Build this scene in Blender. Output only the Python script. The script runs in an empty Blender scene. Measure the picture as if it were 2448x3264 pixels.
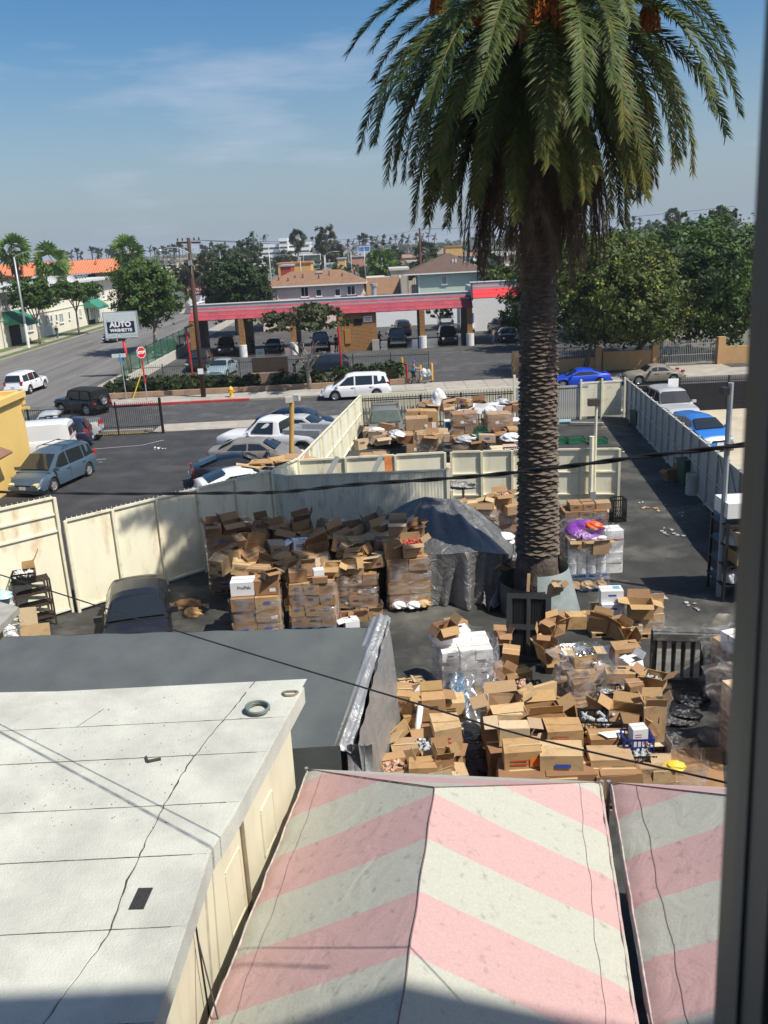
import bpy, math, random
import numpy as np
from mathutils import Vector, Matrix
random.seed(7); rng=np.random.default_rng(7)
S=bpy.context.scene; COL=S.collection
rad=math.radians
# ---------- camera ----------
H=10.5; FPX=2770.0; PITCH=rad(17.0); ROLL=0.05
cF=Vector((0,math.cos(PITCH),-math.sin(PITCH))); _r=Vector((1,0,0)); _u=Vector((0,math.sin(PITCH),math.cos(PITCH)))
cR=math.cos(ROLL)*_r-math.sin(ROLL)*_u; cU=math.sin(ROLL)*_r+math.cos(ROLL)*_u
cam=bpy.data.cameras.new("camera"); co=bpy.data.objects.new("camera",cam); COL.objects.link(co)
m=Matrix((cR,cU,-cF)).transposed().to_4x4(); m.translation=Vector((0,0,H)); co.matrix_world=m
cam.sensor_fit='VERTICAL'; cam.sensor_height=24; cam.sensor_width=18; cam.lens=24*FPX/3264
cam.clip_start=0.05; cam.clip_end=9000
cam.dof.use_dof=True; cam.dof.focus_distance=30; cam.dof.aperture_fstop=4.5
S.camera=co
S.render.resolution_x=768; S.render.resolution_y=1024
# ---------- world, sun, exposure ----------
SUNV=Vector((0.61,-0.36,1.0)).normalized()
W=bpy.data.worlds.new("World"); S.world=W; W.use_nodes=True
nt=W.node_tree; N=nt.nodes; L=nt.links; N.clear()
out=N.new('ShaderNodeOutputWorld'); bg=N.new('ShaderNodeBackground'); sky=N.new('ShaderNodeTexSky')
sky.sky_type='NISHITA'; sky.sun_disc=False; sky.sun_elevation=math.asin(SUNV.z)
sky.sun_rotation=math.atan2(SUNV.x,SUNV.y); sky.air_density=1.0; sky.dust_density=1.6; sky.ozone_density=1.4; sky.altitude=30
bg.inputs['Strength'].default_value=0.09
tc=N.new('ShaderNodeTexCoord'); mp=N.new('ShaderNodeMapping'); mp.inputs['Scale'].default_value=(1.6,1.6,9.0); mp.inputs['Rotation'].default_value=(0.25,0.12,0.95)
nz=N.new('ShaderNodeTexNoise'); nz.inputs['Scale'].default_value=2.3; nz.inputs['Detail'].default_value=7; nz.inputs['Roughness'].default_value=.55
cr=N.new('ShaderNodeValToRGB'); cr.color_ramp.elements[0].position=.56; cr.color_ramp.elements[1].position=.74
cr.color_ramp.elements[1].color=(.42,.42,.42,1)
mx=N.new('ShaderNodeMixRGB'); mx.inputs['Color2'].default_value=(5.8,6.3,7.6,1)
hs=N.new('ShaderNodeHueSaturation'); hs.inputs['Saturation'].default_value=1.42; hs.inputs['Value'].default_value=1.12
L.new(tc.outputs['Generated'],mp.inputs['Vector']); L.new(mp.outputs[0],nz.inputs['Vector']); L.new(nz.outputs['Fac'],cr.inputs[0])
# haze band low over the horizon, all the way round
sx=N.new('ShaderNodeSeparateXYZ'); L.new(tc.outputs['Generated'],sx.inputs[0])
hr=N.new('ShaderNodeMapRange'); hr.inputs['From Min'].default_value=0.0; hr.inputs['From Max'].default_value=.2; hr.inputs['To Min'].default_value=.8; hr.inputs['To Max'].default_value=0
nz2=N.new('ShaderNodeTexNoise'); nz2.inputs['Scale'].default_value=2.0; ad=N.new('ShaderNodeMath'); ad.operation='MULTIPLY_ADD'; ad.inputs[1].default_value=.10
L.new(tc.outputs['Generated'],nz2.inputs['Vector']); L.new(nz2.outputs['Fac'],ad.inputs[0]); L.new(sx.outputs['Z'],ad.inputs[2])
sb=N.new('ShaderNodeMath'); sb.operation='SUBTRACT'; sb.inputs[1].default_value=.05; L.new(ad.outputs[0],sb.inputs[0]); L.new(sb.outputs[0],hr.inputs['Value'])
mx2=N.new('ShaderNodeMixRGB'); mx2.inputs['Color2'].default_value=(3.0,3.9,5.0,1); L.new(hr.outputs[0],mx2.inputs['Fac'])
L.new(sky.outputs[0],hs.inputs['Color']); L.new(hs.outputs[0],mx2.inputs['Color1']); L.new(mx2.outputs[0],mx.inputs['Color1']); L.new(cr.outputs[0],mx.inputs['Fac'])
L.new(mx.outputs[0],bg.inputs[0]); L.new(bg.outputs[0],out.inputs[0])
sd=bpy.data.lights.new("sun",'SUN'); sd.energy=4.9; sd.angle=rad(.55); sd.color=(1,.94,.84)
so=bpy.data.objects.new("sun",sd); COL.objects.link(so); so.rotation_euler=(-SUNV).to_track_quat('-Z','Y').to_euler()
S.view_settings.view_transform='Standard'; S.view_settings.look='None'; S.view_settings.exposure=0.2; S.view_settings.gamma=1
S.cycles.max_bounces=6; S.cycles.transparent_max_bounces=24; S.cycles.diffuse_bounces=3
# ---------- pixel helpers (lay the plan out from photo measurements) ----------
def ray(x,y): return cF+cR*((x-1224)/FPX)+cU*((1632-y)/FPX)
def P(x,y,z=0.0):
    d=ray(x,y); t=(z-H)/d.z; return Vector((d.x*t,d.y*t,z))
def Q(x,y,Y):
    d=ray(x,y); t=Y/d.y; return Vector((d.x*t,Y,H+d.z*t))
def px(v):
    w=Vector(v)-Vector((0,0,H)); d=w.dot(cF); return (1224+FPX*w.dot(cR)/d,1632-FPX*w.dot(cU)/d)
# ---------- materials ----------
MATS={}
def mat(name,col,rough=.7,var=.12,scale=3.0,metal=0.0,bump=0.0,bscale=30.0,stain=None,stain_amt=.5,stain_scale=1.2,rnd=0.0,spec=.5,alpha=1.0,stretch=None,emit=0,coord='Object',trans=0.0,sheen=0,stain_lo=.5,stain_hi=.68):
    if name in MATS: return MATS[name]
    M=bpy.data.materials.new(name); M.use_nodes=True; t=M.node_tree; n=t.nodes; l=t.links
    b=n['Principled BSDF']; MATS[name]=M
    b.inputs['Roughness'].default_value=rough; b.inputs['Metallic'].default_value=metal; b.inputs['Specular IOR Level'].default_value=spec
    c=n.new('ShaderNodeTexCoord'); src=c.outputs['Object' if coord=='World' else coord]
    if coord=='World':
        g=n.new('ShaderNodeNewGeometry'); src=g.outputs['Position']
    if stretch:
        q=n.new('ShaderNodeMapping'); q.inputs['Scale'].default_value=stretch; l.new(src,q.inputs[0]); src=q.outputs[0]
    z=n.new('ShaderNodeTexNoise'); z.inputs['Scale'].default_value=scale; z.inputs['Detail'].default_value=5; z.inputs['Roughness'].default_value=.6; l.new(src,z.inputs['Vector'])
    mr=n.new('ShaderNodeMapRange'); mr.inputs['From Min'].default_value=.3; mr.inputs['From Max'].default_value=.7; mr.inputs['To Min'].default_value=1-var; mr.inputs['To Max'].default_value=1+var; l.new(z.outputs['Fac'],mr.inputs['Value'])
    hv=n.new('ShaderNodeHueSaturation'); hv.inputs['Color'].default_value=(*col,1); l.new(mr.outputs[0],hv.inputs['Value']); cur=hv.outputs[0]
    if rnd:
        oi=n.new('ShaderNodeObjectInfo'); r2=n.new('ShaderNodeMapRange'); r2.inputs['To Min'].default_value=1-rnd; r2.inputs['To Max'].default_value=1+rnd; l.new(oi.outputs['Random'],r2.inputs['Value'])
        h2=n.new('ShaderNodeHueSaturation'); l.new(cur,h2.inputs['Color']); l.new(r2.outputs[0],h2.inputs['Value']); 
        r3=n.new('ShaderNodeMapRange'); r3.inputs['To Min'].default_value=.5-rnd*.04; r3.inputs['To Max'].default_value=.5+rnd*.04; l.new(oi.outputs['Random'],r3.inputs['Value']); l.new(r3.outputs[0],h2.inputs['Hue']); cur=h2.outputs[0]
    if stain:
        z2=n.new('ShaderNodeTexNoise'); z2.inputs['Scale'].default_value=stain_scale; z2.inputs['Detail'].default_value=8; z2.inputs['Roughness'].default_value=.65; l.new(src,z2.inputs['Vector'])
        r=n.new('ShaderNodeMapRange'); r.inputs['From Min'].default_value=stain_lo; r.inputs['From Max'].default_value=stain_hi; r.inputs['To Max'].default_value=stain_amt; l.new(z2.outputs['Fac'],r.inputs['Value'])
        mm=n.new('ShaderNodeMixRGB'); mm.inputs['Color2'].default_value=(*stain,1); l.new(r.outputs[0],mm.inputs['Fac']); l.new(cur,mm.inputs['Color1']); cur=mm.outputs[0]
    l.new(cur,b.inputs['Base Color'])
    if bump:
        z3=n.new('ShaderNodeTexNoise'); z3.inputs['Scale'].default_value=bscale; z3.inputs['Detail'].default_value=4; l.new(src,z3.inputs['Vector'])
        bp=n.new('ShaderNodeBump'); bp.inputs['Strength'].default_value=bump; bp.inputs['Distance'].default_value=.05; l.new(z3.outputs['Fac'],bp.inputs['Height']); l.new(bp.outputs[0],b.inputs['Normal'])
    if alpha<1: b.inputs['Alpha'].default_value=alpha
    if trans: b.inputs['Transmission Weight'].default_value=trans
    if emit: b.inputs['Emission Color'].default_value=(*col,1); b.inputs['Emission Strength'].default_value=emit
    return M
# ---------- mesh builder ----------
class MB:
    def __init__(s): s.v=[]; s.f=[]; s.m=[]
    def add(s,vs,fs,mi=0):
        o=len(s.v); s.v+= [tuple(a) for a in vs]; s.f+=[tuple(i+o for i in f) for f in fs]; s.m+=[mi]*len(fs); return s
    def box(s,c,d,rz=0,mi=0,rx=0,ry=0,taper=1.0):
        x,y,z=d[0]/2,d[1]/2,d[2]/2; M_=Matrix.Rotation(rz,3,'Z')@Matrix.Rotation(ry,3,'Y')@Matrix.Rotation(rx,3,'X') if (rz or rx or ry) else None
        vs=[]
        for i in range(8):
            k=taper if i&4 else 1
            p=Vector(((x if i&1 else -x)*k,(y if i&2 else -y)*k,z if i&4 else -z))
            if M_: p=M_@p
            vs.append(p+Vector(c))
        return s.add(vs,[(0,2,3,1),(4,5,7,6),(0,1,5,4),(1,3,7,5),(3,2,6,7),(2,0,4,6)],mi)
    def beam(s,a,b,w,h=None,mi=0,up=(0,0,1)):
        a=Vector(a); b=Vector(b); h=h or w; d=(b-a).normalized(); u=Vector(up)
        if abs(d.dot(u))>.98: u=Vector((0,1,0))
        r=d.cross(u).normalized(); u=r.cross(d)
        vs=[p+r*(sx*w/2)+u*(sy*h/2) for p in (a,b) for sx,sy in ((-1,-1),(1,-1),(1,1),(-1,1))]
        return s.add(vs,[(0,1,2,3),(7,6,5,4),(0,4,5,1),(1,5,6,2),(2,6,7,3),(3,7,4,0)],mi)
    def tube(s,pts,r,n=6,mi=0,cap=True):
        pts=[Vector(p) for p in pts]; rs=r if isinstance(r,(list,tuple)) else [r]*len(pts); vs=[]; fs=[]; prev=None
        for i,p in enumerate(pts):
            d=(pts[min(i+1,len(pts)-1)]-pts[max(i-1,0)]).normalized()
            if prev is None:
                u=Vector((0,0,1)) if abs(d.z)<.9 else Vector((1,0,0)); prev=d.cross(u).normalized()
            prev=(prev-d*prev.dot(d)).normalized(); q=d.cross(prev)
            for k in range(n):
                a=2*math.pi*k/n; vs.append(p+(prev*math.cos(a)+q*math.sin(a))*rs[i])
        for i in range(len(pts)-1):
            for k in range(n):
                a=i*n+k; b=i*n+(k+1)%n; fs.append((a,b,b+n,a+n))
        if cap: fs.append(tuple(range(n-1,-1,-1))); fs.append(tuple(range((len(pts)-1)*n,len(pts)*n)))
        return s.add(vs,fs,mi)
    def cyl(s,c,r,h,n=16,mi=0,axis='Z',r2=None):
        c=Vector(c); ax={'X':Vector((1,0,0)),'Y':Vector((0,1,0)),'Z':Vector((0,0,1))}[axis]
        return s.tube([c-ax*h/2,c+ax*h/2],[r,r2 if r2 is not None else r],n,mi)
    def lathe(s,prof,n=16,c=(0,0,0),mi=0):
        vs=[];fs=[];k=len(prof)
        for i in range(n):
            a=2*math.pi*i/n
            for r,z in prof: vs.append((c[0]+r*math.cos(a),c[1]+r*math.sin(a),c[2]+z))
        for i in range(n):
            j=(i+1)%n
            for q in range(k-1): fs.append((i*k+q,j*k+q,j*k+q+1,i*k+q+1))
        return s.add(vs,fs,mi)
    def quad(s,*p,mi=0): return s.add(p,[tuple(range(len(p)))],mi)
    def prism(s,poly,z0,z1,mi=0):
        n=len(poly); vs=[(p[0],p[1],z0) for p in poly]+[(p[0],p[1],z1) for p in poly]
        fs=[tuple(range(n-1,-1,-1)),tuple(range(n,2*n))]+[(i,(i+1)%n,(i+1)%n+n,i+n) for i in range(n)]
        return s.add(vs,fs,mi)
    def grid(s,nu,nv,fn,mi=0,closed=False):
        vs=[fn(i/(nu-1),j/(nv-1)) for i in range(nu) for j in range(nv)]
        fs=[(i*nv+j,(i+1)*nv+j,(i+1)*nv+j+1,i*nv+j+1) for i in range(nu-1) for j in range(nv-1)]
        return s.add(vs,fs,mi)
    def mesh(s,name,mats,smooth=False,sharp=None):
        me=bpy.data.meshes.new(name); me.from_pydata(s.v,[],s.f)
        for a in (mats if isinstance(mats,(list,tuple)) else [mats]): me.materials.append(a)
        if any(s.m): me.polygons.foreach_set('material_index',s.m)
        if smooth or sharp:
            me.polygons.foreach_set('use_smooth',[True]*len(me.polygons))
            if sharp: me.set_sharp_from_angle(angle=rad(sharp))
        me.update(); return me
    def build(s,name,mats,parent=None,smooth=False,sharp=None,loc=None,rz=0):
        return link(name,s.mesh(name,mats,smooth,sharp),parent,loc,rz)
def link(name,me,parent=None,loc=None,rz=0):
    o=bpy.data.objects.new(name,me); COL.objects.link(o)
    if parent is not None: o.parent=parent
    if loc is not None: o.location=loc
    if rz: o.rotation_euler=(0,0,rz)
    return o
def nmesh(name,vs,quads,mats):
    me=bpy.data.meshes.new(name); vs=np.asarray(vs,dtype=np.float32).reshape(-1,3); q=np.asarray(quads,dtype=np.int32); k=q.shape[1]
    me.vertices.add(len(vs)); me.vertices.foreach_set('co',vs.ravel()); me.loops.add(q.size); me.loops.foreach_set('vertex_index',q.ravel())
    me.polygons.add(len(q)); me.polygons.foreach_set('loop_start',np.arange(0,q.size,k,dtype=np.int32)); 
    for a in (mats if isinstance(mats,(list,tuple)) else [mats]): me.materials.append(a)
    me.update(calc_edges=True); return me
def tag(o,label=None,cat=None,group=None,kind=None):
    if label: o['label']=label
    if cat: o['category']=cat
    if group: o['group']=group
    if kind: o['kind']=kind
    return o
def empty(name,loc,label,cat,group=None,rz=0):
    o=bpy.data.objects.new(name,None); COL.objects.link(o); o.location=loc; o.rotation_euler=(0,0,rz); o.empty_display_size=.1
    return tag(o,label,cat,group)
KIDS={}
def copy_tree(o,parent=None):
    c=o.copy(); COL.objects.link(c)
    if parent is not None: c.parent=parent
    for ch in list(o.children): copy_tree(ch,c)
    return c
TXT={}
def text_mesh(txt,size,m,depth=.004,bold=0.0):
    key=(txt,size,m.name,depth)
    if key in TXT: return TXT[key]
    cu=bpy.data.curves.new('t','FONT'); cu.body=txt; cu.size=size; cu.extrude=depth; cu.align_x='CENTER'; cu.align_y='CENTER'; cu.offset=bold; cu.resolution_u=3
    o=bpy.data.objects.new('t',cu); COL.objects.link(o); dg=bpy.context.evaluated_depsgraph_get(); dg.update()
    me=bpy.data.meshes.new_from_object(o.evaluated_get(dg)); bpy.data.objects.remove(o); me.materials.clear(); me.materials.append(m); TXT[key]=me; return me
def text(txt,size,m,parent,loc,rot,name='lettering',depth=.004,bold=0.0,sx=1.0):
    o=link(name,text_mesh(txt,size,m,depth,bold),parent,loc); o.rotation_euler=rot; o.scale=(sx,1,1); return o
# ---------- palette ----------
m_asph=mat('asphalt_old',(.062,.062,.062),.9,.25,1.4,stain=(.16,.155,.145),stain_amt=.45,stain_scale=.35,bump=.25,bscale=60,coord='World')
m_yard=mat('yard_asphalt',(.036,.037,.034),.85,.4,.9,stain=(.15,.145,.125),stain_amt=.8,stain_scale=.33,bump=.3,bscale=40,coord='World')
m_lot=mat('parking_asphalt',(.036,.036,.038),.85,.3,1.1,stain=(.085,.08,.075),stain_amt=.6,stain_scale=.4,bump=.2,bscale=50,coord='World')
m_blvd=mat('street_concrete',(.15,.145,.138),.9,.2,.6,stain=(.055,.055,.055),stain_amt=.7,stain_scale=.25,stretch=(2.2,.12,1),coord='World')
m_side=mat('sidewalk_concrete',(.36,.33,.28),.9,.12,1.3,stain=(.2,.18,.16),stain_amt=.4,stain_scale=.9,coord='World',rnd=.08)
m_kerb=mat('kerb_concrete',(.30,.28,.25),.9,.15,2)
m_red=mat('red_kerb_paint',(.42,.045,.05),.7,.2,3,stain=(.3,.25,.22),stain_amt=.35,stain_scale=2)
m_grass=mat('lawn_grass',(.075,.12,.03),.95,.35,2.5,stain=(.2,.17,.08),stain_amt=.7,stain_scale=.5,coord='World')
m_dry=mat('dry_grass',(.34,.27,.09),.95,.3,3,stain=(.12,.14,.05),stain_amt=.7,stain_scale=1)
m_sand=mat('lot_concrete',(.48,.42,.31),.9,.1,1,stain=(.33,.29,.22),stain_amt=.4,stain_scale=.6,coord='World')
m_ground=mat('far_ground',(.16,.15,.12),.95,.3,.03,stain=(.06,.09,.04),stain_amt=.9,stain_scale=.012,coord='World')
m_white_line=mat('road_paint',(.27,.27,.26),.8,.2,4)
m_cream=mat('cream_paint_steel',(.86,.83,.64),.6,.05,1.5,stain=(.55,.27,.07),stain_amt=.7,stain_scale=.9,stretch=(1.6,1.6,.55),bump=.05,bscale=4,stain_lo=.56,stain_hi=.74,coord='World')
m_cream2=mat('cream_paint_frame',(.78,.74,.57),.6,.08,2,stain=(.32,.17,.06),stain_amt=.6,stain_scale=2.2,stain_lo=.55,stain_hi=.75)
m_corr=mat('cream_corrugated',(.82,.80,.64),.65,.06,1,stain=(.30,.27,.2),stain_amt=.6,stain_scale=1.3,stretch=(2,2,.5),coord='World')
m_greyf=mat('grey_paint_fence',(.43,.43,.40),.7,.08,1.5,stain=(.27,.25,.2),stain_amt=.6,stain_scale=1.2)
m_black=mat('black_metal',(.015,.015,.017),.45,.2,5)
m_dark=mat('dark_void',(.012,.012,.013),.8,.2,2)
m_card=[mat('cardboard_%s'%n,c,.85,.07,3,bump=.06,bscale=5,rnd=.26,stain=(c[0]*.62,c[1]*.58,c[2]*.5),stain_amt=.65,stain_scale=2.0) for n,c in (('brown',(.40,.245,.115)),('tan',(.47,.32,.175)),('kraft',(.33,.19,.09)),('pale',(.55,.42,.27)))]
m_cardin=mat('cardboard_inside',(.33,.205,.10),.9,.08,3)
m_cwhite=mat('white_carton',(.78,.79,.80),.6,.04,3,rnd=.05)
m_tape=mat('packing_tape',(.55,.42,.24),.3,.05,3)
m_print=mat('carton_print',(.075,.05,.035),.8,.3,20)
m_redp=mat('carton_red_print',(.45,.07,.05),.8,.3,20)
m_bluep=mat('carton_blue_print',(.05,.10,.42),.8,.2,20)
m_label=mat('paper_label',(.8,.8,.79),.7,.05,5)
m_orange=mat('orange_sticker',(.85,.20,.03),.7,.05,5)
m_teal=mat('teal_print',(.02,.27,.29),.6,.1,5)
m_wood=mat('pallet_wood',(.38,.25,.13),.85,.25,6,stretch=(1,1,1),rnd=.15)
m_bluewood=mat('blue_pallet_wood',(.03,.12,.38),.7,.2,6,rnd=.12)
m_crateb=mat('black_crate_plastic',(.012,.012,.014),.4,.1,5)
m_crateg=mat('green_crate_plastic',(.01,.13,.06),.4,.1,5)
m_cratebl=mat('blue_crate_plastic',(.01,.03,.2),.4,.1,5)
m_white=mat('white_paint',(.78,.78,.77),.5,.04,2)
m_glass=mat('car_glass',(.018,.022,.024),.06,.05,2,spec=.9)
m_tyre=mat('tyre_rubber',(.018,.018,.018),.8,.15,10)
m_rim=mat('alloy_rim',(.55,.56,.58),.3,.1,6,metal=.8)
m_steelrim=mat('hub_cap_grey',(.30,.30,.31),.5,.1,6,metal=.3)
m_lens=mat('headlight_lens',(.62,.62,.55),.12,.05,4,spec=.8)
m_lensy=mat('yellowed_headlight_lens',(.62,.55,.28),.2,.05,4)
m_tail=mat('tail_lamp_lens',(.42,.01,.015),.2,.1,4,spec=.8)
m_chrome=mat('chrome',(.6,.6,.6),.2,.05,4,metal=1)
m_plastic=mat('black_trim_plastic',(.022,.022,.023),.6,.1,6)
m_plate=mat('licence_plate',(.6,.62,.66),.5,.1,6)
m_bark=mat('tree_bark',(.16,.13,.105),.95,.3,5,bump=.5,bscale=12)
m_barkp=mat('pale_bark',(.27,.235,.2),.95,.3,4,bump=.4,bscale=12)
m_woodpole=mat('creosoted_pole_wood',(.065,.032,.02),.85,.3,3,stretch=(6,6,.6))
m_galv=mat('galvanised_steel',(.38,.40,.41),.5,.12,3,metal=.4)
m_silvertarp=None
def leafmat(name,c,var=.35,warm=None,spec=.3):
    M=mat(name,c,.6,var,.9,stain=warm or (c[0]*2.0,c[1]*1.7,c[2]*1.1),stain_amt=.6,stain_scale=1.1,spec=spec)
    b=M.node_tree.nodes['Principled BSDF']; t=M.node_tree
    tr=t.nodes.new('ShaderNodeBsdfTranslucent'); mxs=t.nodes.new('ShaderNodeMixShader'); mxs.inputs[0].default_value=.22; o=t.nodes['Material Output']
    src=b.inputs['Base Color'].links[0].from_socket; t.links.new(src,tr.inputs[0]); t.links.new(b.outputs[0],mxs.inputs[1]); t.links.new(tr.outputs[0],mxs.inputs[2]); t.links.new(mxs.outputs[0],o.inputs[0]); return M
lf_mid=leafmat('leaf_mid_green',(.055,.105,.02))
lf_dark=leafmat('leaf_dark_green',(.024,.05,.014))
lf_ficus=leafmat('leaf_ficus_painted_sun',(.055,.085,.017),warm=(.42,.42,.07))  # warm tone paints sunlit yellow tips over the darker ficus green
lf_grey=leafmat('leaf_olive_grey',(.06,.07,.035))
lf_mag=leafmat('leaf_magnolia',(.055,.075,.032),warm=(.16,.13,.07))
lf_hedge=leafmat('leaf_hedge',(.035,.06,.016))
lf_palm=leafmat('palm_leaf_green',(.072,.108,.026),warm=(.20,.215,.05))  # warm tone puts yellow sunlit highlights into the frond colour
lf_palmy=leafmat('palm_leaf_yellow',(.16,.14,.03),warm=(.27,.2,.04))
lf_palmd=leafmat('palm_leaf_dead',(.12,.08,.05),warm=(.28,.19,.12))
lf_far=leafmat('leaf_far_green',(.05,.075,.032))
# ---------- haze ----------
def haze():
    b=MB(); b.box((0,1990,17),(5200,4180,38)); o=b.build('haze',[]); M=bpy.data.materials.new('haze_air'); M.use_nodes=True; n=M.node_tree.nodes; n.clear()
    ou=n.new('ShaderNodeOutputMaterial'); v=n.new('ShaderNodeVolumePrincipled'); v.inputs['Color'].default_value=(.80,.88,1,1); v.inputs['Density'].default_value=.00022; v.inputs['Anisotropy'].default_value=.0
    M.node_tree.links.new(v.outputs[0],ou.inputs['Volume']); o.data.materials.append(M); tag(o,kind='stuff')
    S.cycles.volume_step_rate=10; S.cycles.volume_max_steps=16
haze()
# ---------- setting ----------
def sheet(name,poly,z,m,label=None,kind='structure'):
    b=MB(); b.quad(*[(p[0],p[1],z) for p in poly]); o=b.build(name,m); tag(o,label,kind=kind); return o
b=MB(); b.grid(24,24,lambda u,v:(-2550+u*5100,-90+v*4150,-.02)); tag(b.build('ground',m_ground),kind='structure')
sheet('yard_ground',[(-12,-8),(19,-8),(15.1,51.4),(-1,51.4),(-4.2,31.8),(-12,24.5)],0.0,m_yard)
sheet('parking_lot',[(-24,22),(-12,24.5),(-4.2,31.8),(-1,51.4),(-1,54.4),(-25,53.9),(-25,22)],-.004,m_lot)
sheet('side_street',[(-25.2,54.6),(120,54.6),(120,64.3),(-25.2,64.3)],-.008,m_asph)
sheet('boulevard',[(-46,-20),(-24.4,-20),(-24.4,300),(-20,420),(40,420),(-10,260),(-40,300),(-46,300)],-.012,m_blvd)
sheet('car_wash_lot',[(-21.5,69),(30,69),(22,135),(-22.5,135)],0.0,m_asph)
sheet('neighbour_lot',[(15.1,24),(45,24),(45,53.8),(15.1,53.8)],.004,m_sand)
# corner fillet of the street mouth
b=MB(); 
for k in range(8):
    a0=math.pi/2*k/8; a1=math.pi/2*(k+1)/8; c=(-21.6,67.3)
    b.quad((-24.4,64.3,-.006),(c[0]-2.8*math.cos(a0),c[1]-3.0*math.sin(a0),-.006),(c[0]-2.8*math.cos(a1),c[1]-3.0*math.sin(a1),-.006))
tag(b.build('street_corner',m_asph),kind='structure')
# pavements built of slabs with open joints
def pavement(name,x0,x1,y0,y1,nx,ny,z=.12,m=m_side,mx0=None,skip=None):
    base=MB(); base.box(((x0+x1)/2,(y0+y1)/2,z/2-.02),(x1-x0,y1-y0,z-.012)); r=base.build(name,m_kerb); tag(r,kind='structure')
    w=(x1-x0)/nx; d=(y1-y0)/ny; sl=MB(); sl.box((0,0,0),(w-.025,d-.025,.02)); me=sl.mesh('slab',m)
    for i in range(nx):
        for j in range(ny):
            o=link('slab',me,r,(x0+(i+.5)*w,y0+(j+.5)*d,z-.002+random.uniform(-.003,.003)))
    return r
pavement('sidewalk',-21.6,3.6,64.6,67.6,17,2)
pavement('driveway',3.62,11.4,64.6,68.6,5,2,z=.03)
pavement('right_sidewalk',11.42,45,64.6,68.0,20,2)
b=MB(); 
for k in range(6):
    a0=math.pi/2*k/6; a1=math.pi/2*(k+1)/6
    b.prism([(-21.6,67.6),(-21.6-2.6*math.cos(a0),67.6-3*math.sin(a0)),(-21.6-2.6*math.cos(a1),67.6-3*math.sin(a1))],0,.12)
b.prism([(-24.2,67.6),(-22.2,67.6),(-22.2,170),(-24.2,170)],0,.12)
tag(b.build('boulevard_sidewalk',m_side),kind='structure')
# kerbs
def kerb(name,pts,m,h=.14,w=.3):
    b=MB()
    for a,c in zip(pts[:-1],pts[1:]): b.beam((a[0],a[1],h/2),(c[0],c[1],h/2),w,h)
    return tag(b.build(name,m),kind='structure')
kerb('red_kerb',[(-21.2,64.42),(-9.6,64.45)],m_red,.16)
kerb('kerb',[(-9.58,64.45),(3.5,64.45)],m_kerb)
kerb('right_kerb',[(11.4,64.45),(45,64.45)],m_kerb)
kerb('near_kerb',[(-24,54.5),(-14.4,54.5)],m_kerb)
kerb('far_boulevard_kerb',[(-43.2,20),(-43.2,300)],m_kerb)
b=MB(); b.box((-18.6,64.22,.08),(2.1,.12,.10)); tag(b.build('storm_drain',m_dark),kind='structure')
pavement('lot_apron',-14.3,-2,53.9,56.4,7,1,z=.025)
sheet('dry_verge',[(-24,53.75),(-14.5,53.75),(-14.5,54.3),(-24,54.3)],.02,m_dry)
sheet('lawn',[(-48.7,60),(-46.6,60),(-46.6,220),(-48.7,220)],.05,m_grass)
sheet('verge_lawn',[(-44.9,60),(-43.4,60),(-43.4,220),(-44.9,220)],.09,m_grass)
b=MB(); b.box((-45.75,140,.05),(1.6,240,.1)); tag(b.build('far_sidewalk',m_side),kind='structure')
# lane lines
b=MB()
for x,dash in ((-33.8,0),(-34.2,0),(-29.2,1),(-38.8,1)):
    y=58
    while y<260:
        b.quad((x,y,0),(x+.12,y,0),(x+.12,y+(3 if dash else 8),0),(x,y+(3 if dash else 8),0)); y+=12 if dash else 8
o=b.build('lane_marking',m_white_line); tag(o,kind='structure')
b=MB()
for p0,p1 in (((-14.0,50.2),(-18.0,49.6)),((-14.0,50.2),(-13.0,51.4)),((-15.2,47.0),(-18.2,46.6)),((-15.2,46.3),(-18.2,46.6))):
    b.beam((p0[0],p0[1],.0),(p1[0],p1[1],.0),.1,.006)
tag(b.build('bay_marking',m_white_line),kind='structure')
# ---------- vegetation ----------
def leaf_cloud(blobs,n,size,asp=.55,shell=.55,up=.25):
    """n leaf faces spread through ellipsoids [(x,y,z,rx,ry,rz)] with gaps between sub-clumps"""
    vol=np.array([b[3]*b[4]*b[5] for b in blobs])**.67; cnt=np.maximum((vol/vol.sum()*n).astype(int),4); V=[]
    for b,k in zip(blobs,cnt):
        nc=max(6,k//26); d=rng.normal(size=(nc,3)); d/=np.linalg.norm(d,axis=1)[:,None]
        r=(shell+(1-shell)*rng.random(nc))*(.88+.2*rng.random(nc)); cc=d*r[:,None]
        idx=rng.integers(0,nc,k); p=cc[idx]+rng.normal(size=(k,3))*.105
        nr=d[idx]+rng.normal(size=(k,3))*.55; nr[:,2]+=up; nr/=np.linalg.norm(nr,axis=1)[:,None]
        p=p*np.array(b[3:6])+np.array(b[0:3])
        t=np.cross(nr,rng.normal(size=(k,3))); t/=np.linalg.norm(t,axis=1)[:,None]; w=np.cross(nr,t)
        s=size*(.6+.8*rng.random(k))[:,None]
        q=np.stack([p-t*s,p-w*s*asp,p+t*s,p+w*s*asp],1); V.append(q.reshape(-1,3))
    V=np.concatenate(V); return V
def crown(name,blobs,n,size,m,parent,**k):
    V=leaf_cloud(blobs,n,size,**k); Qd=np.arange(len(V)).reshape(-1,4); return link(name,nmesh(name,V,Qd,m),parent)
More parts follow.
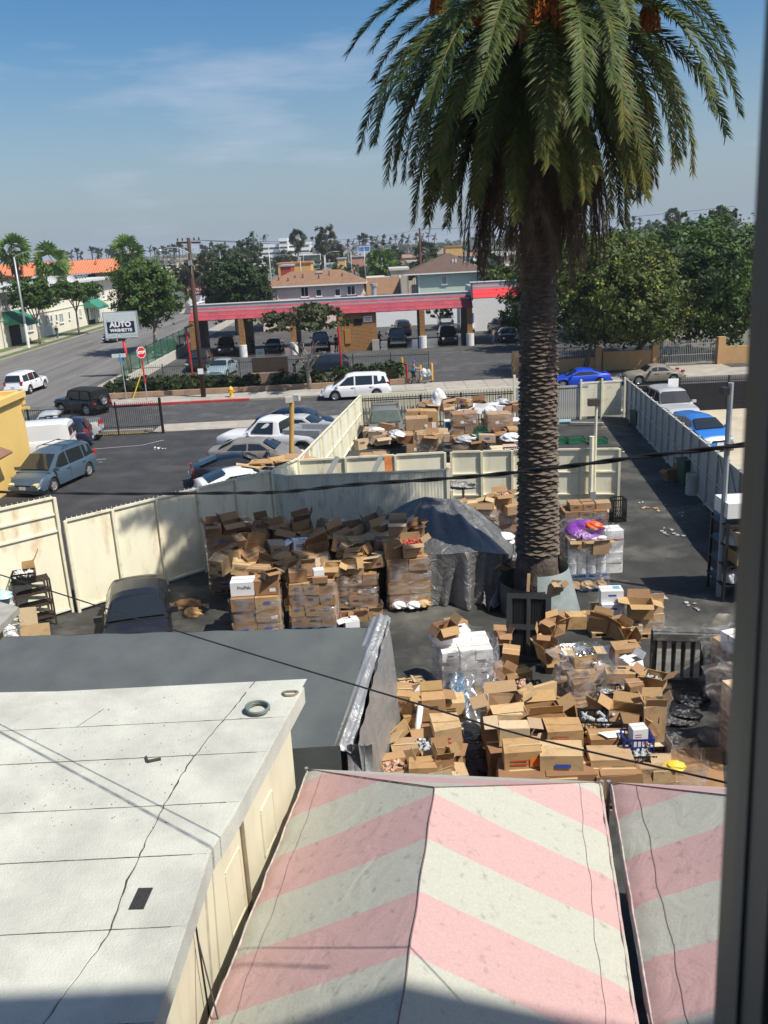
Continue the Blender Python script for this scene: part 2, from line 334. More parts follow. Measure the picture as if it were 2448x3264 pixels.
def blobs_round(r,h,z,k=14,s=.5,seed=0,flat=1.0):
    R=random.Random(seed); B=[]
    for i in range(k):
        a=R.uniform(0,6.283); e=R.uniform(-.75,1.0); c=math.sqrt(max(0,1-e*e)); rr=R.uniform(.45,.68)
        s_=s*R.uniform(.75,1.2)
        B.append((math.cos(a)*c*r*rr,math.sin(a)*c*r*rr,z+e*h*rr*flat,r*s_,r*s_,h*s_*.9))
    B.append((0,0,z,r*.55,r*.55,h*.55)); return B
def branches(mb,base,top,r0,k,spread,seed,depth=2):
    R=random.Random(seed)
    def rec(p,d,l,r,lev):
        q=p+d*l*.5+Vector((R.uniform(-.05,.05)*l,R.uniform(-.05,.05)*l,0)); e=p+d*l
        mb.tube([p,q,e],[r,r*.85,r*.7],7 if lev==0 else 5)
        if lev<depth:
            for i in range(k if lev==0 else 3):
                a=6.283*(i+R.random()*.6)/(k if lev==0 else 3); s_=spread*R.uniform(.7,1.2)
                nd=(d+Vector((math.cos(a)*s_,math.sin(a)*s_,R.uniform(0,.25)))).normalized(); rec(e,nd,l*R.uniform(.55,.8),r*.6,lev+1)
    v=Vector(top)-Vector(base); rec(Vector(base),v.normalized(),v.length,r0,0)
def tree(name,loc,label,blobs,n,size,m,trunk_h,r0,group=None,bark=None,lean=(0,0),k=4,spread=.7,depth=2,cat='tree',seed=1,**kw):
    r=empty(name,loc,label,cat,group); mb=MB(); branches(mb,(0,0,-.1),(lean[0],lean[1],trunk_h),r0,k,spread,seed,depth); mb.build('trunk',bark or m_bark,r,smooth=True)
    crown('crown',blobs,n,size,m,r,**kw); return r
# --- big date palm ---
def frond_mesh(name,e0,e1,length,n,lw,mats,dead=False,seed=0,twist=0.0):
    R=random.Random(seed); mb=MB(); K=26; pts=[Vector((0,0,0))]; dirs=[]
    for i in range(K):
        t=i/(K-1); e=rad(e0+(e1-e0)*(t**.8)); d=Vector((math.cos(e),math.sin(twist*t)*.35,math.sin(e))).normalized(); dirs.append(d); pts.append(pts[-1]+d*length/K)
    mb.tube(pts[:-1:2]+[pts[-1]],[.032*(1-.85*i/13)+.005 for i in range(len(pts[:-1:2])+1)],4,mi=1)
    for i in range(n):
        t=.1+.9*i/n; f=t*K; j=min(int(f),K-1); p=pts[j].lerp(pts[j+1],f-j); d=dirs[j]; side=Vector((0,1,0)); nrm=side.cross(d); nrm=-nrm if nrm.z<0 else nrm
        L_=lw*max(.42,math.sin(math.pi*min(1,(.16+t*.80))))**.6*R.uniform(.85,1.1)
        if t>.93: L_*=.85
        for s_ in (-1,1):
            if dead and R.random()<.15: continue
            ang=rad(R.uniform(33,52) if not dead else R.uniform(12,34)); v=(d*math.cos(ang)+side*s_*math.sin(ang)+nrm*R.uniform(-.16,.42)*(1 if not dead else .5)).normalized()
            q=p+v*L_*.55; g=Vector((0,0,-1))*(.10 if not dead else .25)*L_; e=p+v*L_+g
            w=d*.027 if not dead else d*.028
            o=len(mb.v); mb.v+=[tuple(p-w*.6),tuple(p+w*.6),tuple(q+w),tuple(q-w),tuple(e)]; mb.f+=[(o,o+1,o+2,o+3),(o+3,o+2,o+4)]
            mi=2 if (len(mats)>2 and (t>.55 and R.random()<(t-.45))) else 0
            mb.m+=[mi,mi]
    return mb.mesh(name,mats)
def date_palm():
    base=Vector((4.45,24.0,0)); r=empty('date_palm',base,'tall date palm with drooping feather fronds and scaly trunk standing in the yard','palm tree')
    def rad_at(z):
        pr=[(0,.66),(.8,.68),(1.5,.60),(2.2,.555),(4,.53),(7,.485),(9.6,.45),(11,.5),(12.5,.62),(14.6,.72),(15.6,.5)]
        for (a,x),(b,y) in zip(pr[:-1],pr[1:]):
            if z<=b: return x+(y-x)*(z-a)/(b-a)
        return .4
    m_tr=mat('palm_trunk_bark',(.085,.067,.055),.95,.35,4,bump=.8,bscale=9,stain=(.2,.17,.14),stain_amt=.5,stain_scale=2)
    m_sc=mat('palm_leaf_scar',(.115,.09,.07),.95,.35,6,bump=.5,bscale=20,rnd=.2)
    mb=MB(); mb.grid(80,33,lambda u,v:((rad_at(u*15.6)*(1+.025*math.sin(v*40+u*300)+(.05*math.sin(v*17+u*9) if u<.12 else 0)))*math.cos(v*6.2832),(rad_at(u*15.6)*(1+.02*math.sin(v*31)))*math.sin(v*6.2832),u*15.6))
    mb.build('trunk',m_tr,r,smooth=True)
    # diamond leaf scars: the ones that face the street side are single pieces, the rest one mass
    sc=MB()
    sc.add([(-.155,-.005,0),(0,.0,-.075),(.155,-.005,0),(0,-.005,.06),(-.09,-.05,-.012),(0,-.085,-.035),(.09,-.05,-.012)],[(0,4,5,1),(1,5,6,2),(0,3,4),(4,3,5),(5,3,6),(6,3,2)])
    sme=sc.mesh('leaf_scar',m_sc); rest=MB(); z=1.75; k=0; cnt=0; cands=[]
    while z<13.2:
        nn=11
        for i in range(nn):
            a=6.2832*(i+(k%2)*.5)/nn+random.uniform(-.11,.11); cands.append((a,z+random.uniform(-.04,.04)))
        z+=.108; k+=1
    front=[c for c in cands if math.sin(c[0])<-.12]; front.sort(key=lambda c:c[1]); keep=set(front[:300])
    for a,z in cands:
        rr=rad_at(z); p=Vector((math.cos(a)*rr,math.sin(a)*rr,z)); sfac=random.uniform(.7,1.2); sx=sfac*rr/.52*1.25; dz_=1.0 if z<7 else max(.25,1-(z-7)*.25)
        rot=Matrix.Rotation(a+math.pi/2,4,'Z')@Matrix.Rotation(random.uniform(-.1,.1),4,'X')
        if (a,z) in keep:
            o=link('leaf_scar',sme,r,p); o.rotation_euler=rot.to_euler(); o.scale=(sx,sfac*dz_,sfac*.8)
        else:
            rest.add([p+(rot@Vector((v[0]*sx,v[1]*sfac*dz_,v[2]*sfac*.8))) for v in sc.v],sc.f)
    o=rest.build('leaf_scar_mass',m_sc,r); o['kind']='stuff'
    hub=Vector((0,0,15.7))
    kinds=[]
    def var(nm,e0,e1,Ln,mats,dead=False,lw=.5,n=200): return [frond_mesh(nm,e0+random.uniform(-4,4),e1,Ln*random.uniform(.95,1.05),(n if not dead else 95),lw,mats,dead,seed=s_,twist=random.uniform(-.6,.6)) for s_ in range(3)]
    green=[lf_palm,lf_palmy,lf_palm]; yel=[lf_palm,lf_palmy,lf_palmy]; dead=[lf_palmd,lf_palmd]
    rows=[ (var('f',78,30,5.0,green,lw=.6),8,.25,0), (var('f',60,-15,5.4,green,lw=.62),10,.3,0), (var('f',42,-58,5.6,green,lw=.64),14,.4,0), (var('f',24,-76,5.7,green,lw=.64),20,.45,-.1),
           (var('f',4,-84,5.6,yel,lw=.62),20,.5,-.2), (var('f',-18,-87,5.4,yel,lw=.6),22,.5,-.4), (var('f',-42,-89,5.1,yel,lw=.52),18,.5,-.6),
           (var('f',-55,-90,4.8,dead,True,.5,95),38,.5,-1.1),(var('f',-66,-90,4.7,dead,True,.5,90),42,.6,-1.7)]
    for vs,n,r0,dz in rows:
        for i in range(n):
            a=6.2832*(i+random.uniform(-.3,.3))/n+dz*3; o=link('frond',random.choice(vs),r,hub+Vector((math.cos(a)*r0,math.sin(a)*r0,dz+random.uniform(-.15,.15))))
            o.rotation_euler=(random.uniform(-.25,.25),random.uniform(-.07,.07),a); sc_=random.uniform(.84,.99); o.scale=(sc_,sc_,sc_)
    # orange date clusters and dried flower stalks among the frond bases
    m_or=mat('orange_date_fruit',(.50,.15,.02),.6,.3,20); m_st=mat('dried_flower_stalk',(.36,.31,.25),.9,.2,9)
    def cluster(nm,mm,ns,ln,berry):
        mb=MB()
        for i in range(ns):
            a=random.uniform(0,6.28); s_=random.uniform(.05,.34); L_=ln*random.uniform(.6,1)
            pts=[Vector((0,0,0)),Vector((math.cos(a)*s_*.7,math.sin(a)*s_*.7,-.1)),Vector((math.cos(a)*s_,math.sin(a)*s_,-L_*.55)),Vector((math.cos(a)*s_*1.1,math.sin(a)*s_*1.1,-L_))]
            mb.tube(pts,.012,3,cap=False)
            if berry:
                for j in range(16):
                    t=random.uniform(.15,1); p=pts[1].lerp(pts[3],t)+Vector((random.uniform(-.03,.03),random.uniform(-.03,.03),0)); mb.box(p,(.042,.042,.055),rz=random.random())
        return mb.mesh(nm,mm)
    fc=cluster('fruit_cluster',m_or,46,.95,True); fs=cluster('flower_stalk',m_st,46,1.5,False)
    for (qx,qy,yy,me,s_) in ((1700,20,22.2,fc,1.1),(1780,30,22.0,fc,1.1),(1580,25,22.3,fc,.9),(1745,-10,22.6,fc,1.0),(1640,-25,22.7,fc,.8),(1520,20,22.9,fc,.8),(2070,40,23.0,fc,.75),(1760,-60,22.4,fc,.9),(1400,0,23.2,fc,.7),(1650,-25,22.3,fs,.95),(1930,60,22.5,fs,1.0)):
        p=Q(qx,qy,yy)-base+Vector((0,0,.25)); o=link(me.name,me,r,p); o.scale=(s_,s_,s_)
    return r
date_palm()
# --- street and garden trees ---
tree('street_tree',P(502,1122)+Vector((0,0,.1)),'large round green street tree on the corner beyond the car wash sign',blobs_round(5.3,3.9,6.2,22,.5,3),15000,.2,lf_mid,2.6,.26,k=4,spread=.55,bark=m_barkp,seed=4)
tree('street_tree',P(127,1100)+Vector((0,0,.1)),'tree nearest the left lamp post before the cream apartments',blobs_round(3.2,2.4,6.3,14,.52,5),8000,.19,lf_mid,3.0,.17,k=4,spread=.5,bark=m_barkp,seed=6)
tree('street_tree',P(254,1070)+Vector((0,0,.1)),'flat topped tree between the two green awnings',blobs_round(3.8,2.2,6.6,14,.5,9),8000,.20,lf_mid,3.3,.17,k=4,spread=.7,bark=m_barkp,seed=11)
tree('broadleaf_tree',Vector((-18.4,119,0)),'dense dark green tree left of the pink house',blobs_round(5.2,4.6,5.8,24,.5,12),16000,.24,lf_dark,3,.3,seed=13)
tree('broadleaf_tree',Vector((-11.6,131,0)),'slim dark tree tucked against the pink house corner',blobs_round(2.2,3.6,4.2,10,.5,14),3000,.26,lf_mid,2,.2,seed=15)
tree('magnolia_tree',P(985,1245)+Vector((0,0,.1)),'sparse olive leaved street tree with forked pale trunk',[(b[0],b[1],b[2],b[3],b[4],b[5]*.8) for b in blobs_round(4.3,1.6,5.5,17,.36,21)],4300,.15,lf_mag,1.5,.2,k=3,spread=.75,depth=3,bark=m_barkp,seed=22,shell=.3)
tree('ficus_tree',P(1868,1188)+Vector((0,.6,0)),'big round clipped ficus with painted sunlit yellow tips beside the palm trunk',[(b[0]+2.5,b[1],b[2],b[3],b[4],b[5]) for b in blobs_round(6.1,5.0,5.7,34,.5,31)],46000,.165,lf_ficus,2.2,.22,k=4,spread=.6,lean=(.5,0),bark=m_bark,seed=33)
tree('broadleaf_tree',Vector((27.6,77,0)),'tall bushy tree at the right edge behind the gate',[(b[0]+1,b[1],b[2],b[3],b[4],b[5]) for b in blobs_round(6.6,5.6,5.9,30,.5,41)],34000,.2,lf_mid,3,.3,seed=42,lean=(-.5,0))
tree('leaning_tree',Vector((20.8,72.6,0)),'dark tree with a thick leaning trunk behind the orange wall',[(b[0]+4.5,b[1]+1,b[2],b[3],b[4],b[5]) for b in blobs_round(5.6,3.6,6.8,20,.5,44)],13000,.2,lf_dark,3.2,.28,lean=(2.6,.3),k=3,spread=.8,seed=45)
tree('broadleaf_tree',Vector((24.2,96,0)),'feathery bright green tree crown behind the round ficus',blobs_round(10,4.6,6.6,26,.45,51),18000,.26,lf_mid,4,.35,seed=52)
tree('broadleaf_tree',Vector((15.2,87,0)),'dark tree at the right end of the car wash',blobs_round(3.2,3.5,3.6,16,.5,54),9000,.18,lf_dark,1.8,.2,seed=55)
tree('broadleaf_tree',Vector((17.2,120,0)),'light green tree behind the annex of the car wash',blobs_round(3.6,2.4,5.4,12,.45,56),4200,.24,lf_ficus,2.5,.2,seed=57)
tree('broadleaf_tree',Vector((8.3,112,0)),'small tree in the back lot of the car wash',blobs_round(1.8,1.4,2.6,8,.5,58),1500,.15,lf_dark,1.2,.12,seed=59)
tree('eucalyptus_tree',Vector((-63,142,0)),'tall grey green tree at the left edge behind the orange roof',blobs_round(6.5,6.0,9.0,18,.42,61),8000,.26,lf_grey,4,.3,seed=62)
tree('broadleaf_tree',Vector((-62,128,0)),'rusty green low tree below the orange roof at left',blobs_round(6,2.2,6.9,12,.45,63),4000,.24,leafmat('leaf_rusty',(.075,.06,.025)),3,.3,seed=64)
tree('broadleaf_tree',Vector((-32.5,170,0)),'brownish tree behind the big street tree',blobs_round(5,4.0,6.5,12,.45,65),3500,.3,lf_grey,3,.3,seed=66)
for i,(x,y,qx,r_,h_,lab) in enumerate(((780,830,260,11,9.5,'dark rounded tree left of the white hospital'),(1045,790,290,10,8.5,'dark rounded tree right of the lone tall palm'),(1230,822,280,9,5,'spreading green tree right of the billboard'),(900,835,330,12,5,'green tree below the white hospital'),(700,845,250,12,5,'hazy green tree behind the utility pole'),(1380,850,170,8,3.2,'bushy green tree left of the brown roofed house'),(1560,850,165,6,3.0,'green tree behind the satellite dishes'),(2290,735,170,6,5,'tall ragged tree on the right skyline'),(2160,760,180,7,5.5,'olive tree on the right skyline'))):
    p=Q(x,y,qx); tree('skyline_tree',(p.x,qx,0),lab,blobs_round(r_*.62,h_,max(p.z,3),12,.5,70+i),2200,.55,lf_far if i!=1 else lf_grey,3,.4,seed=80+i,group='trees on the skyline')
# --- hedges ---
def hedge(x0,x1,y0,y1,h,label,n=4500):
    r=empty('hedge',((x0+x1)/2,(y0+y1)/2,.1),label,'hedge'); w=(x1-x0)/2; d=(y1-y0)/2; B=[]
    k=max(3,int(w*2/1.2))
    for i in range(k):
        for j in range(2): B.append((-w+.5+(2*w-1)*i/(k-1)+random.uniform(-.15,.15),(-d/2 if j==0 else d/2),h*.5+random.uniform(-.08,.08),.95,max(d*.65,.5),h*.55))
    crown('foliage',B,n,.10,lf_hedge,r,shell=.75)
    mb=MB(); mb.box((0,0,h*.4),(w*1.9,d*1.2,h*.7)); mb.build('twig_core',mat('hedge_core',(.02,.025,.01),.95,.3,5),r); return r
hedge(-21.2,-14.2,69.2,71.6,1.25,'clipped hedge around the corner below the sign',8500)
hedge(-14.0,-9.6,69.2,70.6,1.1,'hedge behind the yellow hydrant',4500)
hedge(-8.0,-4.2,69.4,70.8,1.0,'hedge left of the magnolia trunk',4000)
hedge(-3.4,1.9,70.6,72.2,1.25,'tall clipped hedge behind the white minivan',5200)
# low planter wall
pw=empty('planter_wall',(0,0,0),'low tan kerb wall along the foot of the hedges','wall')
m_tan=mat('tan_block',(.42,.27,.17),.9,.15,2,rnd=.08); bl=MB(); bl.box((0,0,0),(1.18,.24,.36)); bm=bl.mesh('block',m_tan)
for i in range(20): link('block',bm,pw,(-20.6+i*1.2,68.4,.27))
# --- far fan palms ---
lf_fan=leafmat('fan_palm_leaf',(.10,.18,.04))
def fan_palm_mesh(seed,h,cr,skirt=True,detail=52):
    R=random.Random(seed); c=MB(); t=MB()
    t.tube([(0,0,0),(R.uniform(-.2,.2),0,h*.5),(R.uniform(-.4,.4),0,h)],[.32,.24,.22],7)
    tx=t.v[-4][0]
    for i in range(detail):
        a=R.uniform(0,6.283); e=R.uniform(-1.0,1.3); l=cr*R.uniform(.75,1.05); d=Vector((math.cos(a)*math.cos(e),math.sin(a)*math.cos(e),math.sin(e))); o=Vector((tx,0,h)); p=o+d*l*.55
        s_=(Matrix.Rotation(R.uniform(-1.4,1.4),3,d)@d.cross(Vector((0,0,1))).normalized()); nrm=s_.cross(d)
        for k in range(7):
            b=(k-3)/3*1.15; v=(d*math.cos(b)+s_*math.sin(b)).normalized(); q=p+v*l*.68+Vector((0,0,-.16*l)); w=v.cross(nrm)*.15*l*.5
            c.add([p,p+v*l*.3-w,q,p+v*l*.3+w],[(0,1,2,3)])
    sk=MB()
    if skirt:
        for i in range(120):
            a=R.uniform(0,6.283); z=h-R.uniform(.2,cr*1.3); r=.3+R.uniform(0,.45*cr)*.7; p=Vector((tx+math.cos(a)*r,math.sin(a)*r,z)); w=Vector((-math.sin(a),math.cos(a),0))*.22
            sk.add([p-w,p+w,p+w*.5+Vector((0,0,-R.uniform(.6,1.3))),p-w*.5+Vector((0,0,-R.uniform(.6,1.3)))],[(0,1,2,3)])
    return c,t,sk
def fan_palm(x,y,Y,h,cr,label,skirt=True,group=None,seed=1,detail=52):
    p=Q(x,y,Y); r=empty('fan_palm',(p.x,Y,0),label,'palm tree',group); c,t,sk=fan_palm_mesh(seed,max(p.z,h),cr,skirt,detail)
    t.build('trunk',m_barkp,r,smooth=True); c.build('crown',lf_fan if Y<200 else lf_far,r)
    if skirt: sk.build('dead_skirt',lf_palmd,r)
    return r
fan_palm(155,832,150,8,3.2,'bushy fan palm between the two orange roofs',seed=2)
fan_palm(407,800,172,10,3.2,'fan palm rising behind the big street tree',seed=3)
fan_palm(48,795,172,10,3.2,'fan palm behind the eucalyptus at the left edge',seed=4)
fan_palm(945,758,255,12,2.6,'lone tall fan palm in front of the white hospital',seed=5)
fan_palm(1215,845,190,6,3.6,'drooping palm near the far road',seed=6)
fan_palm(1352,805,230,8,3.2,'palm beside the distant wooden pole',seed=8)
fan_palm(2148,690,260,14,2.6,'palm poking above the right hand trees',seed=9)
# shared meshes for the little skyline palms
sp=[]
for s_ in range(4):
    R=random.Random(s_+20); c=MB()
    for i in range(16):
        a=R.uniform(0,6.283); e=R.uniform(-.9,1.2); d=Vector((math.cos(a)*math.cos(e),math.sin(a)*math.cos(e),math.sin(e)*1.1)); w=d.cross(Vector((0,0,1))).normalized()*.9
        c.add([(0,0,0),d*2-w,d*3.0,d*2+w],[(0,1,2,3)])
    t=MB(); t.tube([(0,0,-14),(0,0,0)],[.35,.28],4); sp.append((c.mesh('crown',lf_far),t.mesh('trunk',m_barkp)))
far_x=[193,208,214,227,245,256,292,309,315,321,339,345,352,358,368,450,478,492,500,505,520,530,541,552,556,560,570,580,593,600,645,655,668,680,693,700,712,1065,1107,1125,1145,1160,1165,1186,1201,1220,1242,1260,1280,1300,1325,1345,1365,1385,2020,2040,2065,2190,2210,2235]
for i,x in enumerate(far_x):
    Y=random.choice((420,520,640,760)); yh=(845-.05*x) if x<1500 else 742; yy=yh-random.uniform(8,24)-(6 if x<1500 else 14); p=Q(x,yy,Y); s_=random.uniform(.8,1.15)*(Y/520)**.3
    r=empty('skyline_palm',(p.x,Y,p.z),'slender distant palm %s'%('above the orange roof' if x<330 else 'left of the utility pole' if x<600 else 'between utility pole and hospital' if x<800 else 'on the skyline above the pink house' if x<1230 else 'on the skyline near the distant wooden pole' if x<1500 else 'on the right hand hills'),'palm tree','distant palms on the skyline')
    c,t=random.choice(sp); o=link('crown',c,r); o.scale=(s_,s_,s_); o=link('trunk',t,r)
# --- far city: small houses, woods, hills ---
m_fw=[mat('far_wall_%d'%i,c,.9,.06,.2) for i,c in enumerate(((.6,.58,.52),(.5,.42,.33),(.62,.62,.6),(.45,.33,.25),(.38,.42,.42)))]
m_fr=[mat('far_roof_%d'%i,c,.9,.1,.2) for i,c in enumerate(((.2,.15,.12),(.3,.17,.11),(.33,.32,.3),(.12,.12,.13)))]
hb=MB(); hb.box((0,0,.5),(1,1,1)); hr_=MB(); hr_.add([(-.53,-.53,0),(.53,-.53,0),(.53,.53,0),(-.53,.53,0),(-.3,0,.5),(.3,0,.5)],[(0,1,5,4),(1,2,5),(2,3,4,5),(3,0,4)])
fwm=[hb.mesh('wall',m) for m in m_fw]; frm=[hr_.mesh('roof',m) for m in m_fr]
wnb=MB()
for xx in (-.3,.0,.3):wnb.box((xx,-.503,.55),(.12,.01,.3))
fwi=wnb.mesh('window',m_dark)
for i in range(150):
    Y=random.choice((210,260,320,400,520,700,950,1300))*random.uniform(.9,1.1); x=random.uniform(-40,2300)
    p=Q(x,900,Y); X=p.x
    if Y<230 and -50<X<-15: continue
    if -46<X<-12 and Y<500: X-=45
    if 8<X<30 and Y<330: X+=24
    w=random.uniform(9,18)*(1 if Y<500 else 1.6); d=random.uniform(8,14); h=random.choice((3,3.2,5.8,6))*(1 if Y<500 else 1.3)
    a_,b_=random.randrange(5),random.randrange(4); side='left part' if x<760 else 'middle' if x<1560 else 'right part'
    r=empty('distant_house',(X,Y,0),'small %s house with %s roof in the hazy city, %s'%(('off white','tan','white','brown walled','blue grey')[a_],('dark brown','reddish','pale grey','black')[b_],side),'house','distant houses of the hazy city',rz=random.uniform(-.3,.3))
    o=link('wall',fwm[a_],r); o.scale=(w,d,h); o=link('roof',frm[b_],r,(0,0,h)); o.scale=(w,d,random.uniform(.5,3)); 
    if Y<450: o=link('window',fwi,r); o.scale=(w,d,h)
# woods between the houses: one mass
B=[]
for i in range(900):
    Y=random.choice((190,240,300,380,500,650,850,1150,1600,2000))*random.uniform(.88,1.12); x=random.uniform(-150,2500); X=Q(x,900,Y).x
    if -47<X<-16 and Y<300: continue
    if 6<X<34 and Y<480: continue
    if X>-16 and X<6 and Y<190: continue
    s_=random.uniform(3,6.5)*(1 if Y<600 else 1.7); B.append((X,Y,s_*.55,s_*1.2,s_*1.2,s_*.8))
V=leaf_cloud(B,62000,.95,shell=.5); o=link('far_woods',nmesh('far_woods',V,np.arange(len(V)).reshape(-1,4),lf_far)); tag(o,kind='stuff')
B=[]
for i in range(170):
    X=random.uniform(-1,1); Y=random.uniform(1500,2300); B.append((X*Y*.6,Y,6,30,30,9))
V=leaf_cloud(B,9000,4.2,shell=.5); o=link('far_treeline',nmesh('far_treeline',V,np.arange(len(V)).reshape(-1,4),lf_far)); tag(o,kind='stuff')
b=MB()
def hill(u,v):
    X=-1500+u*4000; Y=2300+v*900; r_=math.sin(u*9)*.3+math.sin(u*23+1)*.2+math.sin(u*51)*.08; h=(5+7*(.5+r_)+ (14 if X>600 else 0)*min(1,max(0,(X-600)/500)))*math.sin(v*math.pi)**.6
    return (X,Y,max(-1,h+6*math.sin(v*3.14)))
b.grid(120,8,hill); tag(b.build('hills',mat('hill_scrub',(.09,.10,.06),.95,.3,.01,coord='World'),smooth=True),kind='structure')
b=MB(); b.grid(40,6,lambda u,v:(60+u*420,330+v*260,15*math.sin(v*3.14)*math.sin(min(1,u*1.3)*2.6)**.5*(.8+.2*math.sin(u*12)))); tag(b.build('wooded_hill',mat('wooded_hill_ground',(.06,.075,.035),.95,.4,.05,coord='World'),smooth=True),kind='structure')
B=[(60+random.random()*420,335+random.random()*200,random.uniform(6,13),9,9,5) for i in range(120)]
V=leaf_cloud(B,14000,1.0,shell=.5); o=link('hillside_woods',nmesh('hillside_woods',V,np.arange(len(V)).reshape(-1,4),lf_far)); tag(o,kind='stuff')
# ---------- buildings ----------
def window(parent,c,w,h,face='S',frame=m_white,glass=None,mull=1,name='window',deep=.06):
    """window part with frame; pane as sub-part. face S = looks to -Y, E = looks to +X"""
    f=MB(); t=.09
    f.box((0,0,h/2-t/2),(w,deep*2,t)); f.box((0,0,-h/2+t/2),(w,deep*2,t)); f.box((-w/2+t/2,0,0),(t,deep*2,h-2*t)); f.box((w/2-t/2,0,0),(t,deep*2,h-2*t))
    for i in range(mull): f.box((-w/2+w*(i+1)/(mull+1),0,0),(t*.7,deep*1.6,h-2*t))
    f.box((0,-deep*1.3,-h/2-.05),(w+.12,deep*1.6,.08))
    o=f.build(name,frame,parent,loc=c,rz=0 if face=='S' else math.pi/2)
    g=MB(); g.box((0,.0,0),(w-2*t,.02,h-2*t)); g.build('pane',glass or m_hglass,o); return o
m_hglass=mat('house_window_glass',(.05,.055,.06),.1,.3,2,spec=.8)
m_curtain=mat('curtained_glass',(.30,.33,.33),.3,.15,6)
m_stuc=mat('cream_stucco',(.78,.74,.62),.9,.05,1,stain=(.5,.45,.35),stain_amt=.35,stain_scale=.5,bump=.1,bscale=30)
m_pink=mat('pink_stucco',(.82,.62,.55),.9,.05,1,stain=(.55,.38,.33),stain_amt=.3,stain_scale=.7,bump=.1,bscale=25)
m_green=mat('pale_green_stucco',(.50,.60,.50),.9,.05,1,bump=.1,bscale=25)
m_brick=None
def brickmat(name,c1,c2,mort,sc):
    M=bpy.data.materials.new(name); M.use_nodes=True; t=M.node_tree; n=t.nodes; l=t.links; b=n['Principled BSDF']; b.inputs['Roughness'].default_value=.85
    c=n.new('ShaderNodeTexCoord'); q=n.new('ShaderNodeMapping'); q.inputs['Rotation'].default_value=(math.pi/2,0,0)
    k=n.new('ShaderNodeTexBrick'); k.inputs['Color1'].default_value=(*c1,1); k.inputs['Color2'].default_value=(*c2,1); k.inputs['Mortar'].default_value=(*mort,1); k.inputs['Scale'].default_value=1; k.inputs['Brick Width'].default_value=sc[0]; k.inputs['Row Height'].default_value=sc[1]; k.inputs['Mortar Size'].default_value=.025
    l.new(c.outputs['Object'],q.inputs[0]); l.new(q.outputs[0],k.inputs[0]); l.new(k.outputs[0],b.inputs['Base Color'])
    bp=n.new('ShaderNodeBump'); bp.inputs['Strength'].default_value=.6; bp.inputs['Distance'].default_value=.03; bp.invert=True; l.new(k.outputs['Fac'],bp.inputs['Height']); l.new(bp.outputs[0],b.inputs['Normal']); return M
m_brick=brickmat('golden_brick',(.40,.21,.065),(.33,.165,.05),(.15,.08,.035),(.5,.14))
m_red_sh=mat('red_shingle',(.30,.04,.06),.75,.1,2,rnd=.16,stain=(.38,.09,.12),stain_amt=.6,stain_scale=.8)
m_red_sh2=mat('fresh_red_shingle',(.62,.03,.035),.7,.08,2,rnd=.08)
m_gpar=mat('grey_parapet',(.33,.36,.38),.8,.1,1)
m_baywall=mat('dark_bay_wall',(.085,.07,.055),.85,.3,1.2)  # even dark brown for the partition walls of the bays
# car wash
cw=empty('car_wash',(0,94,0),'long drive through car wash with golden brick piers and red shingled fascia','building')
X0,X1=-19.4,10.2
b=MB(); b.box(((X0+X1)/2,4.0,4.45),(X1-X0-.1,7.8,.9)); b.build('roof',m_gpar,cw)
b=MB(); b.box(((X0+X1)/2,.72,5.2),(X1-X0,.16,.5)); b.box((X0+.1,4.4,5.2),(.16,7.2,.5)); b.build('parapet',m_gpar,cw)
b=MB(); b.box(((X0+X1)/2,.72,5.49),(X1-X0+.1,.3,.09)); b.box((X0+.1,4.4,5.49),(.3,7.0,.09)); b.build('white_coping',m_white,cw)
b=MB(); b.add([(X0,-.95,3.9),(X1+.2,-.95,3.9),(X1-.1,.6,5.02),(X0+.3,.6,5.02),(X0,.6,3.9),(X1+.2,.6,3.9)],[(0,1,2,3),(0,4,5,1),(0,3,4),(1,5,2),(3,2,5,4)]); b.build('fascia',mat('dark_red_board',(.2,.02,.03),.8,.1,2),cw)
sl=math.atan2(1.12,1.55); ln=math.hypot(1.12,1.55)/3
sh=MB(); sh.box((0,0,0),(1.0,ln*1.06,.05)); shm=sh.mesh('shingle',m_red_sh)
def shingles(par,x0,x1,ybase,zbase,me,rows=3,jit=.04):
    n=int((x1-x0)/1.02)
    for r_ in range(rows):
        for i in range(n+1):
            x=x0+.5+i*(x1-x0-1)/n+(r_%2)*.0; o=link('shingle',me,par,(x+random.uniform(-.01,.01),ybase+math.cos(sl)*ln*(r_+.5)-.04,zbase+math.sin(sl)*ln*(r_+.5)+.05-.0*r_)); o.rotation_euler=(sl-.035+random.uniform(-.012,.012),0,0)
shingles(cw,X0,X1+.15,-.95,3.9,shm)
bw=mat('white_guard_paint',(.7,.7,.68),.6,.08,3)
for x in (-19.15,-14.0,-8.6,-3.6,5.0,10.0):
    b=MB(); b.box((x,-.75,1.95),(.55,.6,3.9)); b.build('brick_pier',m_brick,cw)
    if x not in (-19.15,-3.6): b=MB(); b.cyl((x,-1.0,.62),.42,1.25,14); b.build('pier_guard',bw,cw,smooth=True,sharp=50) if False else b.build('pier_guard',bw,cw)
for x in (-19.15,-14.0,-8.6,5.0,10.0):
    b=MB(); b.box((x,3.6,1.95),(.25,8.0,3.9)); b.build('partition_wall',m_baywall,cw)
b=MB(); b.box((-1.75,3.0,1.95),(3.9,7.2,3.9)); b.build('office_block',m_brick,cw)
b=MB(); b.box((-1.75,-.615,3.0),(.9,.03,.6)); 
for i in range(5): b.box((-1.75,-.65,2.78+i*.11),(.84,.05,.03))
b.build('louvre_vent',m_dark,cw)
b=MB(); b.box((-2.9,-.66,1.55),(.6,.12,1.5)); b.box((-3.1,-.66,3.3),(.35,.12,.35)); b.build('utility_box',mat('ochre_metal',(.36,.18,.05),.6,.1,3),cw)
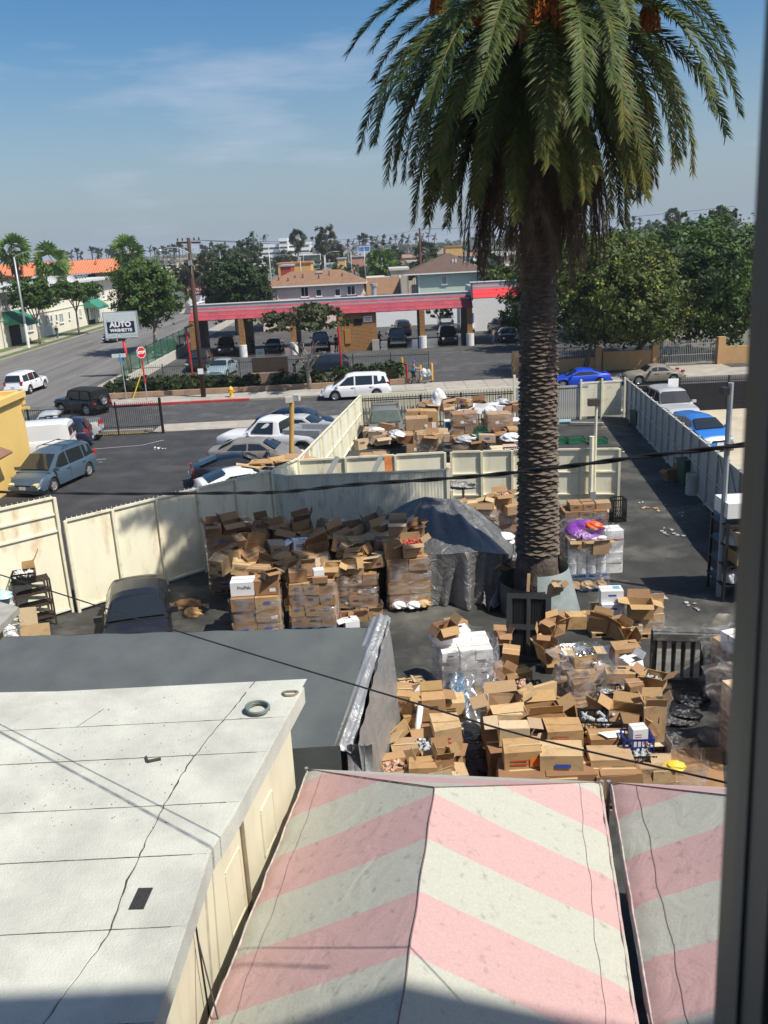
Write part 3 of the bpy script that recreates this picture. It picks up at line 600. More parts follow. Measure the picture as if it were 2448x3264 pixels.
b=MB(); b.box((-.7,-.64,3.25),(.9,.05,.6)); o=b.build('notice_sign',m_white,cw); b=MB(); b.box((-.7,-.67,3.38),(.7,.01,.09)); b.box((-.7,-.67,3.2),(.5,.01,.05)); b.box((-.7,-.67,3.1),(.6,.01,.04)); b.build('red_print',m_redp,o)
b=MB(); b.box((.02,-.95,.55),(.75,.5,1.1)); b.build('equipment_cabinet',mat('grey_cabinet',(.35,.33,.3),.6,.1,3),cw)
b=MB(); b.cyl((.1,3.0,5.9),.28,1.3,12); b.cyl((.1,3.0,6.55),.40,.28,12); b.build('roof_vent',m_galv,cw,smooth=True,sharp=40)
b=MB(); b.box((-2.6,2.2,5.25),(1.8,1.1,.7)); b.box((-5.0,2.4,5.2),(1.4,1.0,.6)); b.build('rooftop_unit',mat('dark_unit',(.06,.065,.07),.6,.2,3),cw)
b=MB(); b.add([( -14,-1.8,.01),(-3.6,-1.8,.01),(-3.6,6,.01),(-14,6,.01)],[(0,1,2,3)]); b.add([(.3,-1.2,.012),(10,-1.2,.012),(10,8,.012),(.3,8,.012)],[(0,1,2,3)])
o=b.build('wet_bay_floor',mat('wet_concrete',(.075,.075,.072),.18,.4,1.2,coord='World',stain=(.17,.16,.15),stain_amt=.8,stain_scale=.8)); o.location=(0,94,.0); tag(o,kind='structure')
# annex at right, higher
an=empty('annex',(12.8,93,0),'higher right hand wing of the car wash with bright red fascia and dark end trim','building')
b=MB(); b.box((.3,3.5,5.5),(5.6,7,1.0)); b.build('roof',m_gpar,an)
b=MB(); b.add([(-2.5,-.95,4.85),(3.2,-.95,4.85),(3.2,.4,5.98),(-2.4,.4,5.98),(-2.5,.4,4.85),(3.2,.4,4.85)],[(0,1,2,3),(0,4,5,1),(0,3,4),(1,5,2),(3,2,5,4)]); b.build('fascia',mat('dark_red_board',()),an)
sl_=sl; sl=math.atan2(1.13,1.35); ln=math.hypot(1.13,1.35)/3
sh=MB(); sh.box((0,0,0),(1.0,ln*1.06,.05)); shingles(an,-2.5,3.2,-.95,4.85,sh.mesh('shingle',m_red_sh2))
b=MB(); b.box((.35,.6,6.2),(5.9,.2,.42)); b.build('parapet',m_gpar,an); b=MB(); b.box((.35,.6,6.45),(6.1,.34,.09)); b.build('white_coping',m_white,an)
b=MB(); b.beam((-2.62,-1.0,4.8),(-2.5,.5,6.25),.18,.35); b.build('end_trim',m_black,an)
for x in (2.9,): b=MB(); b.box((x,-.6,2.4),(.5,.5,4.8)); b.build('brick_pier',m_brick,an)
# walls of the back lot
bwall=MB(); bwall.box((9.5,120.6,1.3),(25,.25,2.7)); tag(bwall.build('back_lot_wall',m_white),'long white wall closing the lot behind the car wash','wall')
wwb=empty('white_shed',(13.2,110,0),'white block wall building with blue door behind the car wash annex','shed'); b=MB(); b.box((0,0,2.1),(5.5,4,4.2)); b.build('wall',m_white,wwb); b=MB(); b.box((-1.6,-2.02,1.1),(1.0,.05,2.2)); b.build('door',mat('blue_door',(.05,.1,.3),.5,.1,3),wwb)
# pink house
ph=empty('pink_house',(-8.3,126,0),'pink stucco two storey house with brown hipped roof behind the car wash','house')
b=MB(); b.box((0,0,3.0),(14.0,8,5.95)); b.build('wall',m_pink,ph)
m_shroof=mat('brown_shingle_roof',(.235,.135,.08),.95,.15,1.5,bump=.3,bscale=12,stain=(.17,.10,.07),stain_amt=.4,stain_scale=1)
rf=MB(); e=.5; rf.add([(-7-e,-4-e,5.95),(7+e,-4-e,5.95),(7+e,4+e,5.95),(-7-e,4+e,5.95),(-3.0,0,7.7),(3.9,0,7.7)],[(0,1,5,4),(1,2,5),(2,3,4,5),(3,0,4),(3,2,1,0)]); ro=rf.build('roof',m_shroof,ph)
for i,(x,y,h) in enumerate(((-4.5,-2.6,.4),(-3.2,-3.0,.4),(-1.2,-2.2,.5),(1.0,-2.6,.4),(2.4,-1.8,.5),(4.2,-2.3,.4),(-2.3,-2.1,.35))):
    zz=5.95+(4.5+y)/4.5*1.75; b=MB(); b.cyl((x,y,zz+h/2),.09,h+.1,8); b.build('vent_pipe',mat('rusty_vent',(.2,.07,.04),.8,.2,4),ro)
b=MB(); b.box((1.0,-1.1,7.35),(.9,.5,.3),rx=.35); b.build('skylight',m_galv,ro)
b=MB(); b.box((0,-4.52,5.86),(15,.05,.18)); b.box((7.52,0,5.86),(.05,9,.18)); b.build('fascia_board',m_white,ph)
for (x,z,w,h,g,mu) in ((-14.23,4.75,1.35,1.45,m_curtain,1),(-9.28,5.15,1.1,1.35,m_dark,1),(-7.37,4.95,.8,1.0,m_hglass,0),(-4.81,4.87,.8,1.0,m_hglass,0),(-2.96,5.05,1.15,1.3,m_hglass,1)):
    window(ph,(x+8.3,-4.04,z-.1),w,h,'S',m_white,g,mu)
window(ph,(7.04,-1.5,4.9),.8,1.0,'E',m_white,m_hglass,0)
b=MB(); b.cyl((-4.7,-4.1,3),.06,5.6,6); b.build('downpipe',m_pink,ph)
fl=empty('potted_flowers',(-9.0,121.8,3.9),'pink and white flowers hanging below the open window of the pink house','flowers'); V=leaf_cloud([(0,0,.35,.45,.25,.3)],120,.09); link('blossoms',nmesh('blossoms',V,np.arange(len(V)).reshape(-1,4),mat('pink_blossom',(.7,.08,.3),.6,.3,8)),fl); b=MB(); b.box((0,0,.0),(.8,.3,.22)); b.build('planter',m_white,fl)
bh=empty('brown_roof_house',(1.7,127.5,0),'low brown gabled roof between the pink and the green house','house'); b=MB(); b.box((0,0,2.1),(4.2,6,4.2)); b.build('wall',m_stuc,bh)
b=MB(); b.add([(-2.6,-3.4,4.1),(2.2,-3.4,4.1),(2.2,0,6.3),(-2.6,0,6.3),(2.2,3.4,4.1),(-2.6,3.4,4.1)],[(0,1,2,3),(3,2,4,5),(0,3,5),(1,4,2)]); b.build('roof',m_shroof,bh); b=MB(); b.beam((2.22,-3.45,4.1),(2.22,0,6.35),.1,.2); b.beam((2.22,0,6.35),(2.22,3.4,4.1),.1,.2); b.build('barge_board',m_stuc,bh)
# green house
gh=empty('green_house',(10.2,126,0),'pale green house with dark brown hipped roof and satellite dishes','house')
b=MB(); b.box((0.3,0,3.35),(8.4,8,6.7)); b.build('wall',m_green,gh)
m_shroof2=mat('dark_brown_roof',(.115,.075,.06),.95,.12,1.5,bump=.3,bscale=12)
rf=MB(); rf.add([(-5.9,-4.6,6.7),(5.1,-4.6,6.7),(5.1,4.6,6.7),(-5.9,4.6,6.7),(.2,0,9.1),(.8,0,9.1)],[(0,1,5,4),(1,2,5),(2,3,4,5),(3,0,4),(3,2,1,0)]); ro=rf.build('roof',m_shroof2,gh)
b=MB(); b.box((-.4,-4.62,6.63),(11,.05,.16)); b.build('gutter',m_white,gh)
b=MB(); b.box((-3.92,-4.03,3.4),(.12,.08,6.5)); b.build('corner_board',m_white,gh)
window(gh,(-.45,-4.04,5.7),.8,1.15,'S',m_white,m_curtain,0)
b=MB(); 
for i in range(5): b.box((-5.4+i*.3,-3.6,5.0),(.05,.05,3.4))
b.box((-4.9,-3.6,3.6),(1.4,.08,.35)); b.build('balcony_rail',m_black,gh)
for (x,y) in ((.9,-2.4),(1.3,-2.5)): b=MB(); b.cyl((x,y,7.75+.35),.09,.5,8); b.build('vent_pipe',m_white,ro)
def dish(loc,label,s=.45,par=None):
    s*=.62; r=empty('satellite_dish',loc,label,'satellite dish','satellite dishes on the roofs'); b=MB(); b.lathe([(0.0,0),(s*.5,.03),(s*.85,.10),(s,.16)],14); b.lathe([(s,.17),(s*.85,.11),(s*.5,.04),(0,.01)],14); o=b.build('reflector',mat('dish_grey',(.42,.43,.43),.6,.1,3),r,loc=(0,0,.75)); o.rotation_euler=(rad(62),0,rad(25)); b=MB(); b.tube([(0,0,-.15),(0,.05,.72)],.04,6); b.tube([(0,0,.7),(.1,-.5,.85)],.02,4); b.build('mount',m_galv,r); return r
for (x,y,lab,s) in ((1483,838,'smaller left satellite dish on the brown hipped roof',.38),(1512,828,'upper right satellite dish on the brown hipped roof',.5),(1514,850,'lower right satellite dish on the brown hipped roof',.5)):
    p=Q(x,y,123.6 if y>835 else 125); dish((p.x,p.y,p.z-.75),lab,s)
# cream apartments along the boulevard
ap=empty('apartment_block',(-49,125,0),'two storey cream apartment block with flat roof along the wide street','building')
b=MB(); b.box((-6,0,3.6),(12,96,7.2)); b.build('wall',m_stuc,ap)
b=MB(); b.box((-5.5,0,7.3),(13.4,97,.35)); b.build('flat_roof',mat('white_roof_edge',(.55,.56,.56),.8,.1,1),ap)
b=MB(); b.box((.06,0,3.55),(.1,96,.12)); b.build('band_course',m_stuc,ap)
for (y,z,w,h,mu,g) in ((119.2,5.5,2.6,1.6,2,m_curtain),(133.45,2.3,1.9,1.4,1,m_curtain),(135.3,2.4,.8,1.1,0,m_hglass),(137.5,2.35,.8,1.1,0,m_hglass),(139.6,2.15,1.9,1.4,1,m_curtain),(143.4,2.25,.8,1.2,0,m_hglass),(130.2,2.3,.8,1.1,0,m_hglass),(126.6,2.1,2.0,1.5,1,m_curtain),(133,5.4,1.9,1.3,1,m_hglass),(139.5,5.4,1.9,1.3,1,m_hglass),(146,5.2,1.2,1.3,1,m_hglass),(149,2.3,1.2,1.3,1,m_curtain),(156,5,1.6,1.4,1,m_hglass),(163,5,1.6,1.4,1,m_hglass),(158,2.2,1.4,1.3,1,m_curtain),(112,2.3,1.9,1.4,1,m_curtain),(112,5.4,1.9,1.4,1,m_curtain),(104,5.4,1.9,1.4,1,m_curtain),(104,2.3,1.9,1.4,1,m_curtain)):
    window(ap,(.08,y-125,z),w,h,'E',m_white,g,mu)
m_awn=mat('green_awning_canvas',(.03,.20,.13),.8,.08,2)
for y in (121.0,154.5):
    b=MB(); w=3.2; b.add([(.1,-w,4.55),(.1,w,4.55),(2.4,w,2.9),(2.4,-w,2.9),(2.4,w,2.55),(2.4,-w,2.55),(.1,w,2.9),(.1,-w,2.9)],[(0,3,2,1),(3,5,4,2),(2,6,1),(0,7,3)]); b.build('awning',m_awn,ap,loc=(0,y-125,0))
    b=MB(); b.box((.1,0,1.3),(.12,3.4,2.6)); b.build('dark_doorway',m_dark,ap,loc=(0,y-125,0))
b=MB()
for i in range(9): b.box((.35,28+i*1.0,4.0),(.25,.35,6.4))
b.build('pilaster_row',m_white,ap)
for i,(x,y,s) in enumerate(((18,920,.9),(46,917,.5),(140,905,1.1),(192,903,1.0),(252,900,.9))):
    p=P(x,y+6,7.5); dish((p.x-1,p.y,7.45),('large mesh dish','small dish')[s<.7]+' '+('at the left end','near the lamp post','left of the fan palm trunk','right of the fan palm trunk','beside the roof pipes')[i]+' of the apartment roof',s)
b=MB(); 
for i in range(14): b.beam((-52,143+i*1.6,7.5),(-51.5,143+i*1.6+.8,8.3),.12)
b.beam((-51.5,143,8.3),(-51.5,166,8.3),.2); b.beam((-52.4,143,7.9),(-52.4,166,7.9),.15); tag(b.build('roof_pipe_rack',m_galv),'rack of pipes and brackets on the apartment roof','pipe rack')
# orange tiled building
ob=empty('orange_roof_building',(-64,182,0),'long building with orange clay tile roof and dark arches behind the apartments','building')
b=MB(); b.box((0,0,4.2),(34,10,8.4)); b.build('wall',mat('ochre_stucco',(.55,.42,.25),.9,.08,1),ob)
m_tile=mat('orange_clay_tile',(.56,.19,.09),.85,.1,2,stretch=(1,1,1),stain=(.45,.14,.07),stain_amt=.5,stain_scale=.6)
b=MB()
n=68
for i in range(n):
    x=-17.5+i*35/n; w=35/n; b.add([(x,-5.8,8.1),(x+w*.5,-5.8,8.28),(x+w*.5,0,10.75),(x,0,10.6)],[(0,1,2,3)]); b.add([(x+w*.5,-5.8,8.28),(x+w,-5.8,8.1),(x+w,0,10.6),(x+w*.5,0,10.75)],[(0,1,2,3)])
b.add([(-17.5,0,10.65),(17.5,0,10.65),(17.5,5.8,8.1),(-17.5,5.8,8.1)],[(0,1,2,3)]); o=b.build('roof',m_tile,ob)
for i in range(7):
    b=MB(); b.box((0,-5.05,6.2),(2.6,.12,2.6)); b.cyl((0,-5.05,7.5),1.3,.12,14,axis='Y'); b.build('arch_opening',m_dark,ob,loc=(-14+i*4.6,0,-.6))
for x in (-7.5,-3,5,9.5): b=MB(); b.cyl((x,-2.2,10.2),.25,.5,8); b.build('roof_vent',m_tile,ob)
# tan motel and its red sign
mo=empty('motel',(-37,176,0),'tan two storey motel with flat brown roof behind the utility pole','building')
b=MB(); b.box((0,0,3.2),(13,10,6.4)); b.build('wall',m_stuc,mo); b=MB(); b.add([(-7,-5.6,6.3),(7,-5.6,6.3),(7,5.6,6.3),(-7,5.6,6.3),(-6,-3,7.9),(6,-3,7.9),(6,5,7.9),(-6,5,7.9)],[(0,1,5,4),(1,2,6,5),(3,0,4,7),(4,5,6,7),(2,3,7,6)]); b.build('roof',mat('taupe_roof',(.30,.22,.18),.9,.1,1),mo)
window(mo,(1.2,-5.05,5.0),1.0,1.9,'S',m_black,m_hglass,0)
for x in (-4.5,-2,4,5.6): window(mo,(x,-5.05,2.6),1.1,1.4,'S',m_white,m_hglass,0)
sg=empty('motel_sign',(-32.9,168,0),'dark red motel sign board over a white base behind the utility pole','sign'); b=MB(); b.box((0,0,4.15),(3.6,.4,1.5)); b.build('sign_board',mat('maroon_sign',(.22,.015,.025),.6,.1,3),sg); b=MB(); b.box((0,.05,2.6),(3.2,.3,1.55)); b.box((0,.05,.9),(.3,.3,1.9)); b.build('sign_base',m_white,sg)
mw=mat('white_sign_letters',(.85,.85,.83),.6,.03,5)
text('CRYSTAL INN',.55,mw,sg,(0,-.22,4.42),(math.pi/2,0,0),bold=.01); text('& Spas',.5,mw,sg,(.3,-.22,3.82),(math.pi/2,0,0),bold=.01)
# white hospital far off
ho=empty('hospital',(-58,600,0),'large white hospital blocks on the hazy skyline','building'); 
for i,(x,w,h,y) in enumerate(((-8,15,15.2,0),(1.5,5.5,18.5,-3),(11,15,15.6,4))):
    b=MB(); b.box((x,y,h/2),(w,14,h)); b.build('block',m_white,ho)
    for k in range(3): b=MB(); b.box((x,y-7.06,h-2.6-k*3.2),(w*.86,.1,1.1)); b.build('window_band',m_hglass,ho)
# billboards
def billboard(x0,y0,x1,y1,Y,label,cols,poles=True,art=0):
    a=Q(x0,y0,Y); c=Q(x1,y1,Y); w=abs(c.x-a.x); h=a.z-c.z; cx=(a.x+c.x)/2; cz=(a.z+c.z)/2
    r=empty('billboard',(cx,Y,0),label,'billboard'); b=MB(); b.box((0,0,cz),(w,.5,h)); b.build('frame',m_white,r)
    b=MB(); b.box((0,-.27,cz+h*.12),(w*.94,.04,h*.62)); p=b.build('poster',mat('poster_%d'%art,cols[0],.6,.8,.7),r); b=MB(); b.box((0,-.27,cz-h*.34),(w*.94,.04,h*.2)); b.build('lower_strip',mat('poster_strip_%d'%art,cols[1],.6,.05,1),r)
    b=MB(); b.cyl((-w*.3,.2,(cz-h/2)/2),.25,cz-h/2,8); b.cyl((w*.3,.2,(cz-h/2)/2),.25,cz-h/2,8); b.build('post',m_galv,r); return r
bb=billboard(966,812,1024,845,250,'billboard with a dark group photo above a teal strip',((.05,.06,.07),(.15,.5,.5)),art=1)
billboard(1140,786,1180,807,400,'small blue billboard farther along the distant road',((.08,.2,.5),(.5,.55,.6)),art=2)
# roadside shops beyond the houses
def shop(x0,x1,ytop,ybot,Y,label,mw_,mr_,name='shop'):
    a=Q(x0,ytop,Y); c=Q(x1,ytop,Y); w=c.x-a.x; h=max(a.z,2.5); r=empty(name,((a.x+c.x)/2,Y+5,0),label,'shop'); b=MB(); b.box((0,0,h/2),(w,10,h)); b.build('wall',mw_,r); b=MB(); b.box((0,0,h+.15),(w+.5,10.5,.35)); b.build('roof',mr_,r)
    k=max(2,int(w/4))
    for i in range(k): b=MB(); b.box((-w/2+w*(i+.5)/k,-5.05,1.4),(w/k*.6,.08,2.0)); b.build('shop_window',m_hglass,r)
shop(885,990,843,0,215,'yellow and orange roadside shop beyond the dark green tree',mat('yellow_stucco',(.6,.38,.12),.8,.1,1),mat('orange_roof',(.45,.2,.08),.8,.1,1))
shop(893,925,850,0,200,'small red shop front beside the yellow shop',mat('red_wall',(.35,.03,.025),.7,.1,1),m_gpar)
shop(1000,1060,846,0,235,'grey commercial building under the billboard',mat('grey_wall',(.4,.4,.38),.8,.1,1),m_gpar)
shop(1075,1100,826,0,270,'tall yellow stucco shop right of the billboard',mat('amber_wall',(.62,.42,.18),.8,.1,1),m_gpar)
shop(1118,1162,820,0,300,'orange sided shop below the blue billboard',mat('salmon_wall',(.5,.25,.17),.8,.1,1),m_gpar)
shop(1245,1300,862,0,150,'low grey flat roofed building left of the green house',mat('taupe_wall',(.4,.36,.3),.9,.1,1),mat('pale_flat_roof',(.5,.48,.44),.9,.1,1))
shop(1300,1400,838,0,190,'long low beige building behind the green house',mat('beige_wall',(.55,.47,.36),.9,.1,1),mat('tan_flat_roof',(.4,.36,.32),.9,.1,1))
shop(1420,1475,788,0,330,'yellow building on the skyline left of the palm fronds',mat('yellow_stucco',()),mat('orange_roof',()))
shop(1172,1240,893,0,146,'grey roofed low building right of the pink house',mat('taupe_wall',()),mat('pale_flat_roof',()))
# bright yellow building at the left edge
yb=empty('yellow_building',(-19.9,41.2,0),'bright yellow stucco building at the left edge of the parking lot','building')
m_yel=mat('bright_yellow_stucco',(.72,.50,.16),.85,.04,1,bump=.1,bscale=20)
b=MB(); b.box((-2.75,-.8,2.1),(9.2,7.2,4.2)); o=b.build('wall',m_yel,yb,rz=0)
b=MB(); b.box((-2.75,2.85,4.05),(9.4,.35,.7)); b.box((1.9,-.8,4.25),(.35,7.4,.3)); b.build('parapet',m_yel,yb)
b=MB(); b.add([(1.95,-4.4,2.55),(1.95,-1.4,2.55),(2.7,-1.2,2.15),(2.7,-4.6,2.15)],[(0,3,2,1)]); b.add([(1.95,-4.4,2.45),(1.95,-1.4,2.45),(2.7,-1.2,2.08),(2.7,-4.6,2.08)],[(0,1,2,3)]); b.build('tile_canopy',mat('brown_tile',(.22,.12,.08),.9,.2,6),yb)
b=MB(); b.box((2.1,2.6,3.55),(.35,.12,.12)); b.build('roof_spout',m_yel,yb)
# tan wall, gate and rail on the far side of the street at right
tw=empty('orange_wall',(0,0,0),'low orange tan garden wall behind the parked coupes','wall'); m_ow=mat('orange_stucco',(.50,.30,.14),.9,.1,1,stain=(.35,.2,.1),stain_amt=.4,stain_scale=.8)
b=MB(); b.box((14.4,70.6,.55),(7.0,.25,1.1)); b.box((20.3,70.6,.75),(4.0,.25,1.5)); b.build('wall_panel',m_ow,tw); 
for x in (11.2,17.9,22.5): b=MB(); b.box((x,70.6,.95),(.5,.45,1.9)); b.build('pillar',m_ow,tw)
fr=empty('garden_railing',(14.6,70.6,0),'black railing standing on the low orange wall','railing'); pk=MB(); pk.box((0,0,1.55),(.03,.03,.95)); pm=pk.mesh('picket',m_black)
for i in range(46): link('picket',pm,fr,(-3.2+i*.14,0,0))
b=MB(); b.box((0,0,1.15),(6.6,.04,.04)); b.box((0,0,1.95),(6.6,.04,.04)); b.build('rail',m_black,fr)
gg=empty('driveway_gate',(25.2,70.9,0),'grey steel picket gate across the driveway right of the orange wall','gate'); pk=MB(); pk.box((0,0,1.05),(.04,.04,2.0)); pm=pk.mesh('picket',mat('grey_gate_paint',(.28,.28,.26),.6,.1,3))
for i in range(34): link('picket',pm,gg,(-2.5+i*.15,0,0))
b=MB(); b.box((0,0,.2),(5.1,.05,.07)); b.box((0,0,1.75),(5.1,.05,.07)); b.box((0,0,.9),(5.1,.05,.05)); b.build('rail',mat('grey_gate_paint',()),gg)
b=MB(); b.box((27.95,70.9,1.1),(.6,.5,2.2)); tag(b.build('gate_pillar',m_ow),'tan pillar at the right end of the grey driveway gate','pillar')
sheet('gate_driveway',[(23,68),(28,68),(28,84),(23,84)],.03,m_side)
b=MB(); b.box((31,71,.7),(6,.25,1.4)); tag(b.build('garden_wall',m_ow),'low tan wall right of the gate pillar','wall')
b=MB(); 
for z in (2.6,1.6): b.beam((23.4,74.5,z+.6),(27.2,74.5,z-.2),.14,.06)
b.beam((24.3,74.5,0),(24.3,74.5,4.0),.15); tag(b.build('timber_rails',mat('grey_timber',(.3,.29,.28),.8,.2,3)),'leaning pale timber rails behind the driveway gate','frame')
# ---------- street furniture ----------
up=empty('utility_pole',(-13.35,66.4,.1),'tall dark brown wooden utility pole with a street lamp arm beside the hydrant','utility pole')
b=MB(); b.tube([(0,0,0),(.06,0,6),(.14,0,11.65)],[.2,.17,.13],12); b.build('pole',m_woodpole,up,smooth=True)
b=MB(); b.beam((-.75,0,11.35),(1.0,0,11.28),.11,.14); b.build('crossarm',m_woodpole,up)
for x in (-.65,-.3,.55,.9): b=MB(); b.cyl((x,0,11.55),.05,.2,8); b.build('insulator',m_plastic,up)
b=MB(); b.tube([(.1,-.1,10.6),(-.7,-.1,11.0),(-1.35,-.1,11.05),(-1.8,-.1,10.9)],.04,6); b.build('lamp_arm',m_galv,up); b=MB(); b.lathe([(0,-.12),(.16,-.1),(.2,0),(.12,.1),(0,.12)],10,(-2.0,-.1,10.85)); b.build('lamp_head',m_galv,up,smooth=True)
b=MB(); b.box((.02,-.21,2.0),(.42,.02,.42)); b.build('paper_notice',m_label,up)
b=MB(); b.box((.12,-.17,9.9),(.25,.2,.35)); b.tube([(.3,-.1,11.3),(.5,-.15,10.9),(.2,-.15,10.4),(.15,-.18,9)],.025,5); b.build('service_box',m_galv,up)
def lamp_post(base,h,label,arm,white=0,r=.11,grp='street lamps'):
    o=empty('street_lamp',base,label,'street lamp',grp); b=MB(); b.tube([(0,0,0),(0,0,h)],[r,r*.6],8); b.build('pole',m_galv,o,smooth=True)
    if white: b=MB(); b.tube([(0,0,0),(0,0,white)],[r+.015,r+.005],8); b.build('painted_base',m_white,o)
    b=MB(); pts=[(0,0,h),(arm[0]*.35,arm[1]*.35,h+.45),(arm[0]*.8,arm[1]*.8,h+.65),(arm[0],arm[1],h+.6)]; b.tube(pts,.045,5); b.build('arm',m_galv,o)
    b=MB(); b.box((arm[0]*1.08,arm[1]*1.08,h+.55),(.65,.26,.14)); b.build('lamp_head',m_galv,o); return o
lamp_post((-44.9,114.6,.1),11.3,'tall grey street lamp with white painted foot at the left',(3.2,0),3.0,.17)
for (x,y,Y,a,lab) in ((855,780,150,(-2.5,0),'thin lamp post behind the dark green tree'),(956,820,175,(-4.2,0),'street lamp with long arm to the left beside the billboard'),(1033,815,180,(-4.3,0),'street lamp with arm to the left right of the billboard'),(1036,812,205,(2.8,.5),'street lamp with arm reaching right over the roof ridge'),(1160,788,200,(-1.8,0),'straight lamp post above the pink house'),(1118,803,240,(2,0),'lamp post between two shops'),(1216,800,260,(-2,0),'lamp post near the drooping palm'),(700,800,230,(2.4,0),'hazy lamp post left of the hospital'),(1251,795,300,(-2,0),'far lamp post left of the wooden pole')):
    p=Q(x,y,Y); lamp_post((p.x,Y,0),p.z,lab,a)
p=Q(1337,727,160); o=empty('utility_pole',(p.x,160,0),'distant reddish wooden pole left of the palm fronds','utility pole'); b=MB(); b.tube([(0,0,0),(0,0,p.z)],[.22,.16],8); b.build('pole',mat('reddish_pole',(.16,.06,.045),.8,.2,3),o); b=MB(); b.beam((-.6,0,p.z-1),(.5,0,p.z-1),.1); b.beam((-.6,0,p.z-3.1),(.3,0,p.z-3.1),.1); b.build('crossarm',m_woodpole,o)
def wire(name,pts,r,m,label,group=None,sag=0,n=24,mesh_n=5):
    a=Vector(pts[0]); c=Vector(pts[-1]); P_=[]
    for i in range(n):
        t=i/(n-1); p=a.lerp(c,t); p.z-=sag*4*t*(1-t); P_.append(p)
    b=MB(); b.tube(P_,r,mesh_n); o=b.build(name,m,smooth=True); return tag(o,label,'cable',group)
wire('overhead_wire',[(-13.2,66.4,11.6),(8.7,160,13)],.018,m_black,'faint upper wire from the utility pole into the distance','faint wires from the utility pole',.8)
wire('overhead_wire',[(-12.5,66.4,11.55),(8.9,160,12)],.018,m_black,'faint lower wire from the utility pole into the distance','faint wires from the utility pole',.8)
wire('overhead_wire',[(8.7,160,13),(60,150,14)],.03,m_black,'thin wire running right from the distant wooden pole',None,.6)
# car wash sign
cs=empty('car_wash_sign',(-23.25,81.7,0),'white sign board reading auto washette on a red pole','sign')
b=MB(); b.tube([(.25,0,0),(0,0,3.6)],.13,10); b.build('pole',mat('red_pole_paint',(.5,.02,.02),.5,.1,3),cs,smooth=True)
m_sb=mat('weathered_sign_face',(.60,.66,.64),.6,.08,2,stain=(.42,.47,.45),stain_amt=.5,stain_scale=1.2)
b=MB(); b.box((0,0,4.72),(3.1,.42,2.42)); b.build('cabinet',m_galv,cs); b=MB(); b.box((0,-.225,4.72),(2.95,.03,2.28)); b.build('sign_face',m_sb,cs)
b=MB(); b.box((.02,-.25,4.55),(2.5,.02,1.0)); b.build('name_panel',mat('navy_panel',(.008,.012,.055),.5,.1,2),cs)
text('AUTO',.62,mw,cs,(0,-.266,4.78),(math.pi/2,0,0),bold=.035,sx=1.12); text('WASHETTE',.36,mw,cs,(0,-.266,4.27),(math.pi/2,0,0),bold=.02,sx=1.1)
mg=mat('faded_letters',(.42,.48,.47),.7,.05,5); text('Coin',.4,mg,cs,(-.92,-.245,3.83),(math.pi/2,0,0)); text('Operated',.38,mg,cs,(.75,-.245,3.83),(math.pi/2,0,0)); 
b=MB(); b.lathe([(.16,-.01),(.21,-.01),(.21,.01),(.16,.01),(.16,-.01)],16); o=b.build('round_mark',mg,cs,loc=(-.2,-.245,3.82)); o.rotation_euler=(math.pi/2,0,0)
# stop sign
m_rp=mat('red_pole_paint',())
ss=empty('stop_sign',(-17.65,66.3,.12),'red stop sign on a red pole at the corner','sign'); b=MB(); b.tube([(0,0,0),(0,0,1.3)],.045,8); b.build('post_base',m_galv,ss); b=MB(); b.tube([(0,0,1.3),(0,0,3.2)],.06,8); b.build('pole',m_rp,ss)
so_=MB(); oc=[(.44*math.cos(rad(22.5+45*i)),.44*math.sin(rad(22.5+45*i))) for i in range(8)]
so_.add([(x,-.02,z) for x,z in oc]+[(x,.02,z) for x,z in oc],[tuple(range(8)),tuple(range(15,7,-1))]+[(i,i+8,(i+1)%8+8,(i+1)%8) for i in range(8)]); pl=so_.build('sign_plate',m_white,ss,loc=(0,0,3.6),rz=rad(52))
so2=MB(); oc=[(.40*math.cos(rad(22.5+45*i)),.40*math.sin(rad(22.5+45*i))) for i in range(8)]; so2.add([(x,-.026,z) for x,z in oc],[tuple(range(8))]); so2.build('red_face',mat('stop_red',(.55,.015,.02),.5,.05,3),pl); text('STOP',.27,mw,pl,(0,-.032,0),(math.pi/2,0,0),bold=.012)
ns=empty('street_name_sign',(-19.35,66.8,.12),'street name sign with white and blue blades on a thin grey pole','sign'); b=MB(); b.tube([(0,0,0),(-.05,0,3.6)],.04,8); b.build('post',m_galv,ns); b=MB(); b.box((-.15,0,3.4),(1.05,.03,.28),rz=.1); b.build('white_blade',mat('pale_green_blade',(.55,.66,.62),.5,.05,2),ns); b=MB(); b.box((0,0,3.08),(.5,.03,.26),rz=1.0); b.build('blue_blade',mat('blue_blade',(.05,.16,.4),.5,.05,2),ns)
b=MB(); b.beam((-19.0,67.2,.1),(-17.9,67.6,2.6),.07); tag(b.build('guy_wire_guard',mat('yellow_plastic',(.65,.5,.05),.5,.05,2)),'slanting yellow guy wire guard in front of the corner hedge','guard')
hy=empty('fire_hydrant',P(738,1265,.12),'yellow fire hydrant on the pavement','fire hydrant'); m_hy=mat('hydrant_yellow',(.72,.42,.03),.5,.08,3)
b=MB(); b.lathe([(0,0),(.2,0),(.2,.06),(.13,.08),(.13,.5),(.19,.52),(.19,.58),(.17,.62),(.12,.74),(.05,.78),(0,.84)],14); b.build('barrel',m_hy,hy,smooth=True,sharp=40)
b=MB(); b.cyl((0,0,.42),.075,.52,10,axis='X'); b.cyl((0,-.15,.40),.1,.16,10,axis='Y'); b.build('outlet_cap',m_hy,hy)
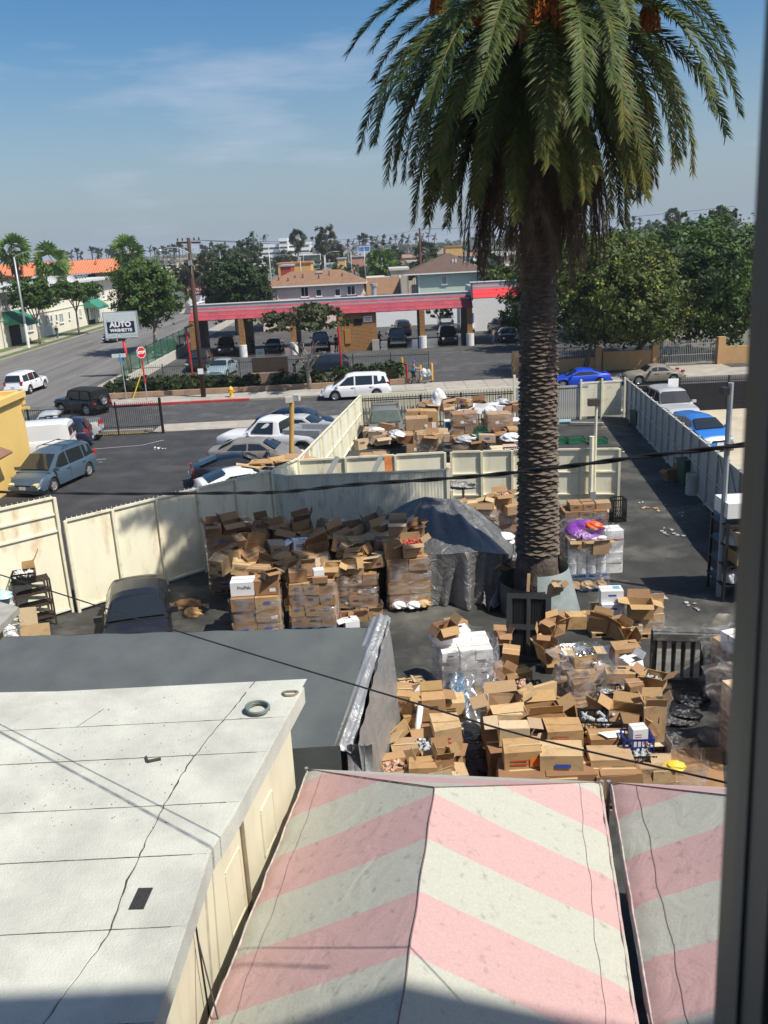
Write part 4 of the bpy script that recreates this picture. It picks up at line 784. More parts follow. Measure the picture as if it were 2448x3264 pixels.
for (qx,qy,yy,lab) in ((600,1045,75.0,'red lamp pole with cowl head at the left of the car wash lot'),(1082,1010,74.5,'red lamp pole in front of the brick office of the car wash')):
    p=Q(qx,qy,yy); r=empty('red_lamp_pole',(p.x-.2,yy,0),lab,'lamp pole','red lamp poles in the car wash lot'); b=MB(); b.tube([(0.15,0,0),(0,0,p.z)],.09,8); b.build('pole',m_rp,r); b=MB(); b.box((.3,-.15,p.z+.12),(.75,.4,.2),ry=-.35); b.build('lamp_head',mat('dark_lamp_head',(.05,.04,.035),.5,.1,3),r)
for (x,y,s_) in ((4.39,69.9,1.3),(3.5,70.2,1.15),(2.2,75.5,1.2)):
    b=MB(); b.cyl((0,0,s_/2),.11,s_,12); b.cyl((0,0,s_+.03),.07,.08,12); o=b.build('bollard',mat('yellow_bollard',(.75,.42,.05),.6,.1,3),loc=(x,y,0)); tag(o,'yellow bollard '+('right of the loaded shopping cart at the driveway edge' if x>4 else 'just behind the shopping cart' if x>3 else 'set back behind the green picket fence'),'bollard','yellow bollards by the driveway')
for (x,y) in ((625,1150),(1297,1190),(-1,-1)):
    if x<0: continue
    p=P(x,y+15); b=MB(); b.cyl((0,0,.6),.09,1.2,10); o=b.build('red_bollard',m_rp,loc=p); tag(o,'red bollard %s'%('behind the fence near the brown pole' if x<900 else 'inside the picket fence near the man with the cart'),'bollard')
# fences of pickets
def picket_fence(name,a,c,h,sp,m,label,cat='fence',post=3.0,pw_=.02,rails=(.25,.9),base=None,pr=.06,z0=0,posth=None,spike=0):
    a=Vector((a[0],a[1],z0)); c=Vector((c[0],c[1],z0)); Ln=(c-a).length; ang=math.atan2(c.y-a.y,c.x-a.x); r=empty(name,a,label,cat,rz=ang); b=MB(); b.box((0,0,h/2),(pw_,pw_,h)); 
    if spike: b.add([(-pw_*.6,-pw_*.6,h),(pw_*.6,-pw_*.6,h),(pw_*.6,pw_*.6,h),(-pw_*.6,pw_*.6,h),(0,0,h+spike)],[(0,1,4),(1,2,4),(2,3,4),(3,0,4)])
    me=b.mesh('picket',m); n=int(Ln/sp)
    for i in range(n): link('picket',me,r,(sp*(i+.5),0,0.02))
    for q in rails: b=MB(); b.box((Ln/2,0,h*q),(Ln,.045,.045)); b.build('rail',m,r)
    b=MB(); b.box((0,0,(posth or h+.08)/2),(pr,pr,posth or h+.08)); me=b.mesh('post',m); k=max(1,round(Ln/post))
    for i in range(k+1): link('post',me,r,(Ln*i/k,0,0))
    if base: b=MB(); b.box((Ln/2,0,base[0]/2),(Ln,.2,base[0])); b.build('base_wall',base[1],r)
    return r
picket_fence('picket_fence',(-24.5,53.65),(-13.55,53.5),2.0,.125,m_black,'black picket fence across the left end of the parking lot',pr=.08)
b=MB(); b.box((-13.5,53.5,1.12),(.14,.14,2.25)); tag(b.build('gate_post',m_black),'thick black post ending the picket fence','post')
m_dkgreen=mat('dark_green_fence',(.02,.05,.035),.6,.15,3)
picket_fence('picket_fence',(-20.9,72.4),(-8.3,73.4),2.0,.15,m_dkgreen,'grey green picket fence left half along the car wash lot',base=(.35,m_kerb))
picket_fence('picket_fence',(-8.2,73.45),(4.3,72.3),2.0,.15,m_dkgreen,'grey green picket fence right half up to the driveway',base=(.3,m_kerb))
b=MB(); b.box((-8.9,73.15,1.25),(3.0,.05,1.7)); tag(b.build('fence_screen',mat('brown_screen',(.05,.035,.03),.9,.3,6)),'dark brown mesh screen fixed to the picket fence','screen')
b=MB(); b.box((-9.3,71.9,.5),(2.6,.5,1.0)); tag(b.build('low_block_wall',mat('brown_block',(.28,.19,.13),.9,.15,3)),'low brown block wall between the hedges','wall')
r=empty('mesh_fence',(-21.8,74,0),'tall green mesh fence with white base running beside the wide street','fence'); b=MB(); b.box((.3,17,.45),(.2,35,.9)); b.build('base_wall',mat('offwhite_wall',(.55,.53,.47),.8,.1,2),r)
m_mesh=mat('green_mesh_screen',(.06,.17,.11),.7,.15,3,alpha=.42)
for i in range(12): b=MB(); b.box((.3,1.45+i*2.9,1.75),(.03,2.8,1.6)); b.build('mesh_panel',m_mesh,r)
for i in range(13): b=MB(); b.box((.3,i*2.9,1.35),(.08,.08,2.7)); b.build('post',m_dkgreen,r)
b=MB(); b.box((.3,17,2.6),(.05,35,.05)); b.build('rail',m_dkgreen,r)
picket_fence('picket_fence',(15.25,52.3),(36,51.8),2.0,.13,m_black,'black picket fence across the back of the pale concrete lot',pr=.1,spike=.06)
b=MB(); b.box((25.6,52.15,.85),(20.6,.03,1.65)); tag(b.build('fence_windscreen_shade',mat('black_windscreen_shade',(.012,.012,.016),.95,.2,3)),'black cloth screen and painted tree shade on the picket fence behind the silver car','screen')  # dark windscreen, with tree shadow on the street put into its black
b=MB(); b.box((17.75,51.95,1.72),(.62,.03,.7)); tag(b.build('notice_board',m_label),'blank white notice on the black fence','notice')
# back fence of the yard
bf=empty('yard_back_fence',(-1.1,51.3,0),'back fence of the yard with cream slats behind black pickets','fence')
sl_m=MB(); sl_m.box((0,0,1.0),(.085,.03,1.95)); me=sl_m.mesh('slat',m_cream2)
for i in range(86): link('slat',me,bf,(.1+i*.12,.25,0))
b=MB(); b.box((5.2,.24,2.02),(10.5,.07,.26)); b.build('top_board',m_cream2,bf)
pk=MB(); pk.box((0,0,1.02),(.025,.025,2.04)); me=pk.mesh('picket',m_black)
for i in range(58): link('picket',me,bf,(.15+i*.176,-.05,.03))
b=MB(); b.box((5.2,-.05,1.78),(10.4,.05,.06)); b.box((5.2,-.05,.3),(10.4,.05,.06)); b.build('rail',m_black,bf)
for x in (3.6,6.0): b=MB(); b.box((x,-.08,1.0),(.1,.1,2.0)); b.build('post',m_black,bf)
b=MB(); b.box((9.15,-.3,1.45),(.14,.14,2.9)); b.build('white_post',m_cream2,bf); b=MB(); b.box((9.75,-.25,1.75),(1.0,.12,.75)); b.build('grey_box',mat('grey_metal_box',(.3,.33,.35),.5,.1,3),bf)
me=sl_m.mesh('grey_slat',m_greyf)
for i in range(24): link('grey_slat',me,bf,(10.5+i*.13,.1,0)) 
b=MB(); b.box((12.0,.08,2.0),(3.2,.06,.12)); b.build('grey_rail',m_greyf,bf)
for i,x in enumerate((13.75,14.95)): b=MB(); b.box((x+.05,.1,1.15),(1.16,.05,2.0)); b.build('solid_panel',m_cream2,bf)
for x in (13.15,14.4,15.75): b=MB(); b.box((x,.0,1.2),(.1,.1,2.4)); b.build('frame_post',m_cream2,bf)
b=MB(); b.box((14.4,.1,2.17),(2.6,.09,.09)); b.build('frame_rail',m_cream2,bf)
# framed sheet fences
def sheet_fence(name,a,c,h0,h1,panels,m,mf,label,side=1,mid=(.5,),thick=.04,brace=None,teeth=False,over=0.0,gap=.012,z0=.06):
    """side = which side (left of a->c = +1) shows the frame"""
    a=Vector((*a,0)); c=Vector((*c,0)); Ln=(c-a).length; ang=math.atan2(c.y-a.y,c.x-a.x); r=empty(name,a,label,'fence',rz=ang); w=Ln/panels; y=.045*side
    for i in range(panels):
        x0=i*w+gap; x1=(i+1)*w-gap; ha=h0+(h1-h0)*i/panels; hb=h0+(h1-h0)*(i+1)/panels
        b=MB(); b.add([(x0,-thick/2,z0),(x1,-thick/2,z0),(x1,-thick/2,hb),(x0,-thick/2,ha),(x0,thick/2,z0),(x1,thick/2,z0),(x1,thick/2,hb),(x0,thick/2,ha)],[(0,1,2,3),(7,6,5,4),(0,4,5,1),(1,5,6,2),(2,6,7,3),(3,7,4,0)]); b.build('panel',m,r)
        for z0_,z1_,tk in [(ha,hb,.07),(.12,.12,.06)]+[(ha*q,hb*q,.055) for q in mid]:
            b=MB(); b.beam((x0+.035,y,z0_),(x1-.035,y,z1_),tk,tk); b.build('frame_rail',mf,r)
        if brace and i in brace: b=MB(); b.beam((x0+.1,y*1.3,.2),(x1-.1,y*1.3,hb*.48),.05,.05); b.beam((x0+.1,y*1.3,ha*.95),(x1-.1,y*1.3,hb*.53),.05,.05); b.build('diagonal_brace',mf,r)
    for i in range(panels+1):
        ha=h0+(h1-h0)*i/panels; b=MB(); b.box((i*w,y*1.5,(ha+over)/2),(.09,.09,ha+over)); b.build('post',mf,r)
    if teeth:
        tb=MB(); tb.box((0,0,.03),(.012,.012,.07)); me=tb.mesh('spike',mf); n=int(Ln/.16)
        for i in range(n): t=(i+.5)/n; link('spike',me,r,(Ln*t,y*.2,h0+(h1-h0)*t+.02))
    return r
sheet_fence('yard_fence',(-9.72,25.30),(-4.0,30.35),3.0,3.0,5,m_cream,m_cream2,'rust stained cream steel fence on the left of the yard',side=-1,mid=(),teeth=True)
sheet_fence('yard_fence',(-3.95,30.4),(-3.32,33.15),3.0,2.72,1,m_cream,m_cream2,'short cream fence panel joining the corrugated wall to the pen',side=-1,mid=())
sheet_fence('yard_fence',(-3.3,33.2),(-1.1,51.1),2.7,2.15,7,m_corr,m_cream2,'long cream fence receding along the right of the parking lot',side=-1,mid=(.5,))
sheet_fence('yard_gate',(-14.4,21.5),(-9.95,25.36),3.74,3.74,3,m_cream,m_cream2,'tall cream steel gate panel at the far left with rust patches',side=-1,mid=(.72,.86),teeth=True)
sheet_fence('grey_yard_fence',(14.8,51.1),(12.3,27.6),2.25,2.45,17,m_greyf,mat('grey_frame',(.50,.50,.46),.6,.08,2),'long grey steel fence receding along the right side of the yard',side=-1,mid=(.52,),brace=(14,15),over=.12)
sheet_fence('tan_fence_panel',(12.3,27.5),(12.05,23.0),2.5,2.5,3,m_greyf,m_cream2,'tan and grey fence panels at the right edge of the yard',side=-1,mid=())
# corrugated wall
cg=empty('corrugated_wall',(-3.9,30.1,0),'low cream corrugated steel wall in front of the storage pen','wall'); 
def corr(a,c,h,n,m):
    b=MB(); a=Vector((*a,0)); c=Vector((*c,0)); d=(c-a); nn=Vector((-d.y,d.x,0)).normalized(); vs=[];fs=[]
    for i in range(n+1):
        t=i/n; k=(0,.0035,.0035,0)[i%4]; p=a+d*t+nn*k; vs+= [p,p+Vector((0,0,h))]
    for i in range(n): fs.append((2*i,2*i+2,2*i+3,2*i+1))
    b.add(vs,fs); return b
Lx=[(0,0),(.6,-.42),(2.4,-.5),(4.3,-.58),(6.15,-.65)]
for a,c in zip(Lx[:-1],Lx[1:]): corr(a,(c[0]+.01,c[1]),2.9,int((c[0]-a[0])/.028),m_corr).build('corrugated_sheet',m_corr,cg)
b=MB()
for a,c in zip(Lx[:-1],Lx[1:]): b.beam((a[0],a[1]+.02,2.92),(c[0],c[1]+.02,2.92),.08,.05)
b.build('cap_rail',m_cream2,cg); b=MB(); b.box((6.2,-.65,1.5),(.12,.12,3.0)); b.build('end_post',m_cream2,cg)
# storage pen front: framed panels with a swing gate at right
sheet_fence('pen_wall',(-3.35,33.2),(2.5,33.3),2.65,2.65,3,m_cream,m_cream2,'cream framed steel wall behind the corrugated wall with a rusty brace',side=-1,mid=())
sheet_fence('pen_wall',(2.75,33.3),(6.3,32.95),2.65,2.65,3,m_cream,m_cream2,'cream framed steel wall left of the palm trunk',side=-1,mid=(.33,.66))
sheet_fence('pen_gate',(6.35,32.9),(9.15,32.45),2.65,2.65,2,m_cream,m_cream2,'cream swing gate panel with rust patches right of the palm trunk',side=-1,mid=(.32,.66))
b=MB(); b.beam((-1.7,32.9,2.75),(-2.8,31.0,1.2),.16,.12); tag(b.build('grey_prop',mat('grey_prop',(.25,.25,.24),.7,.1,3)),'grey slanting prop against the pen wall left of the rusty beam','beam')
b=MB(); b.beam((.0,32.9,2.7),(-.9,31.2,1.4),.16,.12); tag(b.build('grey_prop',mat('grey_prop',())),'grey slanting prop joining the rusty orange beam','beam')
b=MB(); b.beam((.25,32.85,2.7),(.32,31.9,.9),.28,.10); tag(b.build('rusty_beam',mat('rust_orange',(.40,.13,.03),.85,.25,3)),'rusty orange steel beam leaning on the pen wall','beam')
# posts with flood lights
yp=empty('flood_light_post',(-3.9,35.0,0),'yellow post with flood lights between the parked cars and the fence','light post'); g=Q(930,1280,35.0); b=MB(); b.tube([(0,0,0),(g.x+3.9,0,g.z)],.10,10); b.build('post',mat('ochre_post',(.55,.34,.09),.7,.12,2),yp)
b=MB(); b.box((g.x+3.9-.1,-.1,g.z+.1),(.3,.22,.22),rz=.2); b.box((g.x+3.9+.2,.05,g.z+.14),(.26,.22,.24),rz=-.3); b.build('flood_light',mat('pale_flood_housing',(.5,.5,.46),.5,.1,4),yp)
g0=Q(1897,1430,32.4); g1=Q(1901,1290,32.4); yp=empty('flood_light_post',(g0.x,32.4,0),'thin pale post with a dark flood light rising over the pen gate','light post'); b=MB(); b.tube([(0,0,0.8),(g1.x-g0.x,0,g1.z)],.055,8); b.tube([(-.15,-.05,.8),(-.15,-.05,g0.z+.5)],.09,8); b.build('post',m_cream2,yp); b=MB(); b.box((-.1,0,g1.z+.1),(.42,.25,.26)); b.build('flood_light',mat('dark_flood',(.07,.06,.05),.5,.1,4),yp); b=MB(); b.box((-.1,-.18,.85),(.22,.12,.4)); b.build('switch_box',m_galv,yp)
a=P(2290,1900); g1=Q(2330,1220,a.y); r=empty('grey_pole',a,'tall grey steel pole at the right edge carrying a small camera','pole'); b=MB(); b.tube([(0,0,0),(g1.x-a.x,0,g1.z)],[.085,.085],8); b.build('pole',mat('blue_grey_pole',(.30,.33,.36),.5,.1,3),r); b=MB(); b.cyl((.0,-.05,4.6),.12,.2,10); b.build('joint',mat('rust_joint',(.18,.13,.1),.8,.2,4),r); b=MB(); b.box((g1.x-a.x-.2,-.1,g1.z-.2),(.18,.3,.2)); b.build('camera_head',m_plastic,r)
# ---------- vehicles ----------
def paint(name,c,rough=.28,dust=None):
    M=mat(name,c,rough,.04,1.2,spec=.6,stain=dust,stain_amt=.5 if dust else 0,stain_scale=1.0) if dust else mat(name,c,rough,.04,1.2,spec=.6)
    M.node_tree.nodes['Principled BSDF'].inputs['Coat Weight'].default_value=.0 if dust else .5; return M
WHEEL={}
def wheel_meshes(R_,w,rimm):
    k=(R_,w,rimm.name)
    if k in WHEEL: return WHEEL[k]
    b=MB(); prof=[(R_*.64,-w*.45),(R_*.92,-w*.5),(R_,-w*.36),(R_,w*.36),(R_*.92,w*.5),(R_*.64,w*.45)]; b.lathe(prof,22); t=b.mesh('tyre',m_tyre,True,40)
    b=MB(); b.lathe([(R_*.66,w*.46),(R_*.6,w*.4),(R_*.56,w*.25)],22)
    for i in range(5):
        a=6.2832*i/5; d=Vector((math.cos(a),math.sin(a),0)); s=Vector((-d.y,d.x,0)); b.add([d*R_*.12+s*.05+Vector((0,0,w*.42)),d*R_*.12-s*.05+Vector((0,0,w*.42)),d*R_*.6-s*.075*R_/.33+Vector((0,0,w*.36)),d*R_*.6+s*.075*R_/.33+Vector((0,0,w*.36))],[(0,1,2,3)])
    b.cyl((0,0,w*.4),R_*.16,.03,10); b.cyl((0,0,0),R_*.65,w*.1,18); rm=b.mesh('rim',rimm,False)
    WHEEL[k]=(t,rm); return WHEEL[k]
def interp(pts,x):
    if x<=pts[0][0]: return pts[0][1]
    for (a,p),(b_,q) in zip(pts[:-1],pts[1:]):
        if x<=b_: return p+(q-p)*(x-a)/(b_-a) if b_>a else q
    return pts[-1][1]
TYPES={
 # L,W,H, deck [(x,z)], cabin [(x,z)], wheels x, wheel R, side windows [(x0b,x0t,x1t,x1b)], belt
 'sedan':dict(L=4.75,W=1.80,H=1.45,deck=[(-2.37,.62),(-2.3,.98),(-1.6,1.03),(1.0,.97),(2.0,.80),(2.37,.50)],roof=[(-1.85,1.0),(-.95,1.40),(.1,1.45),(.45,1.40),(1.25,.95)],wx=(-1.4,1.42),R=.33,win=[(-1.3,-.95,-.28,-.28),(-.18,-.18,.38,.85)]),
 'coupe':dict(L=4.4,W=1.80,H=1.32,deck=[(-2.2,.6),(-2.1,.93),(-1.6,.97),(.8,.90),(1.8,.72),(2.2,.45)],roof=[(-1.85,.95),(-.8,1.28),(-.1,1.32),(.2,1.28),(1.1,.88)],wx=(-1.3,1.35),R=.34,win=[(-1.25,-.8,.12,.70)]),
 'vintage':dict(L=4.3,W=1.64,H=1.34,deck=[(-2.15,.45),(-2.0,.72),(-1.5,.86),(-1.0,.92),(.9,.90),(1.7,.82),(2.0,.70),(2.15,.5)],roof=[(-1.35,.88),(-.75,1.28),(-.1,1.34),(.25,1.28),(.75,.9)],wx=(-1.3,1.2),R=.32,win=[(-1.0,-.68,-.2,-.2),(-.12,-.12,.2,.5)]),
 'hatch':dict(L=4.25,W=1.76,H=1.5,deck=[(-2.12,.6),(-2.08,1.0),(-1.6,1.02),(1.1,.97),(1.85,.78),(2.12,.48)],roof=[(-2.08,1.0),(-1.65,1.42),(-.3,1.5),(.3,1.44),(1.25,.95)],wx=(-1.3,1.3),R=.31,win=[(-1.6,-1.35,-.45,-.45),(-.35,-.35,.3,.85)]),
 'minivan':dict(L=5.05,W=1.95,H=1.80,deck=[(-2.52,.6),(-2.5,1.02),(-2.0,1.06),(1.3,1.02),(2.15,.84),(2.5,.5)],roof=[(-2.5,1.05),(-2.2,1.66),(-1.7,1.78),(.1,1.8),(.55,1.72),(1.65,1.0)],wx=(-1.5,1.5),R=.34,win=[(-2.25,-2.08,-1.35,-1.35),(-1.22,-1.22,-.02,-.02),(.1,.1,.55,1.2)]),
 'suv':dict(L=4.95,W=1.98,H=1.83,deck=[(-2.47,.7),(-2.45,1.08),(-2.0,1.1),(.9,1.08),(2.1,1.0),(2.42,.8),(2.47,.6)],roof=[(-2.4,1.1),(-2.15,1.74),(-1.7,1.82),(.0,1.83),(.25,1.78),(1.0,1.08)],wx=(-1.42,1.45),R=.38,win=[(-2.15,-2.0,-1.35,-1.35),(-1.25,-1.25,-.35,-.35),(-.25,-.25,.25,.7)]),
 'van':dict(L=5.5,W=2.0,H=2.10,deck=[(-2.75,.7),(-2.74,1.2),(1.6,1.15),(2.3,1.05),(2.7,.9),(2.75,.6)],roof=[(-2.74,1.2),(-2.66,2.02),(-2.4,2.1),(.9,2.1),(1.15,2.0),(1.9,1.15)],wx=(-1.7,1.75),R=.36,win=[(.45,.45,1.05,1.4)]),
 'pickup':dict(L=5.7,W=2.0,H=1.88,deck=[(-2.85,.8),(-2.84,1.18),(1.0,1.12),(2.4,1.06),(2.8,.9),(2.85,.6)],roof=[(-.62,1.15),(-.48,1.80),(-.2,1.88),(.35,1.88),(.55,1.82),(1.25,1.12)],wx=(-1.75,1.85),R=.39,win=[(-.28,-.28,.5,.9)],bed=(-2.75,-.75)),
 'jeep':dict(L=4.0,W=1.82,H=1.85,deck=[(-1.9,.75),(-1.88,1.08),(.6,1.1),(1.9,1.05),(1.95,.95),(2.0,.6)],roof=[(-1.88,1.1),(-1.75,1.78),(-1.4,1.85),(.3,1.83),(.45,1.78),(.75,1.1)],wx=(-1.2,1.3),R=.41,win=[(-1.6,-1.5,-.75,-.75),(-.6,-.6,.35,.55)]),
}
def car(kind,loc,heading,label,pm,rim=None,front=(.62,.62,.55),detail=True,group=None,name=None,extras=(),roofm=None,winm=None,lens=None,plate=True,roofrack=False,cat='car',noglass=()):
    T=TYPES[kind]; L_,W_,H_=T['L'],T['W'],T['H']; hw=W_/2; r=empty(name or {'van':'cargo_van','pickup':'pickup_truck','suv':'parked_suv','minivan':'minivan','jeep':'off_road_car'}.get(kind,'parked_car'),(loc[0],loc[1],loc[2] if len(loc)>2 else 0),label,cat,group,rz=rad(heading))
    rockz=.24 if kind not in('pickup','suv','jeep') else .36; R_=T['R']; arch=R_*1.17; n=56
    boxy=kind in('jeep','van')
    xs=sorted(set([-L_/2+L_*i/(n-1) for i in range(n)]))
    def hwid(x):
        t=abs(x)/(L_/2); k=.80 if not boxy else .93; p=5 if not boxy else 9
        return hw*(1-(1-k)*t**p)
    b=MB(); J=11; vs=[]
    bed=T.get('bed')
    for x in xs:
        w=hwid(x); zt=interp(T['deck'],x); zb=rockz+ (.10 if abs(x)>L_/2-.25 else 0)
        wa=0
        for wx in T['wx']:
            d=abs(x-wx)
            if d<arch: za=R_+math.sqrt(max(0,arch*arch-d*d))*.98; zb=max(zb,za); wa=1
        zb=min(zb,zt-.12); zs=zt-.05 if not boxy else zt-.02; zm=zb+(zs-zb)*.55
        inb=bed and bed[0]<x<bed[1]
        flare=.03 if wa else 0
        prof=[(0,zb if not wa else zb),(w*.9,zb),(w*(1.0)+flare*.6,zb+.005),(w+.012+flare,zb+(zs-zb)*.25),(w+.02,zm),(w*.995,zs-.05),(w*.965,zs)]
        if inb: prof+=[(w*.95,zt),(w*.90,zt),(w*.90,.78),(0,.78)]
        else: prof+=[(w*.93,zt-.005),(w*.75,zt+.02),(w*.4,zt+.045),(0,zt+.05)]
        vs.append([(x,y,z) for y,z in prof])
    nn=len(xs); allv=[]; 
    for sgn in (1,-1):
        o=len(b.v); b.v+=[(x,y*sgn,z) for row in vs for x,y,z in row]
        for i in range(nn-1):
            for j in range(J-1):
                f=(o+i*J+j,o+(i+1)*J+j,o+(i+1)*J+j+1,o+i*J+j+1); b.f.append(f if sgn<0 else f[::-1]); b.m.append(0)
        e0=tuple(o+j for j in range(J)); e1=tuple(o+(nn-1)*J+j for j in range(J)); b.f.append(e0 if sgn>0 else e0[::-1]); b.m.append(0); b.f.append(e1[::-1] if sgn>0 else e1); b.m.append(0)
    # cabin
    rp=T['roof']; x0,x1=rp[0][0],rp[-1][0]; belt=min(rp[0][1],rp[-1][1]); zmax=H_; tumble=(.50 if kind in('sedan','coupe','vintage') else .42 if kind=='hatch' else .27) if not boxy else .10
    wb=hw*.955
    xm=(x0+x1)/2; xh=(x1-x0)/2; rnd_=0 if boxy else .14
    def yside(z,x=0): return (min(wb,hwid(x)*.965)-tumble*max(0,z-belt))*(1-rnd_*min(1,abs(x-xm)/xh)**3*min(1,max(0,z-belt)*3))
    cxs=sorted(set([x0+(x1-x0)*i/25 for i in range(26)]+[p[0] for p in rp])); cv=[]; K=6
    for x in cxs:
        z=interp(rp,x); z=max(z,belt); hz=max(0,z-belt); top=z-min(.07,hz*.4); y=yside(top,x)
        ib=min(wb,hwid(x)*.965); fb=1
        cv.append([(x,ib,belt-.08),(x,yside(belt+hz*.3,x) if hz>.02 else ib,belt+hz*.3),(x,y,top),(x,y-.13,z-.015),(x,y*.5,z+.03*min(1,hz*3)),(x,0,z+.04*min(1,hz*3))])
    for sgn in (1,-1):
        o=len(b.v); b.v+=[(x,y*sgn,z) for row in cv for x,y,z in row]
        for i in range(len(cxs)-1):
            for j in range(K-1):
                f=(o+i*K+j,o+(i+1)*K+j,o+(i+1)*K+j+1,o+i*K+j+1); b.f.append(f if sgn<0 else f[::-1]); b.m.append(1 if (roofm and j>=0) else 0)
    mats=[pm,roofm or pm]
    b.build('body',mats,r,sharp=32)
    # wheel wells
    b=MB()
    for wx in T['wx']: b.box((wx,0,R_+.05),(arch*1.9,W_*.86,arch*1.55))
    b.box((0,0,rockz+.08),(L_*.9,W_*.8,.2)); b.build('underbody',m_dark,r)
    # glass
    gm=winm or m_glass
    for sgn in (1,-1):
        for k,(xa,xb,xc,xd) in enumerate(T['win']):
            def zr(x): return interp(rp,x)-.13
            zb=belt+.05; pb=[(xa,zb),(xd,zb),(xc,zr(xc)),(xb,zr(xb))]; e=.012
            b=MB(); pts=[(x,sgn*(yside(z,x)+e+.004),z) for x,z in pb]; pin=[(x,sgn*(yside(z,x)-.01),z) for x,z in pb]
            b.add(pts+pin,[(0,1,2,3) if sgn<0 else (3,2,1,0),(0,4,5,1),(1,5,6,2),(2,6,7,3),(3,7,4,0)]); b.build('side_window',gm,r)
    def slope_glass(xa,za,xb,zb_,nm):
        b=MB(); d=Vector((xb-xa,0,zb_-za)).normalized(); nrm=Vector((-d.z,0,d.x)); 
        if nm=='rear_window': nrm=-nrm if nrm.x>0 else nrm
        else: nrm=nrm if nrm.x>0 else -nrm
        pts=[]
        for t,s in ((.10,1),(.88,1),(.88,-1),(.10,-1)):
            x=xa+(xb-xa)*t; z=za+(zb_-za)*t; y=(yside(z,x)-.05)*s; pts.append(Vector((x,y,z+.0))+nrm*.05)
        # crowned: add middle points
        mid0=(pts[0]+pts[3])/2+nrm*.02; mid1=(pts[1]+pts[2])/2+nrm*.02
        b.add([pts[0],mid0,mid1,pts[1],pts[3],pts[2]],[(0,1,2,3),(1,4,5,2)] ); b.build(nm,gm,r)
    if kind not in ('van',):
        i0=rp[0]; i1=rp[1]; slope_glass(i0[0],max(i0[1],belt),i1[0],i1[1],'rear_window')
    else:
        for s in (-.45,.45): b=MB(); b.box((-2.745,s,1.6),(.03,.62,.5)); b.build('rear_window',gm,r)
    slope_glass(rp[-1][0],rp[-1][1],rp[-2][0],rp[-2][1],'windshield')
    # wheels
    tm,rmm=wheel_meshes(R_,.23,rim or m_rim)
    for wx in T['wx']:
        for s in (1,-1):
            w=empty('wheel',(wx,s*(hw-.12),R_),None,None); w.parent=r; w.rotation_euler=(-math.pi/2*s,0,0); w.location=(wx,s*(hw-.12),R_)
            link('tyre',tm,w); link('rim',rmm,w)
    fx=L_/2; zf=interp(T['deck'],fx-.25); hf=hwid(fx-.1)
    zl=zf-.17 if kind not in('jeep',) else .85
    for s in (1,-1):
        b=MB()
        if kind=='jeep': b.cyl((fx+.0,s*.55,.88),.11,.06,12,axis='X')
        else: b.box((fx-.10,s*(hf*.80),zl),(.22,hf*.30,.17),ry=.25,rz=-s*.28)
        b.build('headlight',lens or m_lens,r)
        b=MB(); b.box((-fx+.14,s*hwid(fx-.1)*.86,.84 if kind not in('minivan','suv') else 1.0),(.22,.20,.13 if kind not in('minivan','suv','pickup','van') else .36)); b.build('taillight',m_tail,r)
        b=MB(); mxp=interp([(0,0)],0); mx_=rp[-1][0]-.35; b.box((mx_,s*(hw+.12),belt+.08),(.12,.24,.16)); b.build('mirror',pm if kind not in('jeep','van') else m_plastic,r)
    b=MB(); b.box((fx-.015,0,.42 if rockz<.3 else .52),(.16,W_*.80,.16)); b.build('front_bumper',pm if kind not in('pickup','jeep','van') else (m_chrome if kind=='pickup' else m_plastic),r)
    b=MB(); b.box((-fx+.0,0,.45 if rockz<.3 else .55),(.16,W_*.84,.18)); b.build('rear_bumper',pm if kind not in('pickup','jeep','van') else (m_chrome if kind=='pickup' else m_plastic),r)
    b=MB(); b.box((fx+.0,0,zf-.2),(.05,W_*.42,.13)); b.box((fx+.03,0,zf-.36),(.04,W_*.5,.10)); b.build('grille',m_plastic,r)
    if detail:
        b=MB(); b.box((-fx-.085,0,.58 if rockz<.3 else .72),(.012,.34,.16)); b.build('licence_plate',m_plate,r)
        if plate: b=MB(); b.box((fx+.075,0,.45),(.012,.34,.15)); b.build('licence_plate',m_plate,r)
        for s in (1,-1):
            for (xa,xb,xc,xd) in T['win'][-2:]:
                b=MB(); b.box((xa+.12,s*(hw+.012),belt-.14),(.2,.03,.035)); b.build('door_handle',m_plastic if kind!='sedan' else m_chrome,r)
            b=MB()
            for xx in sorted(set([w_[0]-.05 for w_ in T['win'] if w_[0]>-1.4]+[T['win'][-1][3]+.08])): b.box((xx,s*(hw+.017),(rockz+belt)/2+.05),(.012,.012,belt-rockz-.25))
            b.build('door_seam',m_dark,r)
    if roofrack:
        b=MB()
        for s in (1,-1): b.tube([(-1.9,s*.72,H_-.02),(-1.75,s*.72,H_+.07),(.0,s*.72,H_+.08),(.15,s*.72,H_)],.022,5)
        for x in (-1.5,-.4): b.beam((x,-.72,H_+.07),(x,.72,H_+.07),.04,.03)
        b.build('roof_rack',m_plastic,r)
    return r
